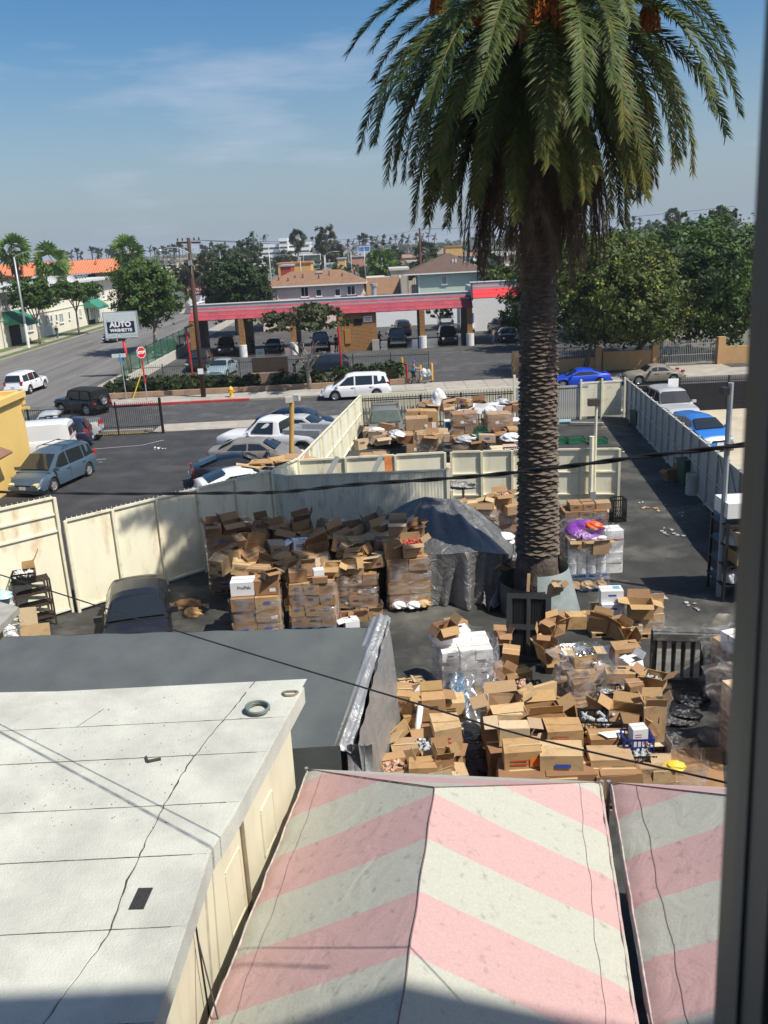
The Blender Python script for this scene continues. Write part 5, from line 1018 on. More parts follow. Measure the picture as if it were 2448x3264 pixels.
pt_white=paint('white_car_paint',(.78,.79,.80)); pt_black=paint('black_car_paint',(.008,.009,.011)); pt_navy=paint('navy_car_paint',(.008,.013,.035)); pt_grey=paint('dusty_grey_car_paint',(.19,.18,.17),.45,(.26,.25,.22)); pt_silver=paint('silver_car_paint',(.42,.44,.45)); pt_blue=paint('bright_blue_car_paint',(.012,.06,.55)); pt_mid=paint('metallic_blue_car_paint',(.03,.17,.52)); pt_sienna=paint('steel_blue_car_paint',(.06,.095,.135),.32); pt_beige_shaded=paint('beige_faded_shaded_paint',(.20,.18,.14),.6,(.22,.19,.14)); pt_teal=paint('dark_green_car_paint',(.02,.06,.055)); pt_dust=paint('dusty_black_car_paint',(.016,.017,.022),.28,(.055,.05,.04)); m_soft=mat('black_soft_top',(.012,.012,.014),.9,.2,5,bump=.3,bscale=8); m_yardsuv=paint('dust_covered_grey_paint',(.135,.135,.13),.75,(.20,.19,.17)); m_dustglass=mat('dusty_car_glass',(.07,.095,.085),.35,.2,3)
car('suv',(-30.1,75.0),86,'white suv driving up the wide street at the left edge',pt_white,name='driving_suv')
j=car('jeep',(-21.3,62.6),151,'black soft top off road car turning at the corner',pt_black,roofm=m_soft)
tm,rmm=wheel_meshes(.38,.23,m_rim); w=empty('spare_wheel',(0,0,0),None,None); w.parent=j; w.location=(-2.05,0,1.0); w.rotation_euler=(0,-math.pi/2,0); link('tyre',tm,w); link('rim',rmm,w)
for s in (1,-1):
    for wx in TYPES['jeep']['wx']: b=MB(); b.box((wx,s*.95,.92),(.98,.28,.06)); b.beam((wx-.49,s*.95,.9),(wx-.62,s*.95,.6),.05,.28,up=(0,1,0)) if False else None; b.build('fender_flare',m_plastic,j)
car('sedan',(-34.9,119),262,'dark blue sedan coming down the wide street behind the sign',pt_navy)
car('minivan',(-16.2,42.0),255,'steel blue minivan with yellowed headlights beside the yellow building',pt_sienna,rim=m_steelrim,lens=m_lensy,roofrack=True)
v=car('van',(-19.9,47.7),188,'long white cargo van behind the steel blue minivan',pt_white,rim=m_steelrim)
car('minivan',(-19.5,50.2),188,'dark navy van with roof rails parked beyond the white cargo van',pt_navy,roofrack=True)
car('pickup',(-19.9,52.5),188,'silver pickup truck with its tailgate showing past the navy van',pt_silver)
car('sedan',(-5.0,51.8),-14,'navy sedan farthest in the row parked against the cream fence',pt_navy)
car('sedan',(-4.6,49.6),-14,'silver sedan wedged between the white pickup and the navy sedan',pt_silver)
pk_=car('pickup',(-5.7,46.5),162,'white pickup truck with tool boxes in its bed',pt_white); pk_.scale=(1.13,1.05,1.06)
for s in (.78,-.78): b=MB(); b.box((-1.8,s,1.22),(1.7,.34,.3)); b.build('tool_box',m_galv,pk_)
b=MB(); b.box((-.95,0,1.15),(.45,1.6,.4)); b.build('cross_tool_box',m_galv,pk_)
car('sedan',(-6.4,43.6),-6,'dusty grey sedan parked below the white pickup',pt_grey)
car('coupe',(-7.0,40.9),14,'black rounded coupe sedan with red tail lights by the cream fence',pt_black)
car('coupe',(-6.2,38.0),22,'white coupe nearest in the row with cardboard piled beside it',pt_white)
car('minivan',(-1.6,63.35),180,'white minivan parked at the kerb of the side street',pt_white)
car('suv',(.35,48.4),270,'dust covered grey suv with roof rack inside the storage pen',m_yardsuv,winm=m_dustglass,roofrack=True)
car('sedan',(-7.25,23.3),284,'dusty black sedan parked in the yard below the cream fence',pt_dust)
car('suv',(16.95,49.9),272,'silver suv behind the grey fence in the concrete lot',pt_silver)
car('hatch',(16.35,43.6),277,'metallic blue hatchback parked in the concrete lot behind the grey fence',pt_mid)
car('coupe',(14.7,63.3),180,'bright blue sports coupe parked on the side street by the palm trunk',pt_blue)
car('vintage',(20.1,63.4),180,'faded beige vintage coupe parked behind the bright blue coupe',pt_beige_shaded,lens=m_chrome)  # tree shade over this car is mixed into its darker beige paint
# at the car wash
car('suv',(-11.4-4.9,96.6),276,'black suv in the leftmost bay of the car wash',pt_black,detail=False)
car('coupe',(-11.2,97.5),268,'dark car with round lights in the second wash bay behind the magnolia',pt_black,detail=False)
car('pickup',(-6.0,96.8),92,'dark pickup in the third wash bay half behind the magnolia',pt_navy,detail=False)
car('pickup',(2.35,97.0),91,'dark green pickup being washed right of the brick office',pt_teal,detail=False)
car('suv',(7.9,96.4),270,'black wagon facing out of the wash bay next to the right brick pier',pt_black,detail=False)
car('suv',(3.3,108),95,'dark blue wagon behind the green pickup in the back lot',pt_navy,detail=False)
car('pickup',(9.2,115),88,'pale silver pickup with its tailgate up in the back lot',pt_silver,detail=False)
car('sedan',(11.3,109),268,'silver sedan in the back lot left of the right pier',pt_silver,detail=False)
car('suv',(14.8,104.5),100,'green suv at the right end of the back lot',pt_teal,detail=False)
car('sedan',(14.3,95.5),268,'dark sedan being wiped under the red annex roof',pt_navy,detail=False)
car('sedan',(-14.0,79.5),262,'pale blue sedan with an open door in front of the wash behind the brown pole',paint('pale_blue_car_paint',(.25,.33,.36)),detail=False)
car('suv',(-17.0,84.5),268,'dark suv in the car wash lot behind the red lamp pole at left',pt_black,detail=False)
car('pickup',(-22.8,97.0),262,'dark green pickup on the street left of the car wash',pt_teal,detail=False)
car('hatch',(-4.6,78.6),178,'dark blue car in front of the picket fence by the right red lamp pole',pt_navy,detail=False)
for i,(x,y,Y) in enumerate(((1332,868,320),(1340,875,300),(1300,862,360),(1345,850,390),(1180,842,420))):
    p=P(x,y+8); 
    if i<3: car('sedan',(p.x,min(p.y,350)),85,('white','silver','dark')[i]+' car far away on the road right of the drooping palm',(pt_white,pt_silver,pt_black)[i],detail=False)
# ---------- people ----------
m_skin=mat('skin_brown',(.30,.16,.10),.6,.08,5); m_skin2=mat('skin_tan',(.42,.24,.16),.6,.08,5)
def skin_mesh(name,pts,edges,radii,m,root=0,sub=1):
    me=bpy.data.meshes.new(name); me.from_pydata([tuple(p) for p in pts],edges,[]); o=bpy.data.objects.new(name,me); COL.objects.link(o)
    md=o.modifiers.new('s','SKIN'); 
    if not me.skin_vertices: bpy.context.view_layer.objects.active=o
    for i,rr in enumerate(radii):
        v=me.skin_vertices[0].data[i]; v.radius=(rr[0],rr[1]) if isinstance(rr,tuple) else (rr,rr); v.use_root=(i==root)
    md.use_smooth_shade=True
    sb_=o.modifiers.new('u','SUBSURF'); sb_.levels=sub; sb_.render_levels=sub
    dg=bpy.context.evaluated_depsgraph_get(); dg.update(); e=o.evaluated_get(dg); m2=bpy.data.meshes.new_from_object(e); bpy.data.objects.remove(o); m2.materials.clear(); m2.materials.append(m); m2.name=name; return m2
def person(loc,heading,label,shirt,pants,pose='stand',hat=None,skin=None,h=1.74,short=False,sleeveless=False):
    r=empty('person',loc,label,'person',rz=rad(heading)); k=h/1.75; skin=skin or m_skin
    stride={'walk':.30,'stand':.05,'reach':.08,'bend':.1}[pose]; lean={'walk':.08,'stand':0,'reach':.10,'bend':.55}[pose]
    hip=Vector((0,0,.92)); ch=Vector((lean*.7,0,1.32-lean*.25)); nk=Vector((lean,0,1.50-lean*.45)); hd=Vector((lean*1.15+.02,0,1.62-lean*.5))
    if pose in('walk','reach','bend'): la=[ch+Vector((0,.19,.1)),ch+Vector((.16,.24,-.13)),ch+Vector((.42,.18,-.14))]; ra=[ch+Vector((0,-.19,.1)),ch+Vector((.16,-.24,-.13)),ch+Vector((.42,-.18,-.14))]
    else: la=[ch+Vector((0,.19,.1)),ch+Vector((0,.25,-.2)),ch+Vector((.08,.24,-.45))]; ra=[ch+Vector((0,-.19,.1)),ch+Vector((0,-.25,-.2)),ch+Vector((.08,-.24,-.45))]
    ll=[Vector((stride*.5,.10,.48)),Vector((stride*.9,.11,.07)),Vector((stride*.9+.17,.12,.03))]; rl=[Vector((-stride*.25,-.10,.48)),Vector((-stride*1.1,-.11,.10)),Vector((-stride*1.1+.17,-.12,.04))]
    pts=[hip,ch,nk,hd,hd+Vector((.0,0,.11))]+la+ra+[hip+Vector((0,.10,-.05)),hip+Vector((0,-.10,-.05))]+ll+rl
    hand=[]
    for A in (la,ra):
        d=(A[2]-A[1]).normalized(); hand.append(A[2]+d*.09)
    pts+=hand
    ed=[(0,1),(1,2),(2,3),(3,4),(1,5),(5,6),(6,7),(1,8),(8,9),(9,10),(0,11),(0,12),(11,13),(13,14),(14,15),(12,16),(16,17),(17,18),(7,19),(10,20)]
    rd=[(.14,.11),(.15,.11),.055,.085,.075,.055,.045,.032,.055,.045,.032,.09,.09,.062,.042,.035,.062,.042,.035,.03,.03]
    me=skin_mesh('body',[p*k for p in pts],ed,[tuple(a*k for a in q) if isinstance(q,tuple) else q*k for q in rd],skin); link('body',me,r)
    sp_=[hip+Vector((0,0,-.02)),ch,nk+Vector((0,0,-.06)),la[0],la[0].lerp(la[1],.5),ra[0],ra[0].lerp(ra[1],.5)]
    if sleeveless: me=skin_mesh('shirt',[p*k for p in sp_[:3]],[(0,1),(1,2)],[(.165*k,.13*k),(.18*k,.13*k),(.09*k,.09*k)],shirt)
    else: me=skin_mesh('shirt',[p*k for p in sp_],[(0,1),(1,2),(1,3),(3,4),(1,5),(5,6)],[(.165*k,.13*k),(.175*k,.13*k),(.07*k,.07*k),(.08*k,.08*k),(.065*k,.065*k),(.08*k,.08*k),(.065*k,.065*k)],shirt)
    link('shirt',me,r)
    e=.9 if not short else .15
    lp=[hip+Vector((0,0,.02)),hip+Vector((0,.10,-.06)),ll[0],ll[0].lerp(ll[1],e),hip+Vector((0,-.10,-.06)),rl[0],rl[0].lerp(rl[1],e)]
    me=skin_mesh('trousers' if not short else 'shorts',[p*k for p in lp],[(0,1),(1,2),(2,3),(0,4),(4,5),(5,6)],[(.155*k,.13*k),.105*k,.085*k,.06*k if not short else .08*k,.105*k,.085*k,.06*k if not short else .08*k],pants); link('trousers' if not short else 'shorts',me,r)
    b=MB(); b.lathe([(.0,.115),(.06,.10),(.098,.04),(.10,-.02),(.085,-.06)],10,tuple((hd+Vector((-.012,0,.06)))*k)); b.build('hair' if not hat else 'cap',hat or mat('dark_hair',(.015,.012,.01),.8,.2,5),r,smooth=True)
    if hat: b=MB(); b.box(tuple((hd+Vector((.10,0,.07)))*k),(.1,.12,.015)); b.build('cap_peak',hat,r)
    # face
    b=MB(); q=(hd+Vector((.088,0,.02)))*k; b.box(q,(.03,.02,.04)); b.box(q+Vector((-.002,0,-.05)),(.012,.045,.01),mi=1); b.box(q+Vector((-.004,.03,.035)),(.012,.02,.012),mi=1); b.box(q+Vector((-.004,-.03,.035)),(.012,.02,.012),mi=1); b.build('face',[skin,m_dark],r)
    for s,A in ((1,hand[0]),(-1,hand[1])):
        for i in range(4): b=MB() if i==0 else b; a_=A*k+Vector((0,(i-1.5)*.018,0)); b.tube([a_,a_+Vector((.05,0,-.01)),a_+Vector((.065,0,-.045))],[.010,.009,.008],5)
        b.tube([A*k+Vector((-.03,-s*.03,0)),A*k+Vector((.02,-s*.045,-.01))],[.011,.009],5); b.build('fingers',skin,r)
    for A in (ll,rl): b=MB(); c=A[2]*k; b.box((c.x-.06,c.y,.045),(.27,.09,.09),taper=.8); b.build('shoe',m_plastic,r)
    return r
m_shirtb=mat('sky_blue_vest',(.10,.42,.72),.8,.08,4); m_bk=mat('black_cloth',(.015,.015,.018),.9,.2,5); m_jean=mat('blue_jeans',(.10,.2,.32),.9,.15,6); m_khaki=mat('beige_shirt',(.42,.36,.27),.9,.1,5); m_bluecap=mat('blue_cap',(.03,.12,.5),.7,.1,5)
pp=P(1322,1221,.12); person((pp.x-.1,pp.y,.1),2,'man in blue vest and blue cap pushing a loaded shopping cart along the pavement',m_shirtb,m_bk,'walk',m_bluecap,m_skin2,1.78,short=True,sleeveless=True)
person((12.4,93.2,0),60,'man in beige shirt and jeans wiping the dark sedan at the car wash',m_khaki,m_jean,'reach')
person((-.3+.7,95.4,0),60,'person in dark clothes washing the green pickup',m_bk,m_bk,'reach')
person((10.0-1.4,97.4,0),200,'person in black standing beside the black wagon in the wash bay',m_bk,m_bk,'stand')
person((-8.9-4.6,97.0,0),160,'dark clothed worker at the black suv in the left bay',m_bk,m_bk,'reach')
person((-3.9-.3,94.0,0),120,'dark clothed person by the brick office under the magnolia',m_bk,m_bk,'stand')
person((-7.3,77.6,0),10,'man in white cap leaning over the dark blue car by the fence',mat('dark_work_shirt',(.05,.06,.06),.9,.1,5),m_bk,'bend',m_white)
person((-45.6,127.5,.1),250,'person in dark jacket and jeans standing on the far pavement by the lawn',m_bk,m_jean,'stand')
person((24.1,73.0,0),200,'person in blue jacket and pale cap behind the orange wall',mat('blue_jacket',(.05,.2,.42),.8,.1,4),m_bk,'bend',mat('pale_blue_cap',(.25,.45,.6),.8,.1,4))
# shopping cart (wire basket)
def cart(loc,heading,label,fill,bag,full=True):
    r=empty('shopping_cart',loc,label,'shopping cart',rz=rad(heading)); m_w=m_galv; b=MB(); 
    x0,x1,z0,z1=-.1,.75,.45,.95
    for i in range(12): x=x0+(x1-x0)*i/11; 
    for i in range(12):
        x=x0+(x1-x0)*i/11
        for s in (-1,1): b.beam((x,s*.24,z0+(x-x0)*.15),(x,s*.29,z1),.008)
        b.beam((x,-.24,z0+(x-x0)*.15),(x,.24,z0+(x-x0)*.15),.008)
    for z in (.5,.65,.8,.95):
        for s in (-1,1): b.beam((x0,s*(.24+.05*(z-.45)/.5),z),(x1,s*(.24+.05*(z-.45)/.5),z),.012)
        b.beam((x1,-.27,z),(x1,.27,z),.012); b.beam((x0,-.27,z),(x0,.27,z),.012)
    b.build('basket',m_w,r); b=MB()
    for s in (-1,1): b.tube([(-.38,s*.27,1.02),(-.1,s*.27,.95),(-.05,s*.25,.42),(-.25,s*.24,.16),(.75,s*.24,.16)],.014,5)
    b.build('frame',m_w,r); b=MB(); b.cyl((-.38,0,1.02),.02,.54,8,axis='Y'); b.build('handle',mat('red_handle',(.5,.03,.03),.5,.1,3),r)
    for x in (-.22,.72):
        for s in (-1,1): b=MB(); b.cyl((x,s*.24,.065),.065,.03,12,axis='Y'); b.build('caster',m_plastic,r)
    return r
cart((pp.x+.55,pp.y,.12),0,'shopping cart piled with bags being pushed by the man in the blue vest',None,None)
def lump(name,loc,s,m,label,cat,group=None,seed=0,n=14,jag=.25):
    R=random.Random(seed); ph=[(R.uniform(0,6),R.uniform(2,7),R.uniform(0,6),R.uniform(2,6)) for _ in range(5)]
    def f(u,v):
        a=u*6.2832; e=(v-.02)*math.pi*.52-0.0; rr=1+sum(jag/(k+1.5)*math.sin(p[1]*a*(1 if k<9 else 0)//1*0+p[0]+round(p[1])*a+p[3]*v*3) for k,p in enumerate(ph))*.6
        c=math.cos((v-.0)*math.pi*.5); return (s[0]*rr*c*math.cos(a),s[1]*rr*c*math.sin(a),s[2]*math.sin(v*math.pi*.5)*(1+.0*rr)+(rr-1)*.25*s[2]*v)
    b=MB(); b.grid(n*2+1,n,f); o=b.build(name,m,loc=loc,sharp=50); return tag(o,label,cat,group)
m_bagw=mat('white_plastic_bag',(.75,.76,.78),.35,.06,4,bump=.8,bscale=14); m_bagk=mat('black_plastic_bag',(.012,.012,.014),.3,.1,4,bump=.9,bscale=12); m_bagg=mat('translucent_grey_bag',(.42,.44,.46),.25,.1,4,bump=.9,bscale=14)
lump('bag',(pp.x+.75,pp.y,.62),(.26,.26,.62),m_bagw,'round white bag on the left of the shopping cart','bag',seed=3)
lump('bag',(pp.x+1.1,pp.y,.66),(.25,.25,.5),m_bagg,'greyish clear bag on the right of the shopping cart','bag',seed=4)
# ---------- cartons ----------
def box_closed_mesh(m):
    b=MB(); b.box((0,0,.5),(1,1,1)); g=.012
    b.box((0,0,1.004),(.99,g,.006),mi=1); 
    return b.mesh('carton',[m,m_cardin])
def box_open_mesh(m):
    b=MB(); t=.02
    b.box((0,0,t/2),(1,1,t)); b.box((-.5+t/2,0,.5),(t,1,1)); b.box((.5-t/2,0,.5),(t,1,1)); b.box((0,-.5+t/2,.5),(1-2*t,t,1)); b.box((0,.5-t/2,.5),(1-2*t,t,1)); 
    b.box((0,0,.03),(.95,.95,.01),mi=1); return b.mesh('open_carton',[m,m_cardin])
def crush(me,k,a):
    q=me.copy(); R=random.Random(k)
    J=[[Vector((R.uniform(-a,a),R.uniform(-a,a),R.uniform(-a,a)*.8)) for _ in range(2)] for _ in range(4)]
    for v in q.vertices:
        c=v.co; i=(c.x>0)+2*(c.y>0); t=min(1,max(0,c.z)); wx=min(1,abs(c.x)*2); wy=min(1,abs(c.y)*2)
        d=J[i][1]*t+Vector((J[i][0].x,J[i][0].y,0))*.4*(1-t); v.co=c+Vector((d.x*wx,d.y*wy,d.z*wx*wy))
    q.update(); return q
CL=[]; OP=[]
for m in m_card+[m_cwhite]:
    a=box_closed_mesh(m); CL.append([a]+[crush(a,k,.035+.02*k) for k in range(4)]); a=box_open_mesh(m); OP.append([a]+[crush(a,k+9,.04+.03*k) for k in range(4)])
def flap_mesh(m):
    b=MB(); b.add([(-.5,0,0),(.5,0,0),(.47,0,.5),(-.47,0,.5),(-.5,.02,0),(.5,.02,0),(.47,.02,.5),(-.47,.02,.5)],[(0,1,2,3),(7,6,5,4),(0,4,5,1),(1,5,6,2),(2,6,7,3),(3,7,4,0)]); return b.mesh('flap',m)
FL=[flap_mesh(m) for m in m_card+[m_cwhite]]
tb=MB(); tb.box((0,0,1.009),(1.004,.09,.004)); tb.box((.503,0,.86),(.004,.09,.3)); tb.box((-.503,0,.86),(.004,.09,.3)); TAPE=tb.mesh('tape',m_tape)
def printm(kind,m):
    b=MB()
    if kind=='block': b.box((0,-.504,.62),(.36,.004,.16)); 
    elif kind=='lines':
        for z in (.72,.6): b.box((-.15,-.504,z),(.45,.004,.05))
        b.box((.3,-.504,.3),(.2,.004,.22))
    elif kind=='label': b.box((.25,-.505,.35),(.26,.004,.26))
    elif kind=='oval': b.lathe([(0,-.002),(.14,-.002),(.14,.002),(0,.002)],14); b.v=[(x*1.3,-.505+z*.5,.55+y) for x,y,z in b.v]
    elif kind=='strip': b.box((0,-.504,.14),(1,.004,.2))
    elif kind=='top': b.box((.1,.2,1.006),(.3,.25,.004))
    return b.mesh('print' if kind!='label' else 'label',m)
PR={'block':printm('block',m_print),'lines':printm('lines',m_print),'label':printm('label',m_label),'oval':printm('oval',m_bluep),'red':printm('lines',m_redp),'strip':printm('strip',m_redp),'blue':printm('block',m_bluep),'top':printm('top',m_print)}
USED={}
NBOX=[0]
def carton(loc,size,rz,label,mi=0,open_=False,tilt=(0,0),prints=(),group=None,flaps=None,tape=True,cat='cardboard box',words=None):
    NBOX[0]+=1
    o=link('cardboard_box',random.choice((OP if open_ else CL)[mi]) if mi!=4 else (OP if open_ else CL)[mi][0],None,loc); o.scale=size; o.rotation_euler=(tilt[0],tilt[1],rz); tag(o,label,cat,group)
    if open_:
        for k in range(4):
            # flap hinge along each top edge; angle from vertical outward
            a=(flaps[k] if flaps else random.choice((10,35,120,145,160,-75,-80,100)));
            if a is None: continue
            f=link('flap',FL[mi],o); a=rad(a)
            w,d,h=size; L_=(w if k%2==0 else d); dep=(d if k%2==0 else w)*.95
            # build local matrix in unit space of the parent
            M_=Matrix.Diagonal((1/w,1/d,1/h,1))@Matrix.Translation(((0,-d/2,h),(w/2,0,h),(0,d/2,h),(-w/2,0,h))[k])@Matrix.Rotation((0,math.pi/2,math.pi,-math.pi/2)[k],4,'Z')@Matrix.Rotation(a,4,'X')@Matrix.Diagonal((L_,.4,dep,1))
            f.matrix_parent_inverse=M_ ; f.location=(0,0,0)
    elif tape and random.random()<.75: link('tape',TAPE,o)
    for p in prints: link('label' if p=='label' else 'print',PR[p],o)
    if words:
        t,sz,mm,px_,pz=words; w,d,h=size; q=link('lettering',text_mesh(t,sz,mm,.001,.004),o); q.matrix_parent_inverse=Matrix.Diagonal((1/w,1/d,1/h,1))@Matrix.Translation((px_,-d/2-.004,pz))@Matrix.Rotation(math.pi/2,4,'X')
    return o
# pallets
def pallet(loc,rz,label,m=None,group=None,s=(1.2,1.0)):
    m=m or m_wood; r=empty('pallet',loc,label,'pallet',group,rz); b=MB(); b.box((0,0,0),(s[0],.10,.02)); me=b.mesh('deck_board',m)
    for i in range(7): link('deck_board',me,r,(0,-s[1]/2+.05+i*(s[1]-.1)/6,.135))
    b=MB(); b.box((0,0,0),(.10,s[1],.10)); me2=b.mesh('stringer',m)
    for x in (-s[0]/2+.05,0,s[0]/2-.05): link('stringer',me2,r,(x,0,.072))
    for y in (-s[1]/2+.05,0,s[1]/2-.05): link('deck_board',me,r,(0,y,.011))
    return r
# stretch film
def filmmat():
    M=bpy.data.materials.new('stretch_film'); M.use_nodes=True; t=M.node_tree; n=t.nodes; l=t.links; n.clear(); o=n.new('ShaderNodeOutputMaterial'); g=n.new('ShaderNodeBsdfGlossy'); g.inputs['Roughness'].default_value=.22; g.inputs['Color'].default_value=(.9,.9,.92,1); tr=n.new('ShaderNodeBsdfTransparent'); df=n.new('ShaderNodeBsdfDiffuse'); df.inputs[0].default_value=(.7,.7,.72,1)
    c=n.new('ShaderNodeTexCoord'); q=n.new('ShaderNodeMapping'); q.inputs['Scale'].default_value=(1.5,1.5,5); z=n.new('ShaderNodeTexNoise'); z.inputs['Scale'].default_value=1.0; z.inputs['Detail'].default_value=5; z.inputs['Distortion'].default_value=1.0; z.inputs['Roughness'].default_value=.45; l.new(c.outputs['Object'],q.inputs[0]); l.new(q.outputs[0],z.inputs[0])
    bp=n.new('ShaderNodeBump'); bp.inputs['Strength'].default_value=.8; bp.inputs['Distance'].default_value=.10; l.new(z.outputs['Fac'],bp.inputs['Height']); l.new(bp.outputs[0],g.inputs['Normal'])
    r=n.new('ShaderNodeMapRange'); r.inputs['From Min'].default_value=.45; r.inputs['From Max'].default_value=.72; r.inputs['To Min'].default_value=.10; r.inputs['To Max'].default_value=.8; l.new(z.outputs['Fac'],r.inputs['Value'])
    m1=n.new('ShaderNodeMixShader'); m1.inputs[0].default_value=.4; l.new(g.outputs[0],m1.inputs[1]); l.new(df.outputs[0],m1.inputs[2])
    m2=n.new('ShaderNodeMixShader'); l.new(r.outputs[0],m2.inputs[0]); l.new(tr.outputs[0],m2.inputs[1]); l.new(m1.outputs[0],m2.inputs[2]); l.new(m2.outputs[0],o.inputs[0]); return M
m_film=filmmat()
def film(loc,rz,w,d,h,label,top=False,z0=.1,loose=.05,seed=0):
    R=random.Random(seed); b=MB(); n=28; rows=7; vs=[];fs=[]
    for j in range(rows):
        z=z0+(h-z0)*j/(rows-1); 
        for i in range(n):
            a=6.2832*i/n; c,s_=math.cos(a),math.sin(a); k=1/max(abs(c),abs(s_)); k=min(k,1.36)
            off=loose*R.uniform(-.1,1)*(1.6 if j in (0,rows-1) else 1); vs.append(((w/2+.02+off)*c*k,(d/2+.02+off)*s_*k,z+R.uniform(-.04,.05)*(2 if j==rows-1 else 1)))
    for j in range(rows-1):
        for i in range(n): fs.append((j*n+i,j*n+(i+1)%n,(j+1)*n+(i+1)%n,(j+1)*n+i))
    b.add(vs,fs); o=b.build('stretch_film',m_film,loc=loc,rz=rz,smooth=True); tag(o,label,'plastic film'); return o
def stack(loc,rz,nx,ny,nz,bs,desc,mi=0,wrap=True,pal='wood',prints=('lines',),jit=.02,hide=True,mats_=None,gap=.004,front_only=False):
    """a pallet, its cartons row by row and the film round them; returns top z"""
    w=nx*bs[0]; d=ny*bs[1]; z=loc[2]
    if pal: pallet(loc,rz,('blue' if pal=='blue' else 'wooden')+' pallet under '+desc,m_bluewood if pal=='blue' else m_wood,s=(max(w,.9),max(d,.8))); z+=.148
    rows=['bottom','second','third','fourth','fifth','sixth','seventh']
    ca,sa=math.cos(rz),math.sin(rz)
    for k in range(nz):
        for i in range(nx):
            for j in range(ny):
                if 0<i<nx-1 and 0<j<ny-1 and k<nz-1: continue
                if front_only and j>0 and k<nz-1 : continue
                x=(i-(nx-1)/2)*bs[0]+random.uniform(-jit,jit); y=(j-(ny-1)/2)*bs[1]+random.uniform(-jit,jit)
                xs_=('left','right')[i] if nx==2 else ('left','middle','right')[i] if nx==3 else ('far left','inner left','inner right','far right')[i] if nx==4 else 'single'
                ys_='' if ny==1 else (' front',' back')[j] if ny==2 else (' front',' middle',' back')[j]
                rn='top' if k==nz-1 else rows[k]; BUR=('buried' in desc or 'pallet load' in desc and 'shaded' in desc)
                pr=tuple(p for p in prints if random.random()<.6)
                c_=carton((loc[0]+ca*x-sa*y,loc[1]+sa*x+ca*y,z+k*bs[2]),(bs[0]-gap,bs[1]-gap,bs[2]-gap),rz+random.uniform(-.03,.03),'%s%s carton, %s row, %s'%(xs_,ys_,rn,desc),mi if mats_ is None else random.choice(mats_),prints=pr)
                if BUR: c_['buried']=1
    top=z+nz*bs[2]
    if wrap: film(loc,rz,w,d,top-loc[2],'clear stretch film around '+desc,seed=NBOX[0])
    return top
def heap(items,desc,base_z=None):
    pass
ADJ=['brown','tan','dark kraft','pale','white']
# ordinal wording from the picture positions, made when a heap is complete
ORD=['leftmost','second','third','fourth','fifth','sixth','seventh','eighth','ninth','tenth','eleventh','twelfth','thirteenth','fourteenth','fifteenth','sixteenth']
def name_heap(objs,desc,rowsz=9):
    L_=[(px(o.matrix_basis.translation+Vector((0,0,o.scale.z*.5))),o) for o in objs]; L_.sort(key=lambda t:-t[0][1]); rows=[L_[i:i+rowsz] for i in range(0,len(L_),rowsz)]; rn=['nearest','second nearest','third nearest','fourth nearest','fifth nearest','sixth nearest','seventh nearest','eighth nearest']
    for r,row in enumerate(rows):
        row.sort(key=lambda t:t[0][0])
        for i,(p,o) in enumerate(row):
            st=o['state']; pos='leftmost' if i==0 else 'rightmost' if i==len(row)-1 else ORD[i]+' from left'
            o['label']='%s, %s, %s row, %s'%(st,pos,rn[min(r,7)],desc); del o['state']
def loose(x,y,z,s,rz,mi,op,tilt=(0,0),prints=(),flaps=None,words=None,state=None):
    if not prints and not words and random.random()<.7: prints=(random.choice(('block','lines','lines','label','top' if not op else 'block','red','oval')),)
    o=carton((x,y,z),s,rz,'',mi,op,tilt,prints,flaps=flaps,words=words); o['state']=state or ('%s %s box'%(('open','closed')[not op],ADJ[mi])); return o
def contents(o,kind,label):
    """loose goods in an open box"""
    R=random.Random(NBOX[0]); w,d,h=o.scale; M_=Matrix.LocRotScale(o.location,o.rotation_euler,(1,1,1)); b=MB(); m={'white':m_label,'bottle':m_glassb,'green':m_greenb,'can':m_chrome,'red':m_redp,'mix':m_mix,'dark':m_bk}[kind]
    for i in range(26):
        p=M_@Vector((R.uniform(-.36,.36)*w,R.uniform(-.36,.36)*d,h*R.uniform(.78,1.02)))
        if kind in('bottle','green','can'): a=Vector((R.uniform(-1,1),R.uniform(-1,1),R.uniform(-.3,1))).normalized(); b.tube([p-a*.07,p+a*.04,p+a*.075,p+a*.11],[.036,.036,.014,.013],8)
        else: b.box(p,(R.uniform(.06,.13),R.uniform(.05,.1),R.uniform(.03,.07)),rz=R.uniform(0,3),rx=R.uniform(-.6,.6),ry=R.uniform(-.6,.6))
    q=b.build({'white':'paper_cups','bottle':'bottles','green':'green_bottles','can':'cans','red':'red_packets','mix':'packets','dark':'dark_rags'}[kind],m); tag(q,label,'goods',kind='stuff'); return q
m_glassb=mat('clear_bottle_glass',(.42,.46,.48),.12,.2,9,spec=.9); m_greenb=mat('green_bottle_plastic',(.03,.45,.10),.12,.1,9,spec=.9)
m_mix=mat('mixed_packets',(.5,.35,.25),.6,.9,9,stain=(.65,.1,.05),stain_amt=.9,stain_scale=9)
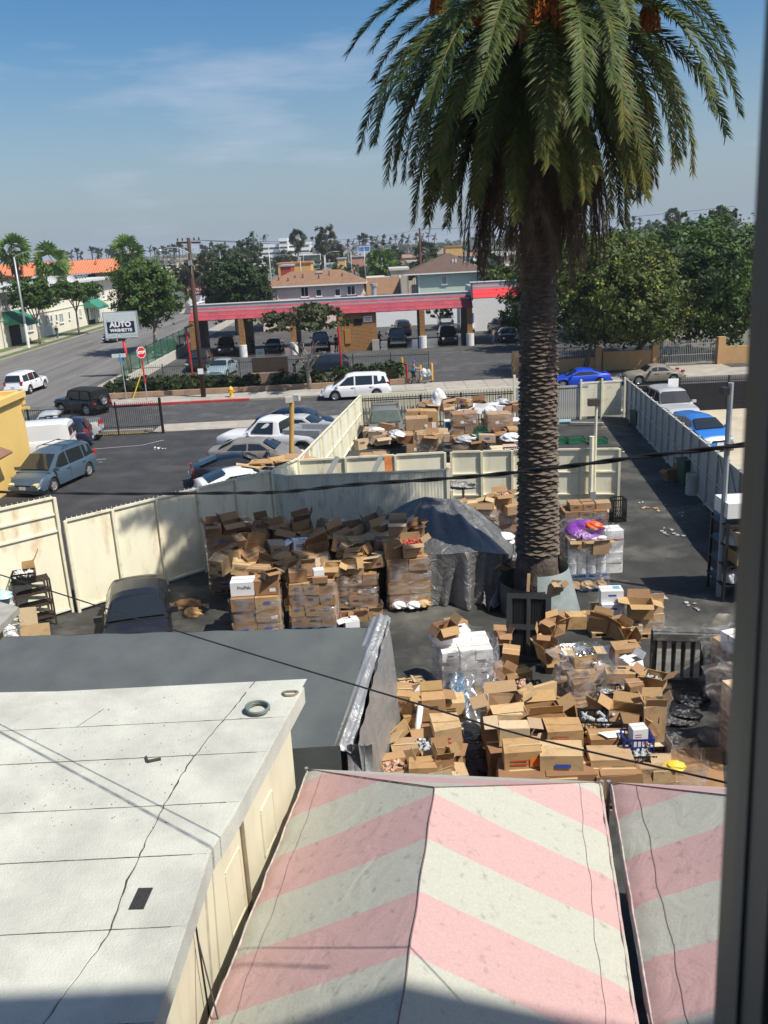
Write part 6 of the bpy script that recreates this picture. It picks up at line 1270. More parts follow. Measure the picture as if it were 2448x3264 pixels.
# crates with lattice sides
def crate(loc,rz,label,m,s=(.48,.34,.28),tilt=(0,0),fill=None):
    r=empty('plastic_crate',loc,label,'crate',rz=rz); r.rotation_euler=(tilt[0],tilt[1],rz); w,d,h=s; b=MB(); t=.018
    b.box((0,0,.01),(w,d,.02)); b.build('base',m,r)
    for nm,(cx,cy,ln,rr) in zip(range(4),((0,-d/2,w,0),(0,d/2,w,0),(-w/2,0,d,math.pi/2),(w/2,0,d,math.pi/2))):
        b=MB(); b.box((0,0,h-.02),(ln,t,.045)); b.box((0,0,.03),(ln,t,.05)); b.box((0,0,h*.5),(ln,t,.02)); n=max(4,int(ln/.075))
        for i in range(n+1): b.box((-ln/2+ln*i/n,0,h/2),(.02,t,h))
        for i in range(n): b.beam((-ln/2+ln*i/n,0,.06),(-ln/2+ln*(i+1)/n,0,h*.5),.012,.012)
        b.build('side_panel',m,r,loc=(cx,cy,0),rz=rr)
    if fill:
        R=random.Random(int(loc[0]*100)); b=MB()
        for i in range(22):
            p=Vector((R.uniform(-.42,.42)*w,R.uniform(-.4,.4)*d,h*R.uniform(.55,.95))); a=Vector((R.uniform(-1,1),R.uniform(-1,1),R.uniform(0,1))).normalized(); b.tube([p-a*.07,p+a*.04,p+a*.07,p+a*.1],[.036,.036,.014,.013],8)
        M_=Matrix.LocRotScale(r.location,r.rotation_euler,(1,1,1)); b.v=[tuple(M_@Vector(v)) for v in b.v]; q=b.build('bottles',fill); tag(q,'loose bottles filling the '+label,'bottles',kind='stuff')
    return r
# ---------- the yard ----------
pi=math.pi
def at(x,y,z=0.0): p=P(x,y,z); return (p.x,p.y,z)
# left group of pallets
d='leftmost front stack'
t1=stack((-3.75,23.1,0),.03,2,2,3,(.66,.55,.38),d,0,prints=('oval','label'))
for i,(x,mi,lab) in enumerate(((-4.08,4,'white box with grey lettering on top'),(-3.4,2,'dark brown box beside the white lettered box'))):
    carton((x,22.95,t1+.02),(.66,.52,.40),.03,lab+' of the leftmost front stack',mi,words=(('ProPak',.13,mat('grey_print',(.2,.22,.25),.7,.1,5),.05,.24) if mi==4 else None),prints=(() if mi==4 else ('label',)))
carton((-3.25,22.85,t1+.42),(.4,.34,.26),.5,'small open brown box perched on the leftmost front stack',0,True)
carton((-3.7,23.7,t1+.40),(.62,.45,.1),-.15,'flat orange brown carton lid with red print behind the white lettered box',0,prints=('red',))
d='blue sticker stack on a blue pallet'
t2=stack((-2.15,23.45,0),-.05,3,2,4,(.43,.5,.33),d,0,pal='blue',prints=('blue','block'))
for (x,y,s,rz,mi,op,lab) in ((-2.55,23.3,(.5,.4,.3),.1,0,False,'closed box at the left on top of the blue sticker stack'),(-2.3,23.7,(.4,.35,.42),.3,1,True,'tan open box standing behind on the blue sticker stack'),(-1.95,23.2,(.3,.26,.34),.2,4,False,'small white box with cut top on the blue sticker stack'),(-1.9,22.98,(.42,.12,.18),.0,0,False,'loose brown flap panel on the front of the blue sticker stack'),(-1.6,23.6,(.5,.42,.3),-.1,0,True,'open box at the right on top of the blue sticker stack')):
    carton((x,y,t2+.01),s,rz,lab,mi,op)
d='low pallet load beside the tall wrapped stack'
t3=stack((-.95,24.75,0),.0,3,2,3,(.42,.5,.34),d,0,wrap=True,prints=('block','label'))
carton((-1.0,24.5,t3),(.62,.4,.34),.0,'big open brown box facing forward above the low pallet load',1,True,flaps=(120,90,10,90)); carton((-1.25,25.2,t3),(.5,.4,.3),.2,'open torn box left of the green bottles',0,True)
d='tall wrapped stack left of the tarp tent'
t4=stack((.62,24.75,0),.05,2,2,4,(.62,.55,.36),d,2,prints=())
for (x,y,z,s,rz,mi,op,pr,lab) in ((.2,24.6,0,(.52,.45,.5),.1,0,False,(),'closed box at the left on top of the tall wrapped stack'),(.78,24.6,0,(.62,.5,.42),.15,1,True,('red',),'large open box with red contents on the tall wrapped stack'),(.4,25.1,.5,(.55,.45,.42),-.1,3,True,(),'open pale box highest on the tall wrapped stack'),(.95,25.2,.42,(.4,.35,.35),.4,0,True,(),'small box behind the open box of red packets')):
    o=carton((x,y,t4+z),s,rz,lab,mi,op,prints=pr,flaps=(100,60,-10,110) if op else None)
    if 'red contents' in lab: contents(o,'red','red packets in the large open box on the tall wrapped stack')
for i,(x,y) in enumerate(((.3,24.1),(.75,24.05),(1.05,24.12))): lump('sack',(x,y,.15),(.22,.17,.16),m_cwhite if i<2 else m_card[1],('white','grey white','brown')[i]+' paper sack lying on the pallet of the tall wrapped stack','sack',seed=i)
d='narrow stack against the left fence'
t5=stack((-5.25,26.6,0),.1,1,1,5,(.95,.8,.36),d,2,prints=('oval',))
for (x,y,s,rz,lab) in ((-5.45,26.4,(.5,.42,.36),.1,'open box with a flap hanging on the narrow fence stack'),(-4.95,26.8,(.7,.5,.3),.5,'large open lid leaning on the narrow fence stack')): carton((x,y,t5),s,rz,lab,0,True)
# hidden loads that carry the shaded heap
pts=[(-3.9,24.9,1.25),(-2.6,25.1,1.2),(-4.1,26.3,1.15),(-2.7,26.5,1.2),(-1.4,26.2,1.25),(-3.7,27.7,1.05),(-2.3,28.0,1.15),(-.9,27.6,1.2),(-.1,26.3,1.1)]
for i,(x,y,h) in enumerate(pts):
    stack((x,y,0),random.uniform(-.1,.1),1,1,2,(1.15,1.1,(h-.15)/2),'pallet load number of the shaded heap %s'%('beneath its %s'%('front left corner','front middle','left flank','centre','right shoulder','rear left','rear middle','rear right','right end')[i]).replace('number ',''),random.choice((0,2)),prints=(),wrap=False)
hp=[]; R=random.Random(31)
for gx in range(8):
    for gy in range(6):
        if gx>7 and gy>3: continue
        x=-4.75+gx*.66+R.uniform(-.14,.14)+(.1 if gy%2 else -.1); y=24.55+gy*.62+R.uniform(-.15,.15)
        base=1.12+.12*math.sin(gx*1.1)+.13*gy*.5 + (0.0 if gy<5 else -.1); z=base+R.choice((0,.0,.12,.28))
        s=(R.uniform(.46,.78),R.uniform(.4,.58),R.uniform(.32,.5)); op=R.random()<.5; mi=R.choice((0,0,1,2,2,3,0,2)); 
        if (gx,gy) in ((4,4),(5,5),(5,4),(3,2)): mi=4; 
        hp.append(loose(x,y,z,s,R.uniform(-.7,.7),mi,op,(R.uniform(-.3,.3),R.uniform(-.3,.3)),prints=(('lines',) if R.random()<.3 else ('label',) if R.random()<.25 else ())))
name_heap(hp,'shaded heap',9)
contents(hp[20],'dark','dark rags in a box at the middle of the shaded heap')
# green bottle pack
gb=empty('bottle_pack',(-1.05,25.15,1.5),'shrink pack of bright green bottles among the heaped boxes','bottles'); bt=MB(); bt.lathe([(0,0),(.045,0),(.048,.02),(.048,.15),(.018,.22),(.018,.25),(0,.25)],8); bm=bt.mesh('bottle',m_greenb,True)
for i in range(4):
    for j in range(3): o=link('bottle',bm,gb,((i-1.5)*.1,(j-1)*.1,0))
gb.rotation_euler=(.25,0,.1)
for (x,y,r_) in ((-6.3,25.3,.5),(-6.0,24.6,.3)):
    lump('cardboard_scrap',(x,y,0),(r_,.2,.25),m_card[0],'%s crumpled cardboard scrap on the ground by the fence stack'%('larger' if r_>.4 else 'smaller'),'scrap',seed=int(x*-10))
# loose lower boxes beside the canopy corner
for i,(x,y) in enumerate(((1110,1985),(1150,1975),(1195,1965),(1120,2000))):
    p=at(x,y); carton(p,(.42,.35,.26),.1*i,('dark black bin like','open brown','tan half open','white cut')[i]+' box on the ground beneath the low pallet load',(2,0,1,4)[i],True)
# --- silver tarp tent over a pile ---
def tarpmat(name,c,rough=.42,metal=.35,wr=.9,sc=1.6):
    M=mat(name,c,rough,.12,1.5,metal=metal,spec=.7); t=M.node_tree; n=t.nodes; l=t.links; b=n['Principled BSDF']; co_=n.new('ShaderNodeTexCoord'); z=n.new('ShaderNodeTexNoise'); z.inputs['Scale'].default_value=sc; z.inputs['Detail'].default_value=8; z.inputs['Distortion'].default_value=2.2; z.inputs['Roughness'].default_value=.6; l.new(co_.outputs['Object'],z.inputs[0]); bp=n.new('ShaderNodeBump'); bp.inputs['Strength'].default_value=wr; bp.inputs['Distance'].default_value=.10; l.new(z.outputs['Fac'],bp.inputs['Height']); l.new(bp.outputs[0],b.inputs['Normal']); return M
m_tarp=tarpmat('silver_grey_tarp',(.20,.20,.20),.30,.35,1.0,1.9); m_tarpf=tarpmat('grey_canopy_tarp',(.112,.124,.12),.5,.15,.10,1.0); m_tarps=tarpmat('shiny_silver_tarp',(.36,.37,.38),.36,.5,.6,1.3)
def tent():
    E_=[(-1.0,27.9,1.15),(-.2,26.0,1.35),(.75,24.95,1.5),(1.7,24.4,1.62),(2.7,24.3,1.68),(3.5,24.75,1.4),(4.0,25.8,1.1),(4.0,27.2,1.2),(3.0,28.5,1.7),(1.3,29.0,1.8)]
    n=120; K=len(E_); ev=[]
    for i in range(n):
        t=i/n*K; j=int(t); f=t-j; p0,p1,p2,p3=[Vector(E_[(j+q)%K]) for q in(-1,0,1,2)]
        ev.append(.5*((2*p1)+(p2-p0)*f+(2*p0-5*p1+4*p2-p3)*f*f+(3*p1-p0-3*p2+p3)*f**3))
    cen=Vector((1.9,26.9,0)); Ra,Rb=Vector((1.35,26.9,2.72)),Vector((2.35,26.7,2.62)); r=empty('tarp_tent',(1.9,26.6,0),'crumpled silver grey tarp tent draped over a load left of the palm trunk','tarp'); O=Vector((1.9,26.6,0))
    b=MB(); M_=10; rows=[]
    for k in range(M_+1):
        f=k/M_; row=[]
        for i,e in enumerate(ev):
            t=min(1,max(0,(e.x-0.6)/2.6)); q=Ra.lerp(Rb,t); p=e.lerp(q,f); p.z=e.z+(q.z-e.z)*(.55*f+.45*math.sin(f*pi/2)); a=6.283*i/n
            p.z-=.16*math.sin(f*pi)*abs(math.sin(a*3.5+.6)); p.z+=.03*math.sin(a*14+f*5)*math.sin(f*pi); row.append(tuple(p-O))
        rows.append(row)
    for r_ in rows: b.v+=r_
    for j in range(M_):
        for i in range(n): b.f.append((j*n+i,j*n+(i+1)%n,(j+1)*n+(i+1)%n,(j+1)*n+i)); b.m.append(0)
    b.build('roof_cover',m_tarpt,r,smooth=True)
    b=MB(); rows=[]; M_=12
    for k in range(M_+1):
        f=k/M_; row=[]
        for i,e in enumerate(ev):
            a=6.283*i/n; d=(Vector((e.x,e.y,0))-cen).normalized(); fold=((1-2*abs(math.sin(a*5+1+.3*f)))+.7*(1-2*abs(math.sin(a*8.5+2+f)))+.35*math.sin(a*31+f*5))*.2*f**.6; p=e+d*(.02+.22*f+fold); p.z=e.z*(1-f)+.02+.02*math.sin(a*23)*f; row.append(tuple(p-O))
        rows.append(row)
    for r_ in rows: b.v+=r_
    for j in range(M_):
        for i in range(n): b.f.append(((j+1)*n+i,(j+1)*n+(i+1)%n,j*n+(i+1)%n,j*n+i)); b.m.append(0)
    b.build('wall_cover',m_tarp,r,smooth=True); return r
m_tarpt=tarpmat('grey_tarp_top',(.135,.14,.14),.38,.25,.9,2.0)
tent()
b=MB()
def hem(u,v): 
    A=Vector((2.9,23.7,.03)).lerp(Vector((3.75,25.3,1.0)),u); w=(v-.5)*.55; return (A.x+w*.8+.06*math.sin(u*14+v*5),A.y-w*.5,A.z+.18*math.sin(v*9+u*6)+.05)
b.grid(20,14,hem); tag(b.build('tarp_roll',m_tarp,smooth=True),'rolled hem of silver tarp trailing on the ground beside the palm','tarp')
carton((3.35,24.7,.75),(.55,.3,.4),.7,'tan carton with a hand hole poking out of the silver tarp tent',1,True,tilt=(.3,.5))
# pallets behind the tent and around the trunk
d='wrapped stack behind the silver tent'
t=stack((3.2,28.9,0),.05,2,1,4,(.7,.7,.38),d,1,prints=('label',)); 
for i,(x,rz) in enumerate(((2.9,.1),(3.5,-.2))): carton((x,28.8,t),(.62,.5,.26),rz,('left','right')[i]+' open flattened box on top of the stack behind the silver tent',1,True)
d='stack just left of the palm trunk'
t=stack((4.35,29.6,0),.0,2,1,4,(.55,.6,.36),d,2,prints=())
o=carton((4.2,29.5,t),(.6,.45,.36),.2,'open box of red and white packets just left of the palm trunk',0,True,flaps=(110,80,40,100)); contents(o,'mix','red and white packets in the open box left of the palm trunk')
carton((4.5,29.2,t-.3),(.5,.4,.3),.3,'closed tan box below the packets box by the trunk',1)
for i in range(8):
    o=lump('sack',(3.85,26.7,.15+i*.16),(.36,.28,.17),m_cwhite,'white sack %s in the tidy pile left of the trunk'%('at the bottom','second from the bottom','third from the bottom','fourth from the bottom','fifth from the bottom','sixth from the bottom','second from the top','on top')[i],'sack',seed=50+i,jag=.05)
lump('tarp_bundle',(2.7,31.3,1.7),(.8,.25,.3),m_tarp,'crumpled grey plastic bundle lying on a post behind the tent','plastic bundle',seed=9); b=MB(); b.tube([(3.0,31.3,0),(3.0,31.3,1.75)],.05,8); tag(b.build('post',m_galv),'thin metal post holding up the grey plastic bundle','post')
# right of the trunk
d='tall brown stack right of the trunk'
t=stack((6.75,28.2,0),.03,3,2,5,(.48,.5,.31),d,2,prints=('block',)); 
for i in range(4): carton((6.35+.42*(i%2)+.1,27.95+.3*(i//2),t),(.4,.36,.22),.02*i,('front left','front right','back left','back right')[i]+' shallow carton crowning the tall stack right of the trunk',0,prints=('block',))
carton((7.4,28.1,t),(.5,.45,.2),.0,'wide closed box at the right shoulder of the tall stack right of the trunk',1)
carton((5.75,28.6,1.3),(.5,.5,.6),.1,'tan box in plastic squeezed between trunk and tall stack',1)
d='white and orange stack right of the trunk'
stack((7.3,26.6,0),.05,1,1,4,(.62,.6,.36),d,4,pal=None,prints=('strip',),wrap=True)
pallet((6.15,25.35,0),.0,'lower blue pallet right of the palm trunk',m_bluewood)
for i in range(3): lump('sack',(5.75+i*.4,24.95,.15),(.22,.2,.2),m_card[(0,1,1)[i]],('left','middle','right')[i]+' brown paper sack between the two blue pallets','sack',seed=70+i)
for i in range(3): lump('sack',(5.75+i*.4,25.5,.15),(.24,.3,.24),m_card[(2,0,1)[i]],('left','middle','right')[i]+' rear brown sack between the two blue pallets','sack',seed=80+i)
pallet((6.15,25.4,.42),.0,'upper blue pallet right of the palm trunk',m_bluewood)
for k in range(3):
    for i in range(4):
        b=MB(); b.lathe([(0,0),(.135,0),(.145,.34),(.15,.36),(.13,.375),(0,.375)],14); o=b.build('bucket',m_cwhite,loc=(5.7+i*.3,25.02,.58+k*.385),smooth=True,sharp=40); tag(o,'white tub, %s of four in the %s tier of the wrapped load on blue pallets'%(('leftmost','second','third','rightmost')[i],('bottom','middle','top')[k]),'tub')
for i,(x,y,w) in enumerate(((5.8,25.55,.5),(6.45,25.55,.6))): carton((x,y,.58),(w,.45,1.0),.0,('left','right')[i]+' tall dark carton behind the white tubs on the blue pallets',2)
for i,(x,s_) in enumerate(((5.75,(.36,.28,.26)),(6.15,(.36,.2,.34)),(6.5,(.5,.3,.36)))): carton((x,24.88,1.35-.1*i+.1),s_,.1*i-.1,('left','middle','right')[i]+' open brown box strapped to the front of the white tub load',1,True)
m_pur=mat('purple_film_packs',(.20,.05,.33),.3,.3,6,bump=.8,bscale=10); lump('packs',(6.1,25.4,1.72),(.62,.5,.42),m_pur,'purple wrapped packs crowning the white tub load','packs',seed=91); lump('packs',(6.35,25.15,1.98),(.32,.2,.2),mat('orange_red_packs',(.75,.1,.02),.4,.2,6),'orange red packet on the purple packs','packs',seed=92)
film((6.15,25.35,0),0,1.3,1.05,2.05,'clear stretch film around the white tubs and purple packs',loose=.06,seed=5)
r=crate((8.95,32.3-.6,.0),.1,'black and blue crate standing at the foot of the pen gate',m_crateb,(.5,.45,.9))
# palm tub
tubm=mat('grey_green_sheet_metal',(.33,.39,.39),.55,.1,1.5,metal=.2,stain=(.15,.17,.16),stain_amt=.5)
b=MB()
def ring(a0,a1,r0,r1,h,c,lean=0): return lambda u,v:(c[0]+(r0+(r1-r0)*v)*math.cos(a0+(a1-a0)*u),c[1]+(r0+(r1-r0)*v)*math.sin(a0+(a1-a0)*u),h*v)
tb_=empty('tree_tub',(4.4,23.8,0),'bent sheet metal collar around the foot of the palm','tree collar')
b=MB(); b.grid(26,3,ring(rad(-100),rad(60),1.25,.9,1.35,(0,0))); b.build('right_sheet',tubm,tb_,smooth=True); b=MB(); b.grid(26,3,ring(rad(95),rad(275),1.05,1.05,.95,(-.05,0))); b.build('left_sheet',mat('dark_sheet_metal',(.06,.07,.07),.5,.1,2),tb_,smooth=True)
carton((4.65,22.9,.85),(.4,.2,.3),.6,'open box hooked on the rim of the sheet metal collar',1,True,tilt=(.5,.3))
b=MB(); b.beam((3.95,23.0,0),(4.05,23.2,1.35),.09,.03); tag(b.build('wooden_stick',m_wood),'thin wooden stick leaning on the palm foot','stick')
# black plastic pallet leaning on the tub
r=empty('plastic_pallet',(3.55,20.45,0),'black plastic pallet with four dark backed openings leaning on the tree collar','pallet'); mk=mat('charcoal_plastic',(.022,.024,.025),.5,.1,4); r.rotation_euler=(rad(-24),0,rad(-12)); b=MB(); w,h=1.15,1.75
for x in (-w/2+.07,0,w/2-.07): b.box((x,0,h/2),(.14 if x else .1,.12,h))
for z in (.07,h*.5,h-.07): b.box((0,0.001,z),(w,.118,.14))
b.build('frame',mk,r); b=MB()
for x in (-.27,.27):
    for z in (h*.27,h*.73):
        for k in range(6): b.box((x-.17+k*.07,.03,z),(.016,.02,h*.38))
b.box((0,.055,h/2),(w-.06,.01,h-.06)); b.build('grid_bars_dark_backing',m_crateb,r)  # thin back plate added to paint the see-through openings dark
# white wrapped stack in the centre
d='white carton stack in glossy film'
t=stack((1.75,18.9,0),.1,3,2,5,(.40,.5,.25),d,4,prints=('block',),jit=.03)
for i,(x,y,z,mi) in enumerate(((1.2,18.9,0,4),(1.65,19.1,0,4),(1.3,18.7,.26,0),(1.6,19.5,.0,0))): carton((x,y,t+z),(.46,.42,.26 if mi==4 else .3),.1+.15*i,('left lettered white','right lettered white','open brown','closed brown')[i]+' box loose on top of the white carton stack',mi,i==2,prints=('top',))
b=MB(); b.grid(22,14,lambda u,v:(1.35+u*1.2+.07*math.sin(v*20),18.35-.25*v-.75*v*v+.12*math.sin(u*17)+.05*math.sin(v*23),1.15*(1-v)**.8+.12*math.sin(u*9+v*4)*(1-v)+.05)); tag(b.build('stretch_film',m_film,smooth=True),'loose glossy film hanging down in front of the white carton stack','plastic film')
b=MB(); b.beam((2.05,18.2,.0),(1.95,18.7,1.2),.16,.03); tag(b.build('board',m_card[0]),'brown board leaning in front of the white carton stack','board'); b=MB(); b.beam((1.55,17.6,.1),(1.5,18.5,.8),.34,.2); tag(b.build('blue_packet',mat('blue_film_pack',(.05,.14,.25),.25,.3,6,bump=.7,bscale=12)),'long blue film wrapped packet under the loose glossy film','packet')
# brown boxes leaning to its right
for (x,y,z,s,rz,tl,op,lab) in ((2.75,18.6,0,(.5,.45,.42),.5,(0,0),False,'bottom brown box right of the white carton stack'),(2.55,18.5,.42,(.4,.34,.36),.9,(.2,.3),True,'half open box leaning against the white carton stack'),(3.15,19.3,.05,(.48,.4,.32),.35,(0,0),False,'labelled brown box beside the black plastic pallet'),(2.95,19.6,.4,(.42,.34,.5),-.2,(.35,.1),False,'tall taped box tilted in front of the black plastic pallet'),(2.8,20.0,.75,(.36,.34,.3),.2,(-.2,.2),True,'topmost open box with raised flaps before the black plastic pallet'),(4.15,19.9,0,(.5,.38,.36),-.1,(0,0),True,'single open box standing on the ground right of the black plastic pallet')):
    carton((x,y,z),s,rz,lab,0,op,tl,prints=('label',) if 'labelled' in lab else (),flaps=(150,20,35,160) if op else None)
crate((3.35,18.7,0),.2,'small black crate tucked under the leaning brown boxes',m_crateb)
# bag of rubbish
for (x,y,z,s,rz,mi,lab) in ((.05,18.3,0,(.5,.42,.36),.3,2,'crushed open box with green bag left of the rubbish box'),(.45,18.6,.25,(.62,.4,.34),.2,1,'open box stuffed with dark rags near the canopy corner'),(-.45,18.2,0,(.4,.36,.5),-.1,3,'tall pale open box at the canopy corner'),(.2,17.6,.0,(.55,.3,.22),.6,0,'flat brown box under the white tube')): 
    o=carton((x,y,z),s,rz,lab,mi,True)
    if 'rags' in lab: contents(o,'dark','dark rags and white bottles in the box near the canopy corner')
b=MB(); b.beam((.2,17.6,.35),(.65,18.0,.75),.10,.05); tag(b.build('white_board',m_white),'narrow white panel leaning by the rubbish box','panel')
# ---- near heap A (left front) ----
def place(px_,py_,z,w,d_,h,rz,mi,op,**k):
    p=P(px_,py_,z); return loose(p.x,p.y,z-h,(w,d_,h),rz,mi,op,**k)
m_kp=m_print
for i,(x,y) in enumerate(((-.05,16.9),(.72,16.8),(-.35,15.7),(.5,15.4),(.95,15.9),(-.3,14.4),(.7,14.3))):
    stack((x,y,0),.05*(i%3-1),1,1,2,(0.96,.8,.36),'buried load under the front left heap, %s'%('rear left','rear right','middle left','middle','middle right','front left','front right')[i],random.choice((0,1,2)),prints=(),wrap=False)
A=[]
A.append(place(1262,2195,1.45,.72,.6,.62,-.15,0,False,words=('FRAGILE',.12,m_kp,-.0,.42),state='big closed taped box with fragile print'))
A.append(place(1378,2215,1.42,.5,.42,.5,.05,0,True,prints=('block',),flaps=(-60,100,15,95),state='open patterned box with raised flaps'))
A.append(place(1445,2225,1.25,.46,.45,.45,.0,1,False,prints=('lines',),state='closed tan box'))
A.append(place(1425,2300,1.35,.58,.55,.8,.04,1,False,prints=('red',),state='tall closed tan box with red stamp'))
A.append(place(1345,2300,1.05,.62,.5,.4,.25,0,True,flaps=(140,120,100,130),words=('FRAGILE',.09,m_kp,0,.2),state='wide open box holding a white roll'))
A.append(place(1195,2350,1.0,.6,.5,.4,-.4,1,True,flaps=(150,60,120,170),state='crumpled open box with a grey plastic bag'))
A.append(place(1292,2372,1.05,.56,.42,.48,.05,1,False,state='closed pale box with a white strap'))
A.append(place(1365,2370,1.0,.5,.45,.4,.3,0,True,flaps=(130,110,60,150),state='open box full of bottles'))
A.append(place(1168,2448,.98,.62,.45,.42,-.05,0,True,flaps=(95,120,20,60),state='open box of white cups'))
A.append(place(1262,2440,1.0,.5,.42,.42,.2,0,True,flaps=(110,30,80,140),state='open box of paper cups'))
A.append(place(1345,2430,1.15,.5,.4,.55,.12,2,False,state='closed brown box with black tape print'))
A.append(place(1410,2400,1.15,.35,.42,.7,.15,0,True,flaps=(30,60,20,-15),state='tall narrow open box'))
A.append(place(1430,2390,.6,.5,.6,.6,.05,0,False,state='brown box at the right flank'))
A.append(place(1215,2290,.8,.5,.5,.4,.3,3,True,flaps=(150,150,150,100),state='torn pale box lying open'))
A.append(place(1400,2445,.85,.4,.35,.4,.5,1,True,state='open tan box beside the canopy'))
R=random.Random(5)
for k in range(7): A.append(place(R.uniform(1190,1440),R.uniform(2330,2490),R.uniform(.8,.98),R.uniform(.4,.55),R.uniform(.35,.45),.36,R.uniform(-.6,.6),R.choice((0,1,2,3)),R.random()<.6,tilt=(R.uniform(-.25,.25),R.uniform(-.25,.25))))
contents(A[7],'bottle','clear bottles in the box near the front left heap top'); contents(A[8],'white','white cups in the box at the front left corner of the heap'); contents(A[9],'mix','cups and red lids in an open box of the front left heap')
name_heap(A,'front left heap',8)
p=P(1335,2290,1.1); b=MB(); b.tube([(p.x-.05,p.y-.35,1.0),(p.x+.08,p.y+.35,1.35)],.065,12); tag(b.build('paper_roll',m_white,smooth=True),'white paper roll standing out of the wide open box','roll')
p=P(1205,2345,1.0); lump('bag',(p.x,p.y,.9),(.2,.18,.25),m_bagg,'grey plastic bag in the crumpled open box of the front left heap','bag',seed=12)
# ---- near heap B (centre front) ----
for i,(x,y) in enumerate(((2.3,16.4),(3.0,16.6),(2.3,15.4),(3.15,15.5),(2.4,14.4),(3.3,14.5))):
    stack((x,y,0),.04*(i%3-1),1,1,2,(0.90,.8,.34),'buried load under the centre front heap, %s'%('rear left','rear right','middle left','middle right','front left','front right')[i],random.choice((0,1,2)),prints=(),wrap=False)
B_=[]
B_.append(place(1605,2225,1.35,.72,.5,.75,.1,1,True,flaps=(110,60,30,100),words=('BIRO',.12,m_kp,0,.4),state='large tan open box marked biro'))
B_.append(place(1730,2255,1.3,.7,.5,.42,.05,0,True,flaps=(25,60,40,120),words=('FRAGILE',.09,m_kp,0,.25),state='open box with fragile lettering'))
B_.append(place(1715,2185,1.45,.9,.08,.5,.45,1,False,words=('FRAGOLI',.14,m_kp,.05,.25),state='flattened sheet leaning with dark lettering'))
B_.append(place(1635,2300,1.25,.6,.52,.4,-.05,3,True,flaps=(-80,100,95,95),state='pale square open box'))
B_.append(place(1665,2375,1.2,.74,.5,.66,.02,0,False,prints=('red','strip'),state='box with an orange sticker and red print'))
ob_=B_[-1]; bb_=MB(); bb_.box((.28,-.506,.66),(.28,.004,.28)); bb_.build('orange_sticker',m_orange,ob_)
B_.append(place(1800,2310,1.2,.75,.5,.45,-.08,0,False,state='wide closed taped box'))
B_.append(place(1790,2385,1.15,.82,.55,.58,-.1,1,False,prints=('blue',),state='wide tan box with blue print'))
B_.append(place(1765,2275,1.15,.36,.3,.3,.5,2,True,state='small open box of packets'))
B_.append(place(1710,2325,1.05,.36,.3,.3,.2,3,True,state='small pale open box between larger ones'))
B_.append(place(1660,2465,.75,.7,.4,.35,.03,1,False,state='flat tan box in the lowest tier'))
B_.append(place(1790,2465,.78,.6,.4,.4,-.04,1,False,state='grey tan box in the lowest tier'))
B_.append(place(1800,2215,1.25,.6,.05,.45,-.7,0,False,tilt=(.3,0),state='loose brown panel standing on edge'))
name_heap(B_,'centre front heap',7)
crate((P(1650,2180,.75).x,P(1650,2180,.75).y,.5),.35,'black crate of mixed packets behind the centre front heap',m_crateb,(.6,.42,.26),fill=m_mix)
# ---- near heap C (right front) ----
for i,(x,y) in enumerate(((4.2,18.2),(4.8,18.2),(4.3,17.0),(4.95,16.9),(4.2,15.6),(4.85,15.7),(4.25,14.5),(4.9,14.6))):
    stack((x,y,0),.05*(i%3-1),1,1,2,(0.80,.8,.33),'buried load under the right front heap, %s'%('rear left','rear right','second row left','second row right','third row left','third row right','front left','front right')[i],random.choice((0,1,2)),prints=(),wrap=False)
C_=[]
for j,(a,zz) in enumerate(((200,.2),(165,.35),(130,.5),(95,.55),(60,.5),(30,.4),(0,.25))):
    ang=rad(a); C_.append(loose(4.75+math.cos(ang)*1.0,19.3+math.sin(ang)*.75,.55+zz,(.5,.34,.36),ang+pi/2,0,j!=3,(random.uniform(-.2,.2),random.uniform(-.2,.2)),prints=('block',) if j%2 else (),flaps=(20,100,30,60),state='brown open box of the ring'))
C_.append(place(1862,2075,1.3,.5,.42,.34,.0,1,True,prints=('lines',),flaps=(None,90,None,90),state='box heaped with silver foil packets')); foil=C_[-1]
C_.append(place(1855,2120,1.0,.5,.4,.3,.0,0,True,flaps=(100,90,20,90),state='box below the foil packets'))
C_.append(place(1855,2160,1.05,.5,.5,.7,.05,2,False,state='tall dark box supporting the foil packets'))
C_.append(place(1995,2055,1.2,.66,.45,.4,.1,0,False,prints=('lines',),state='wide closed box right of the ring'))
C_.append(place(2010,2100,1.1,.4,.36,.3,.4,4,True,state='white open carton'))
C_.append(place(1975,2135,1.25,.62,.4,.34,-.1,0,False,prints=('top',),words=('ALL NATURAL',.075,m_white,0,.06),state='taped fruit box with blue band')); nat=C_[-1]
bb_=MB(); bb_.box((0,-.5045,.18),(1,.003,.3)); bb_.build('blue_band',m_bluep,nat)
C_.append(place(2085,2150,1.2,.5,.4,.3,-.6,0,True,flaps=(60,60,150,60),state='open box tipped to the right'))
C_.append(place(2025,2175,1.3,.34,.3,.55,.1,0,False,prints=('lines',),words=('Cafe',.07,m_kp,0,.2),state='narrow upright box'))
C_.append(place(2085,2235,1.35,.42,.4,.85,-.1,1,True,prints=('block',),flaps=(20,40,15,30),state='tall open tan box'))
C_.append(place(1995,2255,1.15,.6,.45,.36,-.4,0,True,flaps=(140,120,40,60),words=('FRAGILE',.08,m_kp,0,.2),state='wide open box with splayed flaps'))
C_.append(place(1940,2340,1.0,.75,.4,.3,-.06,2,False,words=('FRAGILE',.08,m_kp,0,.15),state='long shallow box under a folded sheet'))
C_.append(place(1945,2400,.95,.8,.5,.3,-.06,1,False,state='long pale box in the lower front'))
C_.append(place(1960,2450,.8,.8,.5,.5,-.06,2,False,state='big film covered box in the lower front'))
C_.append(place(2035,2315,1.3,.3,.25,.42,.1,4,False,prints=('red',),state='upright white box standing in a crate'))
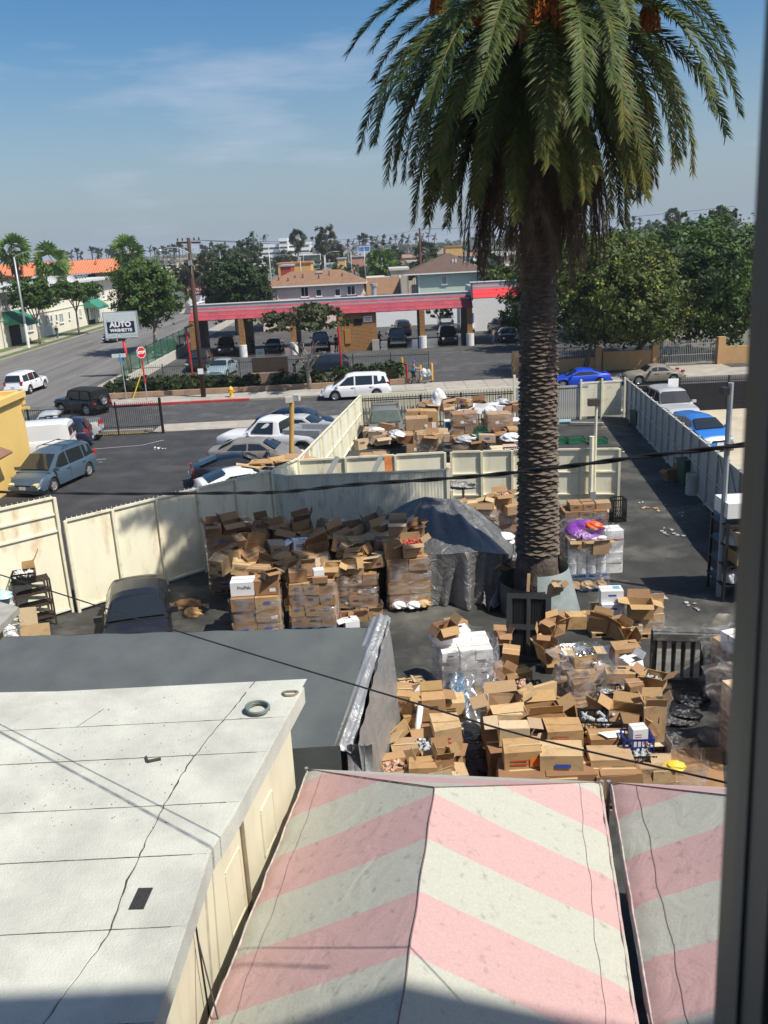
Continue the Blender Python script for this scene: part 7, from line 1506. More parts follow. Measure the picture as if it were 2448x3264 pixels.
C_.append(place(2095,2385,.95,.4,.4,.3,.0,3,True,state='pale open box at the right'))
C_.append(place(2110,2440,.75,.42,.4,.25,.0,1,False,state='thin box in the right column'))
C_.append(place(2110,2475,.5,.45,.4,.25,.0,0,False,state='lowest box in the right column'))
for k in range(5): C_.append(place(R.uniform(1880,2080),R.uniform(2110,2260),R.uniform(.85,1.0),R.uniform(.4,.55),R.uniform(.35,.45),.36,R.uniform(-.6,.6),R.choice((0,1,2)),True,tilt=(R.uniform(-.3,.3),R.uniform(-.3,.3))))
contents(foil,'can','silver foil packets heaped in the box inside the ring of cartons')
name_heap(C_,'right front heap',8)
for (x,y,z,rz,m,s,fl,lab) in ((1945,2215,1.0,.0,m_crateb,(.5,.4,.36),m_glassb,'black crate of bottles standing upright behind the bottle crate'),(1912,2300,1.0,-.12,m_crateb,(.82,.5,.36),m_glassb,'large black crate of clear bottles on the right front heap'),(2030,2360,1.0,-.05,m_cratebl,(.56,.4,.36),None,'blue black crate holding the white upright box'),(2040,2410,.8,-.05,m_crateb,(.52,.4,.3),m_glassb,'black crate below the white upright box'),(2075,2160,1.0,-.5,m_cratebl,(.6,.36,.2),m_glassb,'blue crate of clear cups leaning right of the fruit box')):
    p=P(x,y,z); crate((p.x,p.y,z-s[2]*.6),rz,lab,m,s,fill=fl)
b=MB(); p=P(1950,2325,1.05); b.add([(p.x-.3,p.y-.1,1.06),(p.x+.3,p.y,1.03),(p.x+.1,p.y-.25,1.02),(p.x-.15,p.y-.3,1.05)],[(0,1,2,3)]); tag(b.build('paper_sheet',m_label),'torn white paper sheet on the long shallow box','paper')
film((8.1,18.1,0),.2,1.25,1.15,1.75,'billowing clear film over the farther wrapped stack at the right edge',loose=.22,seed=301); film((7.45,15.8,0),.15,1.2,1.15,1.8,'billowing clear film over the nearer wrapped stack at the right edge',loose=.2,seed=302)
film((1.75,18.9,0),.1,1.35,1.15,1.5,'glossy outer film around the white carton stack',loose=.10,seed=303)
film((4.35,17.6,.2),.3,.8,.8,1.35,'standing folds of clear film left of the taped fruit box',loose=.25,seed=304)
p=P(2105,2300,1.2); lump('packet',(p.x,p.y-.9,.75),(.22,.14,.12),mat('yellow_packet',(.8,.55,.05),.5,.1,4),'yellow packet in the right column of boxes','packet',seed=3)
film((4.4,17.0,.3),.1,.9,.7,1.1,'clear film bag at the left of the right front heap',loose=.12,seed=77); film((5.2,14.7,0),.0,1.3,.8,.85,'clear film around the lower right front boxes',loose=.08,seed=78)
film((5.55,17.2,.1),.2,.7,.9,.9,'crinkled film on the right flank of the right front heap',loose=.1,seed=79)
# two small wrapped loads right of the tub
d='small load under two blue printed white boxes'
t=stack((5.95,22.0,0),.0,1,1,2,(.75,.6,.3),d,2,prints=())
for i in range(2):
    o=carton((6.05,21.75+.12*i,t+i*.34-.1),(.6,.42,.34),-.06,('lower','upper')[i]+' white box with blue print on the small wrapped load',4,prints=('blue','label')); bb_=MB(); bb_.box((.25,.1,1.006),(.3,.5,.006)); bb_.build('blue_print',mat('light_blue_print',(.08,.35,.6),.6,.1,4),o)
d='small load under a big open box'
t=stack((7.0,21.8,0),.05,1,1,2,(.8,.6,.25),d,1,prints=()); carton((6.75,21.5,t),(.62,.5,.42),-.15,'big open brown box on the small wrapped load',0,True,flaps=(100,110,30,80)); carton((7.25,21.8,t),(.3,.4,.4),.1,'narrow pale box right of the big open box',3,True); carton((6.6,21.3,.3),(.34,.3,.2),.0,'box with a green label at the foot of the big open box',3,prints=('label',))
# corrugated tailgate / container door lying against the skip
r=empty('skip',(6.65,19.35,0),'weathered grey steel skip end with vertical ribs and a dark stained lip','skip'); m_sk=mat('weathered_steel',(.10,.10,.09),.75,.3,2.2,stain=(.42,.41,.36),stain_amt=.75,stain_scale=2.5,bump=.2,bscale=20)
p0=P(2075,2150,.15); p1=P(2340,2160,.15); p2=P(2075,1960,1.15); p3=P(2340,1985,1.15)
r.location=(p0.x,p0.y,0); Lw=(p1-p0).length; ang=math.atan2(p1.y-p0.y,p1.x-p0.x); r.rotation_euler=(0,0,ang)
b=MB(); b.box((Lw/2,.1,.62),(Lw,.08,1.0)); b.box((Lw/2,.12,1.31),(Lw,.3,.04)); b.build('end_plate',m_sk,r)
b=MB(); b.box((Lw/2,-.06,1.22),(Lw,.16,.17)); b.box((Lw/2,-.05,.12),(Lw,.12,.06)); b.build('lip',m_sk,r)
b=MB(); b.box((0,0,.62),(.13,.16,.95),taper=.75); me=b.mesh('rib',mat('pale_rib',(.62,.62,.56),.7,.3,3,stain=(.12,.11,.1),stain_amt=.8,stain_scale=3))
for i in range(int(Lw/.22)): link('rib',me,r,(.16+i*.22,-.02,0))
b=MB(); b.box((.02,.05,.65),(.1,.2,1.25)); b.build('corner_post',m_sk,r)
# right edge wrapped stacks
d='farther wrapped stack at the right edge'; t=stack((8.1,18.1,0),.2,2,2,3,(.5,.5,.42),d,1,prints=('label',)); carton((7.9,17.8,t),(.7,.5,.4),.3,'large white box topping the right edge stack',4); carton((8.2,17.3,t-.5),(.5,.3,.3),.1,'crushed brown box slipping off the right edge stack',1,True)
d='nearer wrapped stack at the right edge'; t=stack((7.45,15.8,0),.15,2,2,3,(.5,.5,.45),d,3,prints=('label',)); carton((7.2,15.6,t),(.36,.3,.3),.2,'small white and blue box on the nearer right edge stack',4,prints=('blue',))
b=MB(); b.grid(16,12,lambda u,v:(6.95+u*.5+.06*math.sin(v*14),15.15-.15*u+.08*math.sin(v*9+u*5),1.55*(1-v)+.02)); tag(b.build('stretch_film',m_film,smooth=True),'long loose sheet of film hanging at the right edge','plastic film')
for i,(x,y,sx,sy,sz) in enumerate(((2150,2290,.6,.4,.3),(2185,2230,.5,.4,.22),(2140,2360,.55,.35,.22))): 
    p=P(x,y); lump('rubbish_bag',(p.x,p.y,0),(sx,sy,sz),m_bagk,('middle','farthest','nearest')[i]+' black plastic bag in the shaded gap at the right','rubbish bag',seed=20+i)
lump('rubbish_bag',(*at(1510,2400)[:2],0),(.5,1.1,.3),m_bagk,'black plastic bag in the dark gap between the two front heaps','rubbish bag',seed=33)
b=MB(); q=[P(x,y,.012) for x,y in ((2100,2390),(2300,2380),(2310,2520),(2100,2520))]; b.quad(*q); tag(b.build('flattened_cardboard',m_card[2]),'flattened brown cardboard sheet on the ground at the right','cardboard')
# shelving rack at the far right
r=empty('steel_rack',(9.95,24.2,0),'dark steel rack loaded with scrap at the right edge under a white panel','rack'); b=MB()
for x in (-.1,1.5):
    for y in (-.6,.6): b=MB(); b.box((x,y,1.2),(.07,.07,2.4)); b.build('upright',m_black,r)
for z in (.5,1.1,1.7,2.3): b=MB(); b.box((.7,0,z),(1.7,1.3,.05)); b.build('shelf',m_black,r)
b=MB(); b.box((.6,0,2.75),(1.4,1.0,.45)); tag(b.build('white_panel_box',m_white,loc=(9.95,24.2,0)),'white appliance panel on top of the steel rack','panel')
for i,(z,mi) in enumerate(((.55,2),(1.15,0),(1.75,1),(1.15,4))): carton((10.35+.5*(i==3),24.0-.2*i,z),(.5,.5,.4),.2*i,('lowest shelf dark','second shelf brown','third shelf tan','second shelf white')[i]+' box on the steel rack',mi)
for i,z in enumerate((1.75,.58)): lump('scrap_bundle',(10.1,23.8,z),(.25,.25,.35),m_bagg,('upper','lower')[i]+' grey plastic scrap bundle on the steel rack','scrap',seed=60+i)
# bins along the right fence
m_gbin=mat('green_bin_plastic',(.015,.07,.045),.5,.1,4)
def bin_(loc,rz,label,m,h=1.1):
    r=empty('wheeled_bin',loc,label,'bin',rz=rz); b=MB(); b.box((0,0,h/2),(.5,.55,h),taper=1.18); b.build('body',m,r); b=MB(); b.box((0,0,h+.03),(.66,.7,.07)); b.build('lid',m,r); b=MB(); 
    for s in (-1,1): b.cyl((s*.25,.3,.12),.12,.06,12,axis='X')
    b.build('wheels',m_plastic,r); return r
bin_((*at(2030,1362)[:2],0),.3,'dark green wheeled bin in the far right corner of the yard',m_gbin,.9); bin_((*at(2185,1545)[:2],0),.2,'green wheeled bin with rubbish halfway along the grey fence',m_gbin)
b=MB(); p=at(2208,1575); b.lathe([(0,0),(.3,0),(.31,.3),(.295,.32),(.31,.6),(.31,.88),(.28,.9),(.28,.85),(0,.8)],18); o=b.build('metal_drum',m_greyf,loc=p,smooth=True,sharp=40); tag(o,'grey metal drum against the grey fence','drum')
p=at(2135,1530); carton(p,(.5,.4,.5),.3,'open box with leaves beside the green bin on the fence',2,True)
for i,(x,y,lab) in enumerate(((1780,1405,'left low green crate on the ground behind the pen gate'),(1835,1403,'middle low green crate behind the pen gate'),(1905,1405,'right low green crate behind the light post'))): p=at(x,y+8); crate((p[0],p[1],0),.1,lab,m_crateg,(.9,.55,.3))
b=MB(); p=at(1770,1345,.12); b.tube([(p[0]-.6,p[1],.12),(p[0]+.9,p[1],.12)],.13,8); tag(b.build('pipe',mat('pale_blue_pipe',(.25,.42,.45),.6,.1,3)),'pale blue pipe on the ground by the back fence','pipe')
b=MB(); p=at(1870,1350,.1); b.beam((p[0]-.9,p[1]+.3,.1),(p[0]+.9,p[1]-.3,.1),.25,.14); tag(b.build('timber',mat('grey_timber',())),'grey timber balk on the ground by the back fence','timber')
# debris on the asphalt
dm=[m_label,m_card[1],m_bagg]
for i,(x,y,s_,k,lab) in enumerate(((2075,1625,.3,1,'small flattened brown carton in the open yard'),(2140,1700,.35,2,'tangled clear plastic strip in the open yard'),(2110,1690,.15,0,'tiny white scrap left of the plastic strip'),(2047,1605,.14,0,'white cap left of the flattened carton'),(2125,1605,.18,1,'pale cardboard scrap at the shadow edge'),(2165,1640,.2,2,'clear film scrap in the fence shadow'),(2205,1935,.25,2,'crumpled film near the skip'),(1065,2050+10,.12,0,'white scrap near the canopy corner'),(1245,1985,.1,0,'white scrap beside the wrapped stack'),(1990,1440,.15,0,'white scrap by the grey fence'),(1920,1362,.25,1,'yellow scrap near the back of the yard'),(505,1430,.3,0,'scattering of white paper in the parking lot'),(520,1428,.25,0,'second scattering of white paper in the parking lot'))):
    p=P(x,y,.01); R2=random.Random(i); b=MB()
    for q in range(3 if s_<.25 else 7):
        c=Vector((p.x+R2.uniform(-s_,s_),p.y+R2.uniform(-s_,s_)*1.2,.012)); a=R2.uniform(0,3); w=s_*.35; b.add([c+Vector((math.cos(a+t)*w*R2.uniform(.5,1),math.sin(a+t)*w*R2.uniform(.5,1),R2.uniform(0,.05))) for t in (0,1.6,3.1,4.7)],[(0,1,2,3)])
    tag(b.build('litter',dm[k]),lab,'litter')
# --- storage pen goods (behind) ---
PEN=[]
def pen(x,y,z,w,d_,h,rz,mi,op,**k):
    p=P(x,y,z); o=loose(p.x,p.y,z-h,(w,d_,h),rz,mi,op,**k); PEN.append(o); return o
for i,(x,Y,nx,nz,mi,dd) in enumerate(((1190,36.5,2,4,2,'left front'),(1290,36.2,2,3,2,'second from left front'),(1400,36.3,2,3,3,'third from left front'),(1500,36.6,2,3,1,'fourth from left front'),(1610,36.6,2,4,3,'right front'),(1370,40.5,2,4,0,'middle rear'),(1480,42.0,2,5,0,'tall rear'),(1590,41.5,2,5,1,'second rear from the right'),(1660,40.5,2,4,2,'rear right beside the trunk'),(1330,44.5,2,4,1,'far rear left'))):
    X=Q(x,1400,Y).x; stack((X,Y,0),.03,nx,1,nz-1,(.6,1.0,.6),'%s stack of the storage pen'%dd,mi,prints=('label',),wrap=i not in (9,))
big=Q(1345,1340,41.0)
for i,x in enumerate((1322,1367)): p=P(x,1315,2.0); carton((p.x,p.y,1.0),(.86,.8,1.15),.02,('left','right')[i]+' of two tall identical brown cartons with print in the storage pen',0,prints=('block','label'))
o=pen(1446,1340,2.0,.95,.7,.75,.05,4,False,state='white box with a teal side'); b=MB(); b.box((-.33,-.506,.5),(.3,.004,.98)); b.build('teal_panel',m_teal,o)
R=random.Random(77)
lay=[(1180,1365,2.35),(1215,1390,2.2),(1250,1370,1.9),(1285,1380,1.8),(1230,1350,1.9),(1345,1375,1.9),(1375,1385,1.9),(1405,1380,1.8),(1160,1400,2.1),(1200,1375,2.3),(1345,1285,2.2),(1370,1290,2.1),(1440,1270,2.6),(1470,1270,2.5),(1425,1285,2.4),(1500,1275,2.4),(1525,1280,2.5),(1560,1285,2.5),(1585,1290,2.4),(1610,1295,2.3),(1640,1280,2.4),(1470,1385,1.9),(1500,1390,1.8),(1520,1400,1.7),(1550,1385,1.9),(1590,1370,1.9),(1640,1335,2.2),(1655,1290,2.5),(1620,1400,1.9),(1430,1300,2.2),(1480,1310,2.3),(1510,1330,2.2),(1535,1300,2.5),(1570,1340,1.9)]
for k,(x,y,z) in enumerate(lay): pen(x+R.uniform(-6,6),y,z,R.uniform(.5,.85),R.uniform(.4,.6),R.uniform(.3,.5),R.uniform(-.6,.6),R.choice((0,1,4,3,0,4 if k%2==0 else 2)),R.random()<.55,tilt=(R.uniform(-.2,.2),R.uniform(-.2,.2)),words=('Karol',.16,m_kp,0,.18) if k==26 else None)
name_heap(PEN,'storage pen load',9)
crate((*P(1515,1405,1.6)[:2],1.35),.1,'lower green crate on the pen load',m_crateg,(.6,.5,.35)); crate((*P(1530,1370,2.0)[:2],1.75),.4,'upper tilted green crate on the pen load',m_crateg,(.55,.45,.35),tilt=(.5,0))
for i,x in enumerate((1545,1575,1600)): p=P(x,1430,2.2); crate((p.x,p.y-.3,1.9),.0,('left','middle','right')[i]+' green crate just behind the pen wall',m_crateg,(.5,.4,.25))
p=P(1625,1425,2.2); crate((p.x,p.y-.3,1.95),.0,'dark blue crate just behind the pen wall',m_cratebl,(.6,.4,.28))
lump('bag',(*P(1397,1255,2.3)[:2],1.7),(.45,.4,.9),m_bagw,'big white plastic bag sticking up at the back of the pen','bag',seed=15)
for i,(x,y,z,s_) in enumerate(((1200,1370,2.3,.45),(1260,1375,1.9,.4),(1270,1340+40,1.9,.35),(1480,1395,1.8,.45),(1560,1300,2.5,.35),(1600,1275,2.6,.4),(1630,1390,2.1,.5))): p=P(x,y,z); lump('plastic_bag',(p.x,p.y,z-.15),(s_,s_*.8,s_*.6),m_bagw if i%2==0 else m_bagg,('white bag on the left pen stack','grey film bundle beside the dusty suv','white bag by the flattened cartons','crinkled film heap below the green crates','clear bag on the rear pen stack','lilac grey bag at the back of the pen','white film heap behind the thin pale post')[i],'bag',seed=100+i)
# flat cartons lying on the white coupe / fence
for i in range(9):
    a=Q(790+i*22,1478-i*3+R.uniform(-8,8),33.6+i*.12); carton((a.x,a.y,a.z-.05),(.9,.6,.035),R.uniform(-.7,.7),('bottom','second','third','fourth','fifth','sixth','seventh','eighth','top')[i]+' flattened carton piled on the white coupe by the fence',R.choice((0,1,3)),False,tilt=(R.uniform(-.15,.25),R.uniform(-.2,.2)),tape=False,prints=('label',) if False else ())
# shelf, crate and trolley below the gate
r=empty('wooden_rack',(-10.65,24.35,0),'dark slatted rack standing against the cream gate','rack'); r.rotation_euler=(0,0,rad(30)); m_dw=mat('dark_brown_metal',(.045,.03,.022),.7,.2,4); b=MB()
for x in (-.5,.5):
    for y in (-.25,.25): b=MB(); b.box((x,y,.75),(.05,.05,1.5)); b.build('upright',m_dw,r)
for z in (.3,.7,1.1,1.48):
    for k in range(5): b=MB(); b.box((0,-.24+k*.12,z),(1.05,.05,.03)); b.build('slat',m_dw,r)
crate((-10.75,24.2,1.5),rad(15),'black crate of white cartons on the dark slatted rack',m_crateb,(.62,.42,.32),fill=m_label); carton((-11.0,24.75,1.55),(.75,.5,.45),rad(20),'open brown box behind the crate on the slatted rack',0,True,prints=('label',),flaps=(None,30,20,None),tilt=(0,0))
lump('bag',(-11.35,23.9,.95),(.35,.3,.45),m_bagg,'grey plastic bag hanging left of the slatted rack','bag',seed=41); lump('bag',(-11.2,23.6,1.3),(.3,.25,.16),mat('pale_blue_bag',(.4,.6,.7),.4,.2,5),'pale blue bag lying on the bag pile at the rack','bag',seed=42)
b=MB(); p=P(135,2065); b.box((0,0,.42),(.8,.03,.85),rx=-.2); tag(b.build('cardboard_sheet',m_card[1],loc=(p.x,p.y-.3,0),rz=.15),'large tan cardboard panel leaning under the slatted rack','cardboard'); b=MB(); b.box((0,0,.6),(.5,.03,1.1),rx=-.15); tag(b.build('cardboard_sheet',m_card[3],loc=(p.x-.35,p.y+.2,0),rz=.1),'pale cardboard panel behind the tan panel','cardboard')
cart((-11.0,22.3,0),35,'shopping cart with white sacks between the grey roof and the canopy',None,None); lump('bag',(-10.75,22.45,.5),(.32,.26,.45),m_bagw,'white sack in the shopping cart at the left edge','bag',seed=44)
lump('gas_cylinder',(-11.7,24.2,0),(.3,.3,1.3),mat('grey_cylinder',(.22,.22,.21),.6,.1,3),'rounded grey bin behind the bags at the left','bin',seed=3,jag=.0)
# small roof and yellow wall left edge
b=MB(); q=[P(x,y,3.0) for x,y in ((-300,1835),(60,1935),(-5,2000),(-300,2050))]; b.prism([(v.x,v.y) for v in q],2.85,3.0); tag(b.build('small_flat_roof',mat('grey_flat_roof',(.33,.32,.28),.9,.2,2)),'corner of a small grey flat roof at the left edge','roof')
b=MB(); b.prism([(q[0].x,q[0].y-.3),(q[1].x-.35,q[1].y-.25),(q[2].x-.35,q[2].y-.05),(q[3].x,q[3].y)],0,2.84); tag(b.build('yellow_shed_wall',mat('yellow_ochre_wall',(.50,.36,.12),.85,.08,1)),'yellow shed wall under the small grey roof','shed')
# ---------- foreground ----------
# long grey canopy with silver end drape
gc=empty('grey_canopy',(-4.2,15,0),'long grey tarp canopy stretched behind the white flat roof with a silver end drape','canopy')
g0=P(40,2028,3.0); g1=P(1185,1999,3.0)
fa=P(-60,2480,2.3); fb=P(1000,2250,2.3)
def roofgrid(u,v):
    A=Vector((g0.x-.2,g0.y,3.0)).lerp(Vector((g1.x,g1.y,3.0)),u); B2=Vector((-9.0,12.9,2.35)).lerp(Vector((-1.05,13.1,2.35)),u); p=A.lerp(B2,v); k=u*8%1; p.z-=.05*math.sin(v*pi)*(1)+.035*math.sin(k*pi)*v+.012*math.sin(u*40+v*9); return tuple(p-Vector((-4.2,15,0)))
b=MB(); b.grid(60,16,roofgrid); b.build('roof_sheet',m_tarpf,gc,smooth=True)
def skirt(u,v):
    p=Vector((-9.0,12.9,2.35)).lerp(Vector((-.95,13.1,2.35)),u); d_=v*2.3; p.z-=d_; p.y-=.06*v+.07*v*math.sin(u*55+v*3)+.05*v*math.sin(u*21); return tuple(p-Vector((-4.2,15,0)))
b=MB(); b.grid(140,10,skirt); b.build('front_skirt',m_tarpf,gc,smooth=True)
def back(u,v):
    p=Vector((g0.x-.2,g0.y,3.0)).lerp(Vector((g1.x,g1.y,3.0)),u); p.z-=v*2.6; p.y+=.5*v+.06*math.sin(u*60)*v; return tuple(p-Vector((-4.2,15,0)))
b=MB(); b.grid(100,8,back); b.build('rear_skirt',m_tarpf,gc,smooth=True)
def drape(u,v):
    A=P(1240,1966,3.05).lerp(P(1120,2330,2.2),u); 
    A=Vector((g1.x+.25,g1.y+.1,3.12)).lerp(Vector((-.75,13.2,2.3)),u); out_=.10+.22*v+.035*math.sin(u*19)*(.3+v)+.012*math.sin(u*47+v*5); return (A.x+out_+4.2,A.y-15,A.z-v*(A.z-.1))
b=MB(); b.grid(90,14,drape); b.build('end_drape',m_tarps,gc,smooth=True)
def band(u,v):
    A=Vector((g1.x+.2,g1.y+.25,3.16)).lerp(Vector((-1.0,13.25,2.2)),u); w=(v-.5)*(.5+.06*math.sin(u*9)); return (A.x+w*.8+4.2,A.y-15-.03*math.sin(u*11),A.z+.02-.35*abs(w)+.014*math.sin(v*17+u*6)-u*.05)
b=MB(); b.grid(50,18,band); b.build('silver_edge_band',m_tarps,gc,smooth=True)
b=MB(); b.grid(14,14,lambda u,v:(3.35+v*.42+.05*math.sin(v*13),-1.75+.1*math.sin(u*8)-.3*u,2.25-u*1.5+.03*math.sin(v*19))); b.build('hanging_strap',m_tarps,gc,smooth=True)
b=MB()
for x,y in ((-8.9,13),(g1.x-.1,g1.y),(g0.x,g0.y)): b.tube([(x+4.2,y-15,0),(x+4.2,y-15,2.3 if y<14 else 2.95)],.035,8)
b.build('pole',m_galv,gc)
# white flat roofed building
m_rf=mat('white_roof_coating',(.54,.55,.49),.85,.12,1.2,stain=(.33,.325,.30),stain_amt=.75,stain_scale=.7,bump=.3,bscale=45,coord='World',stain_lo=.44,stain_hi=.72)
m_rfw=mat('cream_block_wall',(.66,.62,.47),.85,.04,1,stain=(.5,.46,.33),stain_amt=.4,stain_scale=1.5,stretch=(1,1,.35),coord='World')
m_seam=mat('roof_seam_tar',(.06,.06,.055),.9,.3,8)
wr=empty('white_roof_building',(-2,9,0),'flat white coated roof on a cream block building at lower left','building')
out=[(-10.5,12.75),(-6.26,12.52),(-1.38,12.18),(-2.02,8.95),(-2.17,8.4),(-2.2,7.5),(-2.27,6.0),(-2.36,2.2),(-10.5,2.2)]
L2=[(x+2,y-9) for x,y in out]
b=MB(); b.prism(L2,3.72,3.985); b.build('roof_slab',m_rf,wr)
ins=[(-10.3,12.4),(-6.3,12.2),(-1.62,11.95),(-2.2,8.95),(-2.34,8.4),(-2.38,7.5),(-2.45,6.0),(-2.53,2.4),(-10.3,2.4)]
b=MB(); b.prism([(x+2,y-9) for x,y in ins],.0,3.72); b.build('wall',m_rfw,wr)
# roofing sheets, each slightly proud, cut along the real seams
xs=[-10.45,-4.0,-2.05]; 
seams=[12.45,11.3,10.4,9.3,8.35,7.25,6.1,5.0,3.9,2.3]
def clipx(y): 
    if y>8.95: return -2.02+(y-8.95)/(12.18-8.95)*.64-.03
    return -2.19-(8.95-y)*.028
def sx_(y): return -3.1+(y-7)*.03+.10*math.sin(y*1.1)-.55*max(0,(7.2-y))*.35+ .45*max(0,(y-8))*.33
for i in range(len(seams)-1):
    y1,y0=seams[i],seams[i+1]; off=.25*(i%2)
    b=MB(); b.prism([(-8.4,y0-9+.008),(sx_(y0)+2-.012,y0-9+.008),(sx_(y1)+2-.012,y1-9-.008),(-8.4,y1-9-.008)],3.985,3.992+.002*(i%2)); b.build('roofing_sheet',m_rf,wr)
    if i in (0,3,6): continue
    b=MB(); ya=y1-(0 if i not in(1,) else .0); b.prism([(sx_(y0)+2+.012,y0-9+.008),(clipx(y0)+2,y0-9+.008),(clipx(ya)+2,ya-9-.008),(sx_(ya)+2+.012,ya-9-.008)],3.985,3.991+.0015*(i%3)); b.build('roofing_sheet',m_rf,wr)
for i in (0,3,6):
    y1,y0=seams[i],seams[i+1]; b=MB(); b.prism([(sx_(y0)+2+.012,y0-9+.008),(clipx(y0)+2,y0-9+.008),(clipx(y1)+2,y1-9-.008),(sx_(y1)+2+.012,y1-9-.008)],3.985,3.993); b.build('roofing_sheet',m_rf,wr)
# tar beads in the joints
b=MB(); pts=[(sx_(y)+2+random.uniform(-.012,.012),y-9,3.992) for y in [2.3+.09*k for k in range(110)]]; b.tube(pts,[.004+.009*abs(math.sin(k*.13))*random.random() for k in range(110)],5)
for i,y in enumerate(seams[1:-1]): 
    pts=[(x+2,y-9+random.uniform(-.006,.006),3.99) for x in [-8.5+.12*k for k in range(int((clipx(y)+8.5)/.12))]]; b.tube(pts,[.004+.006*random.random() for _ in pts],4)
b.tube([(-4.65+2,11.3-9,3.992),(-4.4+2,11.8-9,3.992)],.005,4)
b.build('tar_seam',m_seam,wr)
p=P(447,2862,4.0); b=MB(); b.prism([(p.x+2+dx*1.0,p.y-9+dy) for dx,dy in ((-.085,-.16),(.075,-.165),(.10,.15),(-.06,.155))],3.99,4.0); b.build('black_patch',mat('bitumen_patch',(.03,.032,.033),.9,.3,20,bump=.4,bscale=60),wr)
b=MB(); rr=random.Random(8)
for i in range(150):
    x=rr.gauss(-4.0,.9); y=rr.gauss(10.3,1.1)
    if x>-2.2 or y>12.3: continue
    s_=rr.uniform(.003,.011); b.prism([(x+2+s_*math.cos(a)*rr.uniform(.6,1.2),y-9+s_*math.sin(a)) for a in (0,1.2,2.5,3.7,5)],3.99,3.997)
o=b.build('tar_specks',m_seam,wr); o['kind']='stuff'
b=MB(); p=P(485,2422,4.0); b.beam((p.x+1.95,p.y-9.05,4.01),(p.x+2.12,p.y-9,4.01),.035,.03); b.beam((p.x+1.95,p.y-9.05,4.01),(p.x+1.9,p.y-8.93,4.01),.03,.03); b.build('crack_scar',m_seam,wr)
# wall details on the right face
def wallx(y): return (-1.62+(y-11.95)*.2) if y>8.95 else -2.34-(8.4-y)*.031+.14*max(0,(y-8.4)/.55)
for (y,w,z0,z1) in ((10.6,.5,2.3,3.1),(9.25,.5,2.2,3.2)):
    b=MB(); x0=wallx(y-w/2)+2; x1=wallx(y+w/2)+2
    for (za,zb) in ((z0,z0+.05),(z1-.05,z1)): b.beam((x0+.02,y-w/2-9,(za+zb)/2),(x1+.02,y+w/2-9,(za+zb)/2),.022,.03)
    for yy,xx in ((y-w/2,x0),(y+w/2,x1)): b.beam((xx+.02,yy-9,z0+.05),(xx+.02,yy-9,z1-.05),.022,.03)
    b.build('blocked_window_frame',m_rfw,wr); b=MB(); b.beam((x0+.008,y-w/2-9,(z0+z1)/2),(x1+.008,y+w/2-9,(z0+z1)/2),.03,z1-z0-.1); b.build('blocked_window',m_rfw,wr)
b=MB(); b.tube([(wallx(9.6)+2.04,.62,3.7),(wallx(9.6)+2.04,.6,.1)],.035,8); b.build('conduit',mat('old_conduit',(.22,.19,.13),.6,.2,4),wr)
b=MB(); b.tube([(wallx(7.9)+2.04,-1.1,3.7),(wallx(7.9)+2.05,-1.1,2.8),(wallx(7.9)+2.05,-1.0,.2)],.012,6); b.tube([(wallx(7.9)+2.05,-1.1,3.2),(wallx(7.3)+2.35,-1.7,2.6)],.01,5); b.build('loose_wire',m_black,wr)
b=MB(); b.prism([(wallx(6.3)+2-.02,-3.0),(wallx(6.3)+2.03,-3.0),(wallx(6.3)+2.03,-2.4),(wallx(6.3)+2-.02,-2.4)],1.6,3.0); b.build('dark_window',m_dark,wr)
# coil of hose and scrap
ch=empty('hose_coil',(P(822,2266,4.0).x,P(822,2266,4.0).y,3.995),'coiled grey green hose lying on the white roof','hose'); b=MB(); pts=[((.165+.006*math.sin(a*1.7))*math.cos(a),(.165+.008*math.sin(a*1.3))*math.sin(a),.015+.009*a/2) for a in [k*.3 for k in range(56)]]; b.tube(pts,.019,7); b.build('coil',mat('grey_green_hose',(.14,.18,.17),.5,.1,5),ch,smooth=True)
p=P(925,2212,4.0); b=MB(); b.tube([(.11*math.cos(a)*(1+.15*math.sin(a*3)),.08*math.sin(a)*(1+.2*math.cos(a*2)),.02) for a in [k*.35 for k in range(19)]],.02,5); tag(b.build('rope_scrap',mat('old_rope',(.20,.17,.13),.9,.3,8),loc=(p.x,p.y,3.99)),'small ring of old rope at the far corner of the white roof','rope')
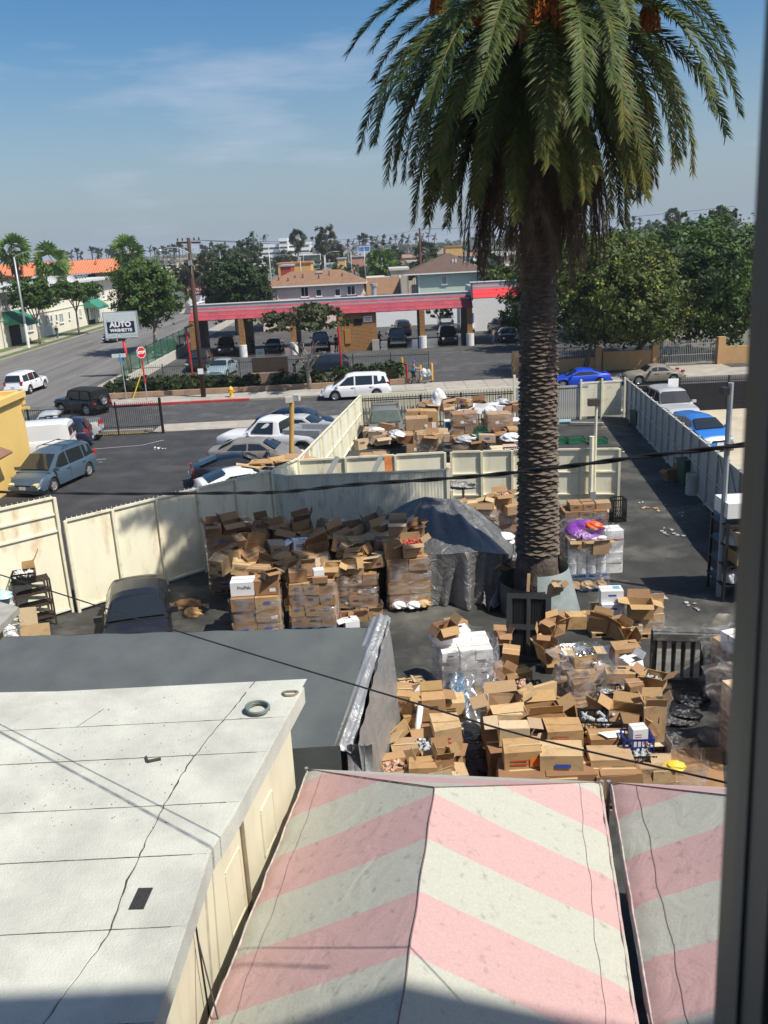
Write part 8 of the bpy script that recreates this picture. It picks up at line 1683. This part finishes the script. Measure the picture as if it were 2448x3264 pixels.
# striped pink and white canopies
def stripemat():
    M=bpy.data.materials.new('striped_canopy_fabric'); M.use_nodes=True; t=M.node_tree; n=t.nodes; l=t.links; b=n['Principled BSDF']; b.inputs['Roughness'].default_value=.8
    c=n.new('ShaderNodeTexCoord'); s=n.new('ShaderNodeSeparateXYZ'); l.new(c.outputs['Object'],s.inputs[0])
    ab=n.new('ShaderNodeMath'); ab.operation='ABSOLUTE'; l.new(s.outputs['X'],ab.inputs[0]); k=n.new('ShaderNodeMath'); k.operation='MULTIPLY_ADD'; k.inputs[1].default_value=-.06; l.new(ab.outputs[0],k.inputs[0]); l.new(s.outputs['Y'],k.inputs[2])
    q=n.new('ShaderNodeMath'); q.operation='DIVIDE'; q.inputs[1].default_value=1.74; l.new(k.outputs[0],q.inputs[0]); f=n.new('ShaderNodeMath'); f.operation='FRACT'; l.new(q.outputs[0],f.inputs[0]); g=n.new('ShaderNodeMath'); g.operation='GREATER_THAN'; g.inputs[1].default_value=.5; l.new(f.outputs[0],g.inputs[0])
    mx_=n.new('ShaderNodeMixRGB'); mx_.inputs['Color1'].default_value=(.455,.46,.395,1); mx_.inputs['Color2'].default_value=(.53,.345,.33,1); l.new(g.outputs[0],mx_.inputs['Fac'])
    z=n.new('ShaderNodeTexNoise'); z.inputs['Scale'].default_value=34; z.inputs['Detail'].default_value=6; z.inputs['Roughness'].default_value=.7; l.new(c.outputs['Object'],z.inputs[0]); mr=n.new('ShaderNodeMapRange'); mr.inputs['From Min'].default_value=.3; mr.inputs['From Max'].default_value=.75; mr.inputs['To Min'].default_value=1.06; mr.inputs['To Max'].default_value=.82; l.new(z.outputs['Fac'],mr.inputs['Value']); h=n.new('ShaderNodeHueSaturation'); l.new(mx_.outputs[0],h.inputs['Color']); l.new(mr.outputs[0],h.inputs['Value'])
    z2=n.new('ShaderNodeTexNoise'); z2.inputs['Scale'].default_value=8; z2.inputs['Detail'].default_value=5; l.new(c.outputs['Object'],z2.inputs[0]); r2=n.new('ShaderNodeMapRange'); r2.inputs['From Min'].default_value=.6; r2.inputs['From Max'].default_value=.75; r2.inputs['To Max'].default_value=.5; l.new(z2.outputs['Fac'],r2.inputs['Value']); m3=n.new('ShaderNodeMixRGB'); m3.inputs['Color2'].default_value=(.2,.18,.15,1); l.new(r2.outputs[0],m3.inputs['Fac']); l.new(h.outputs[0],m3.inputs['Color1']); l.new(m3.outputs[0],b.inputs['Base Color'])
    bp=n.new('ShaderNodeBump'); bp.inputs['Strength'].default_value=.45; bp.inputs['Distance'].default_value=.06; z4=n.new('ShaderNodeTexNoise'); z4.inputs['Scale'].default_value=1.7; z4.inputs['Distortion'].default_value=1.2; z4.inputs['Detail'].default_value=6; l.new(c.outputs['Object'],z4.inputs[0]); l.new(z4.outputs['Fac'],bp.inputs['Height']); l.new(bp.outputs[0],b.inputs['Normal']); return M
m_str=stripemat()
rotc=-math.atan2(.16,.987)
def canopy(org,label,w0,w1,Ln,phase,hr=1.0):
    """org = ridge end (far) on the ground; local -Y runs to the viewer"""
    r=empty('striped_canopy',(org[0],org[1],0),label,'canopy',rz=rotc); zr,ze=3.85,2.58; back_=2.17
    def slope(sg):
        def f(u,v):
            yf=-Ln*u; x=sg*(w1 if sg>0 else w0)*v; y=yf+back_*v*(1-u)-phase; z=zr+(ze-zr)*v-.012*math.sin(v*pi)-.008*math.sin(u*pi*3)*math.sin(v*pi)+(.018*math.sin(u*60)+.012*math.sin(u*133))*(max(0,v-.8)*5)
            if v>.93: z-=.05*(v-.93)/.07
            return (x,y,z)
        return f
    # local y origin shifted by phase so the bands fall where they do in the photograph
    for sg in (1,-1):
        b=MB(); b.grid(110,34,slope(sg)); o=b.build('roof_slope',m_str,r,loc=(0,phase,0),smooth=True)
        def val(u,v,sg=sg):
            x,y,z=slope(sg)(u,1.0); return (x-sg*(.01+.05*v)+.02*sg*math.sin(u*70)*v,y+.0,z-v*.26-(.05*abs(math.sin(u*22)))*v)
        b=MB(); b.grid(110,6,val); b.build('valance',m_str,r,loc=(0,phase,0),smooth=True)
        b=MB(); b.tube([Vector(slope(sg)(i/40,.985))+Vector((0,phase,.012+.012*math.sin(i*2.1))) for i in range(41)],.016,5); b.build('edge_hem',mat('dirty_hem',(.42,.36,.33),.8,.3,9),r)
        b=MB(); pts=[Vector(slope(sg)(i/70,.84+.006*math.sin(i*.5)+.004*math.sin(i*1.3)))+Vector((0,phase,.006)) for i in range(71)]; b.tube(pts,.0028,4); b.build('stitched_seam',mat('seam_line',(.20,.13,.13),.9,.2,5),r)
    b=MB(); b.add([(0,-phase,zr),((w1),back_-phase,ze),(-w0,back_-phase,ze)],[(0,2,1)]); b.build('hip_end',m_str,r,loc=(0,phase,0))
    b=MB(); b.tube([Vector((.006*math.sin(i),-Ln*i/50,zr+.006)) for i in range(51)],.009,5); b.tube([(0,0,zr+.01),(w1*.5,back_*.5,(zr+ze)/2+.0),(w1,back_,ze)],.008,5); b.tube([(0,0,zr+.01),(-w0*.5,back_*.5,(zr+ze)/2),(-w0,back_,ze)],.008,5); b.build('ridge_cord',mat('seam_line',()),r)
    b=MB()
    for x in (-w0,w1):
        for y in (back_,-Ln*.5,-Ln): b.tube([(x,y,0),(x,y,2.6)],.03,8)
    b.build('pole',m_galv,r); return r
rg=P(1385,2509,3.86)
canopy((rg.x,rg.y),'faded pink and white striped canopy with its ridge running toward the viewer',2.29,2.31,7.5,-.12)
canopy((rg.x+4.70*.987,rg.y-4.70*.16),'second pink and white striped canopy cut by the window frame at right',2.29,2.31,7.5,.29)
# cables
m_cab=mat('black_cable',(.016,.016,.016),.55,.2,5)
def lay(pts2,A,B,r_):
    "points of the cable where the sight line meets the vertical plane through A and B"
    o=[]; n_=Vector((-(B[1]-A[1]),B[0]-A[0],0))
    for x,y in pts2:
        d=ray(x,y); t=(Vector((A[0],A[1],0))-Vector((0,0,H))).dot(n_)/d.dot(n_); o.append(Vector((0,0,H))+d*t)
    return o
def smooth_path(p,k=10):
    out=[]
    for i in range(len(p)-1):
        p0=p[max(i-1,0)];p1=p[i];p2=p[i+1];p3=p[min(i+2,len(p)-1)]
        for j in range(k):
            t=j/k; out.append(.5*((2*p1)+(p2-p0)*t+(2*p0-5*p1+4*p2-p3)*t*t+(3*p1-p0-3*p2+p3)*t**3))
    out.append(p[-1]); return out
A_=(-5.0,11.1); B__=(2.35,5.5)
path=smooth_path(lay([(-260,1552),(0,1568),(350,1574),(700,1572),(900,1568),(1130,1545),(1430,1525),(1700,1500),(2000,1462),(2370,1418),(2700,1370)],A_,B__,0),26)
cab=empty('twisted_cable',path[0],'thick twisted black power cable crossing the whole view','cable'); 
for q in range(2):
    b=MB(); pts=[]
    for i,p in enumerate(path):
        a=i*.30+q*pi; pts.append(p-path[0]+Vector((0,math.cos(a),math.sin(a)))*.0085)
    b.tube(pts,.0105,7); b.build('strand',m_cab,cab,smooth=True)
path=smooth_path(lay([(-200,1770),(0,1832),(560,2010),(1230,2213),(1700,2352),(2290,2489),(2600,2570)],A_,B__,0),14)
b=MB(); b.tube(path,.0085,6); tag(b.build('thin_cable',m_cab,smooth=True),'thin black cable slanting down from left to right','cable')
# the building the photograph is taken from: window opening and jamb
hb_=empty('own_building',(0,-.3,0),'dark window jamb and wall of the building the view is taken from','building')
m_own=mat('own_wall',(.35,.33,.3),.9,.05,1); T_=22.2
b=MB(); b.box((-11.7,.1,T_/2),(20,.3,T_)); b.box((10.2+.35,.1,T_/2),(19,.3,T_)); b.box((-.3,.1,4.7),(2.79,.3,9.4)); b.box((-.3,.1,17.1),(2.79,.3,10.2)); b.box((0,-6,T_-.2),(41,12,.4)); b.box((-.3,-12,T_/2),(41,.3,T_)); b.box((-21.5,-6,T_/2),(.3,12,T_)); b.box((20,-6,T_/2),(.3,12,T_)); b.build('wall',m_own,hb_)
m_jamb=mat('dark_window_frame',(.030,.038,.043),.45,.1,3); m_jamb2=mat('window_frame_face',(.060,.072,.078),.5,.08,3)
def jx(y_,Y): return Q((2435 if y_==0 else 2280),y_,Y)
t0=Q(2441,0,.62); t1=Q(2274,3264,.62)
b=MB(); 
def jamb(o1,o2,w,Y0,Y1,mm,nm):
    a=Q(2441+o1,0,Y1); c=Q(2274+o1,3264,Y1); a2=a+(a-c)*.35; c2=c+(c-a)*.35; b=MB()
    vs=[]
    for p in (c2,a2):
        for dx,yy in ((0,Y0),(w,Y0),(w,Y1),(0,Y1)): vs.append((p.x+dx,yy+.3,p.z))
    b.add(vs,[(0,1,2,3),(7,6,5,4),(0,4,5,1),(1,5,6,2),(2,6,7,3),(3,7,4,0)]); b.build(nm,mm,hb_)
jamb(0,0,.05,.62,.66,m_jamb,'outer_frame'); jamb(42,0,.05,.60,.618,m_jamb2,'sash_stile'); jamb(85,0,.6,.56,.598,m_jamb2,'inner_jamb')
print('cartons',NBOX[0],'objects',len(bpy.data.objects))
# cartons beyond the 300 that show largest become one mass
S.view_layers[0].update()
cs_=[o for o in COL.objects if o.parent is None and o.name.startswith('cardboard_box')]
def seen(o):
    d=(o.matrix_world.translation-Vector((0,0,H))).length; s_=sorted(o.scale)[1:]; return s_[0]*s_[1]/(d*d)
front=[o for o in cs_ if not o.get('buried')]; front.sort(key=seen,reverse=True); rest=front[300:]+[o for o in cs_ if o.get('buried')]
b=MB(); mats=[]
for o in rest:
    for c in [o]+list(o.children):
        mw_=c.matrix_world; off=[]; 
        for m in c.data.materials:
            if m not in mats: mats.append(m)
            off.append(mats.index(m))
        k=len(b.v); b.v+=[tuple(mw_@v.co) for v in c.data.vertices]
        for p_ in c.data.polygons: b.f.append(tuple(i+k for i in p_.vertices)); b.m.append(off[min(p_.material_index,len(off)-1)])
for o in rest:
    for c in list(o.children): bpy.data.objects.remove(c)
    bpy.data.objects.remove(o)
if rest: o=b.build('packed_cartons',mats); tag(o,kind='stuff')
print('kept',len(front[:300]),'joined',len(rest))
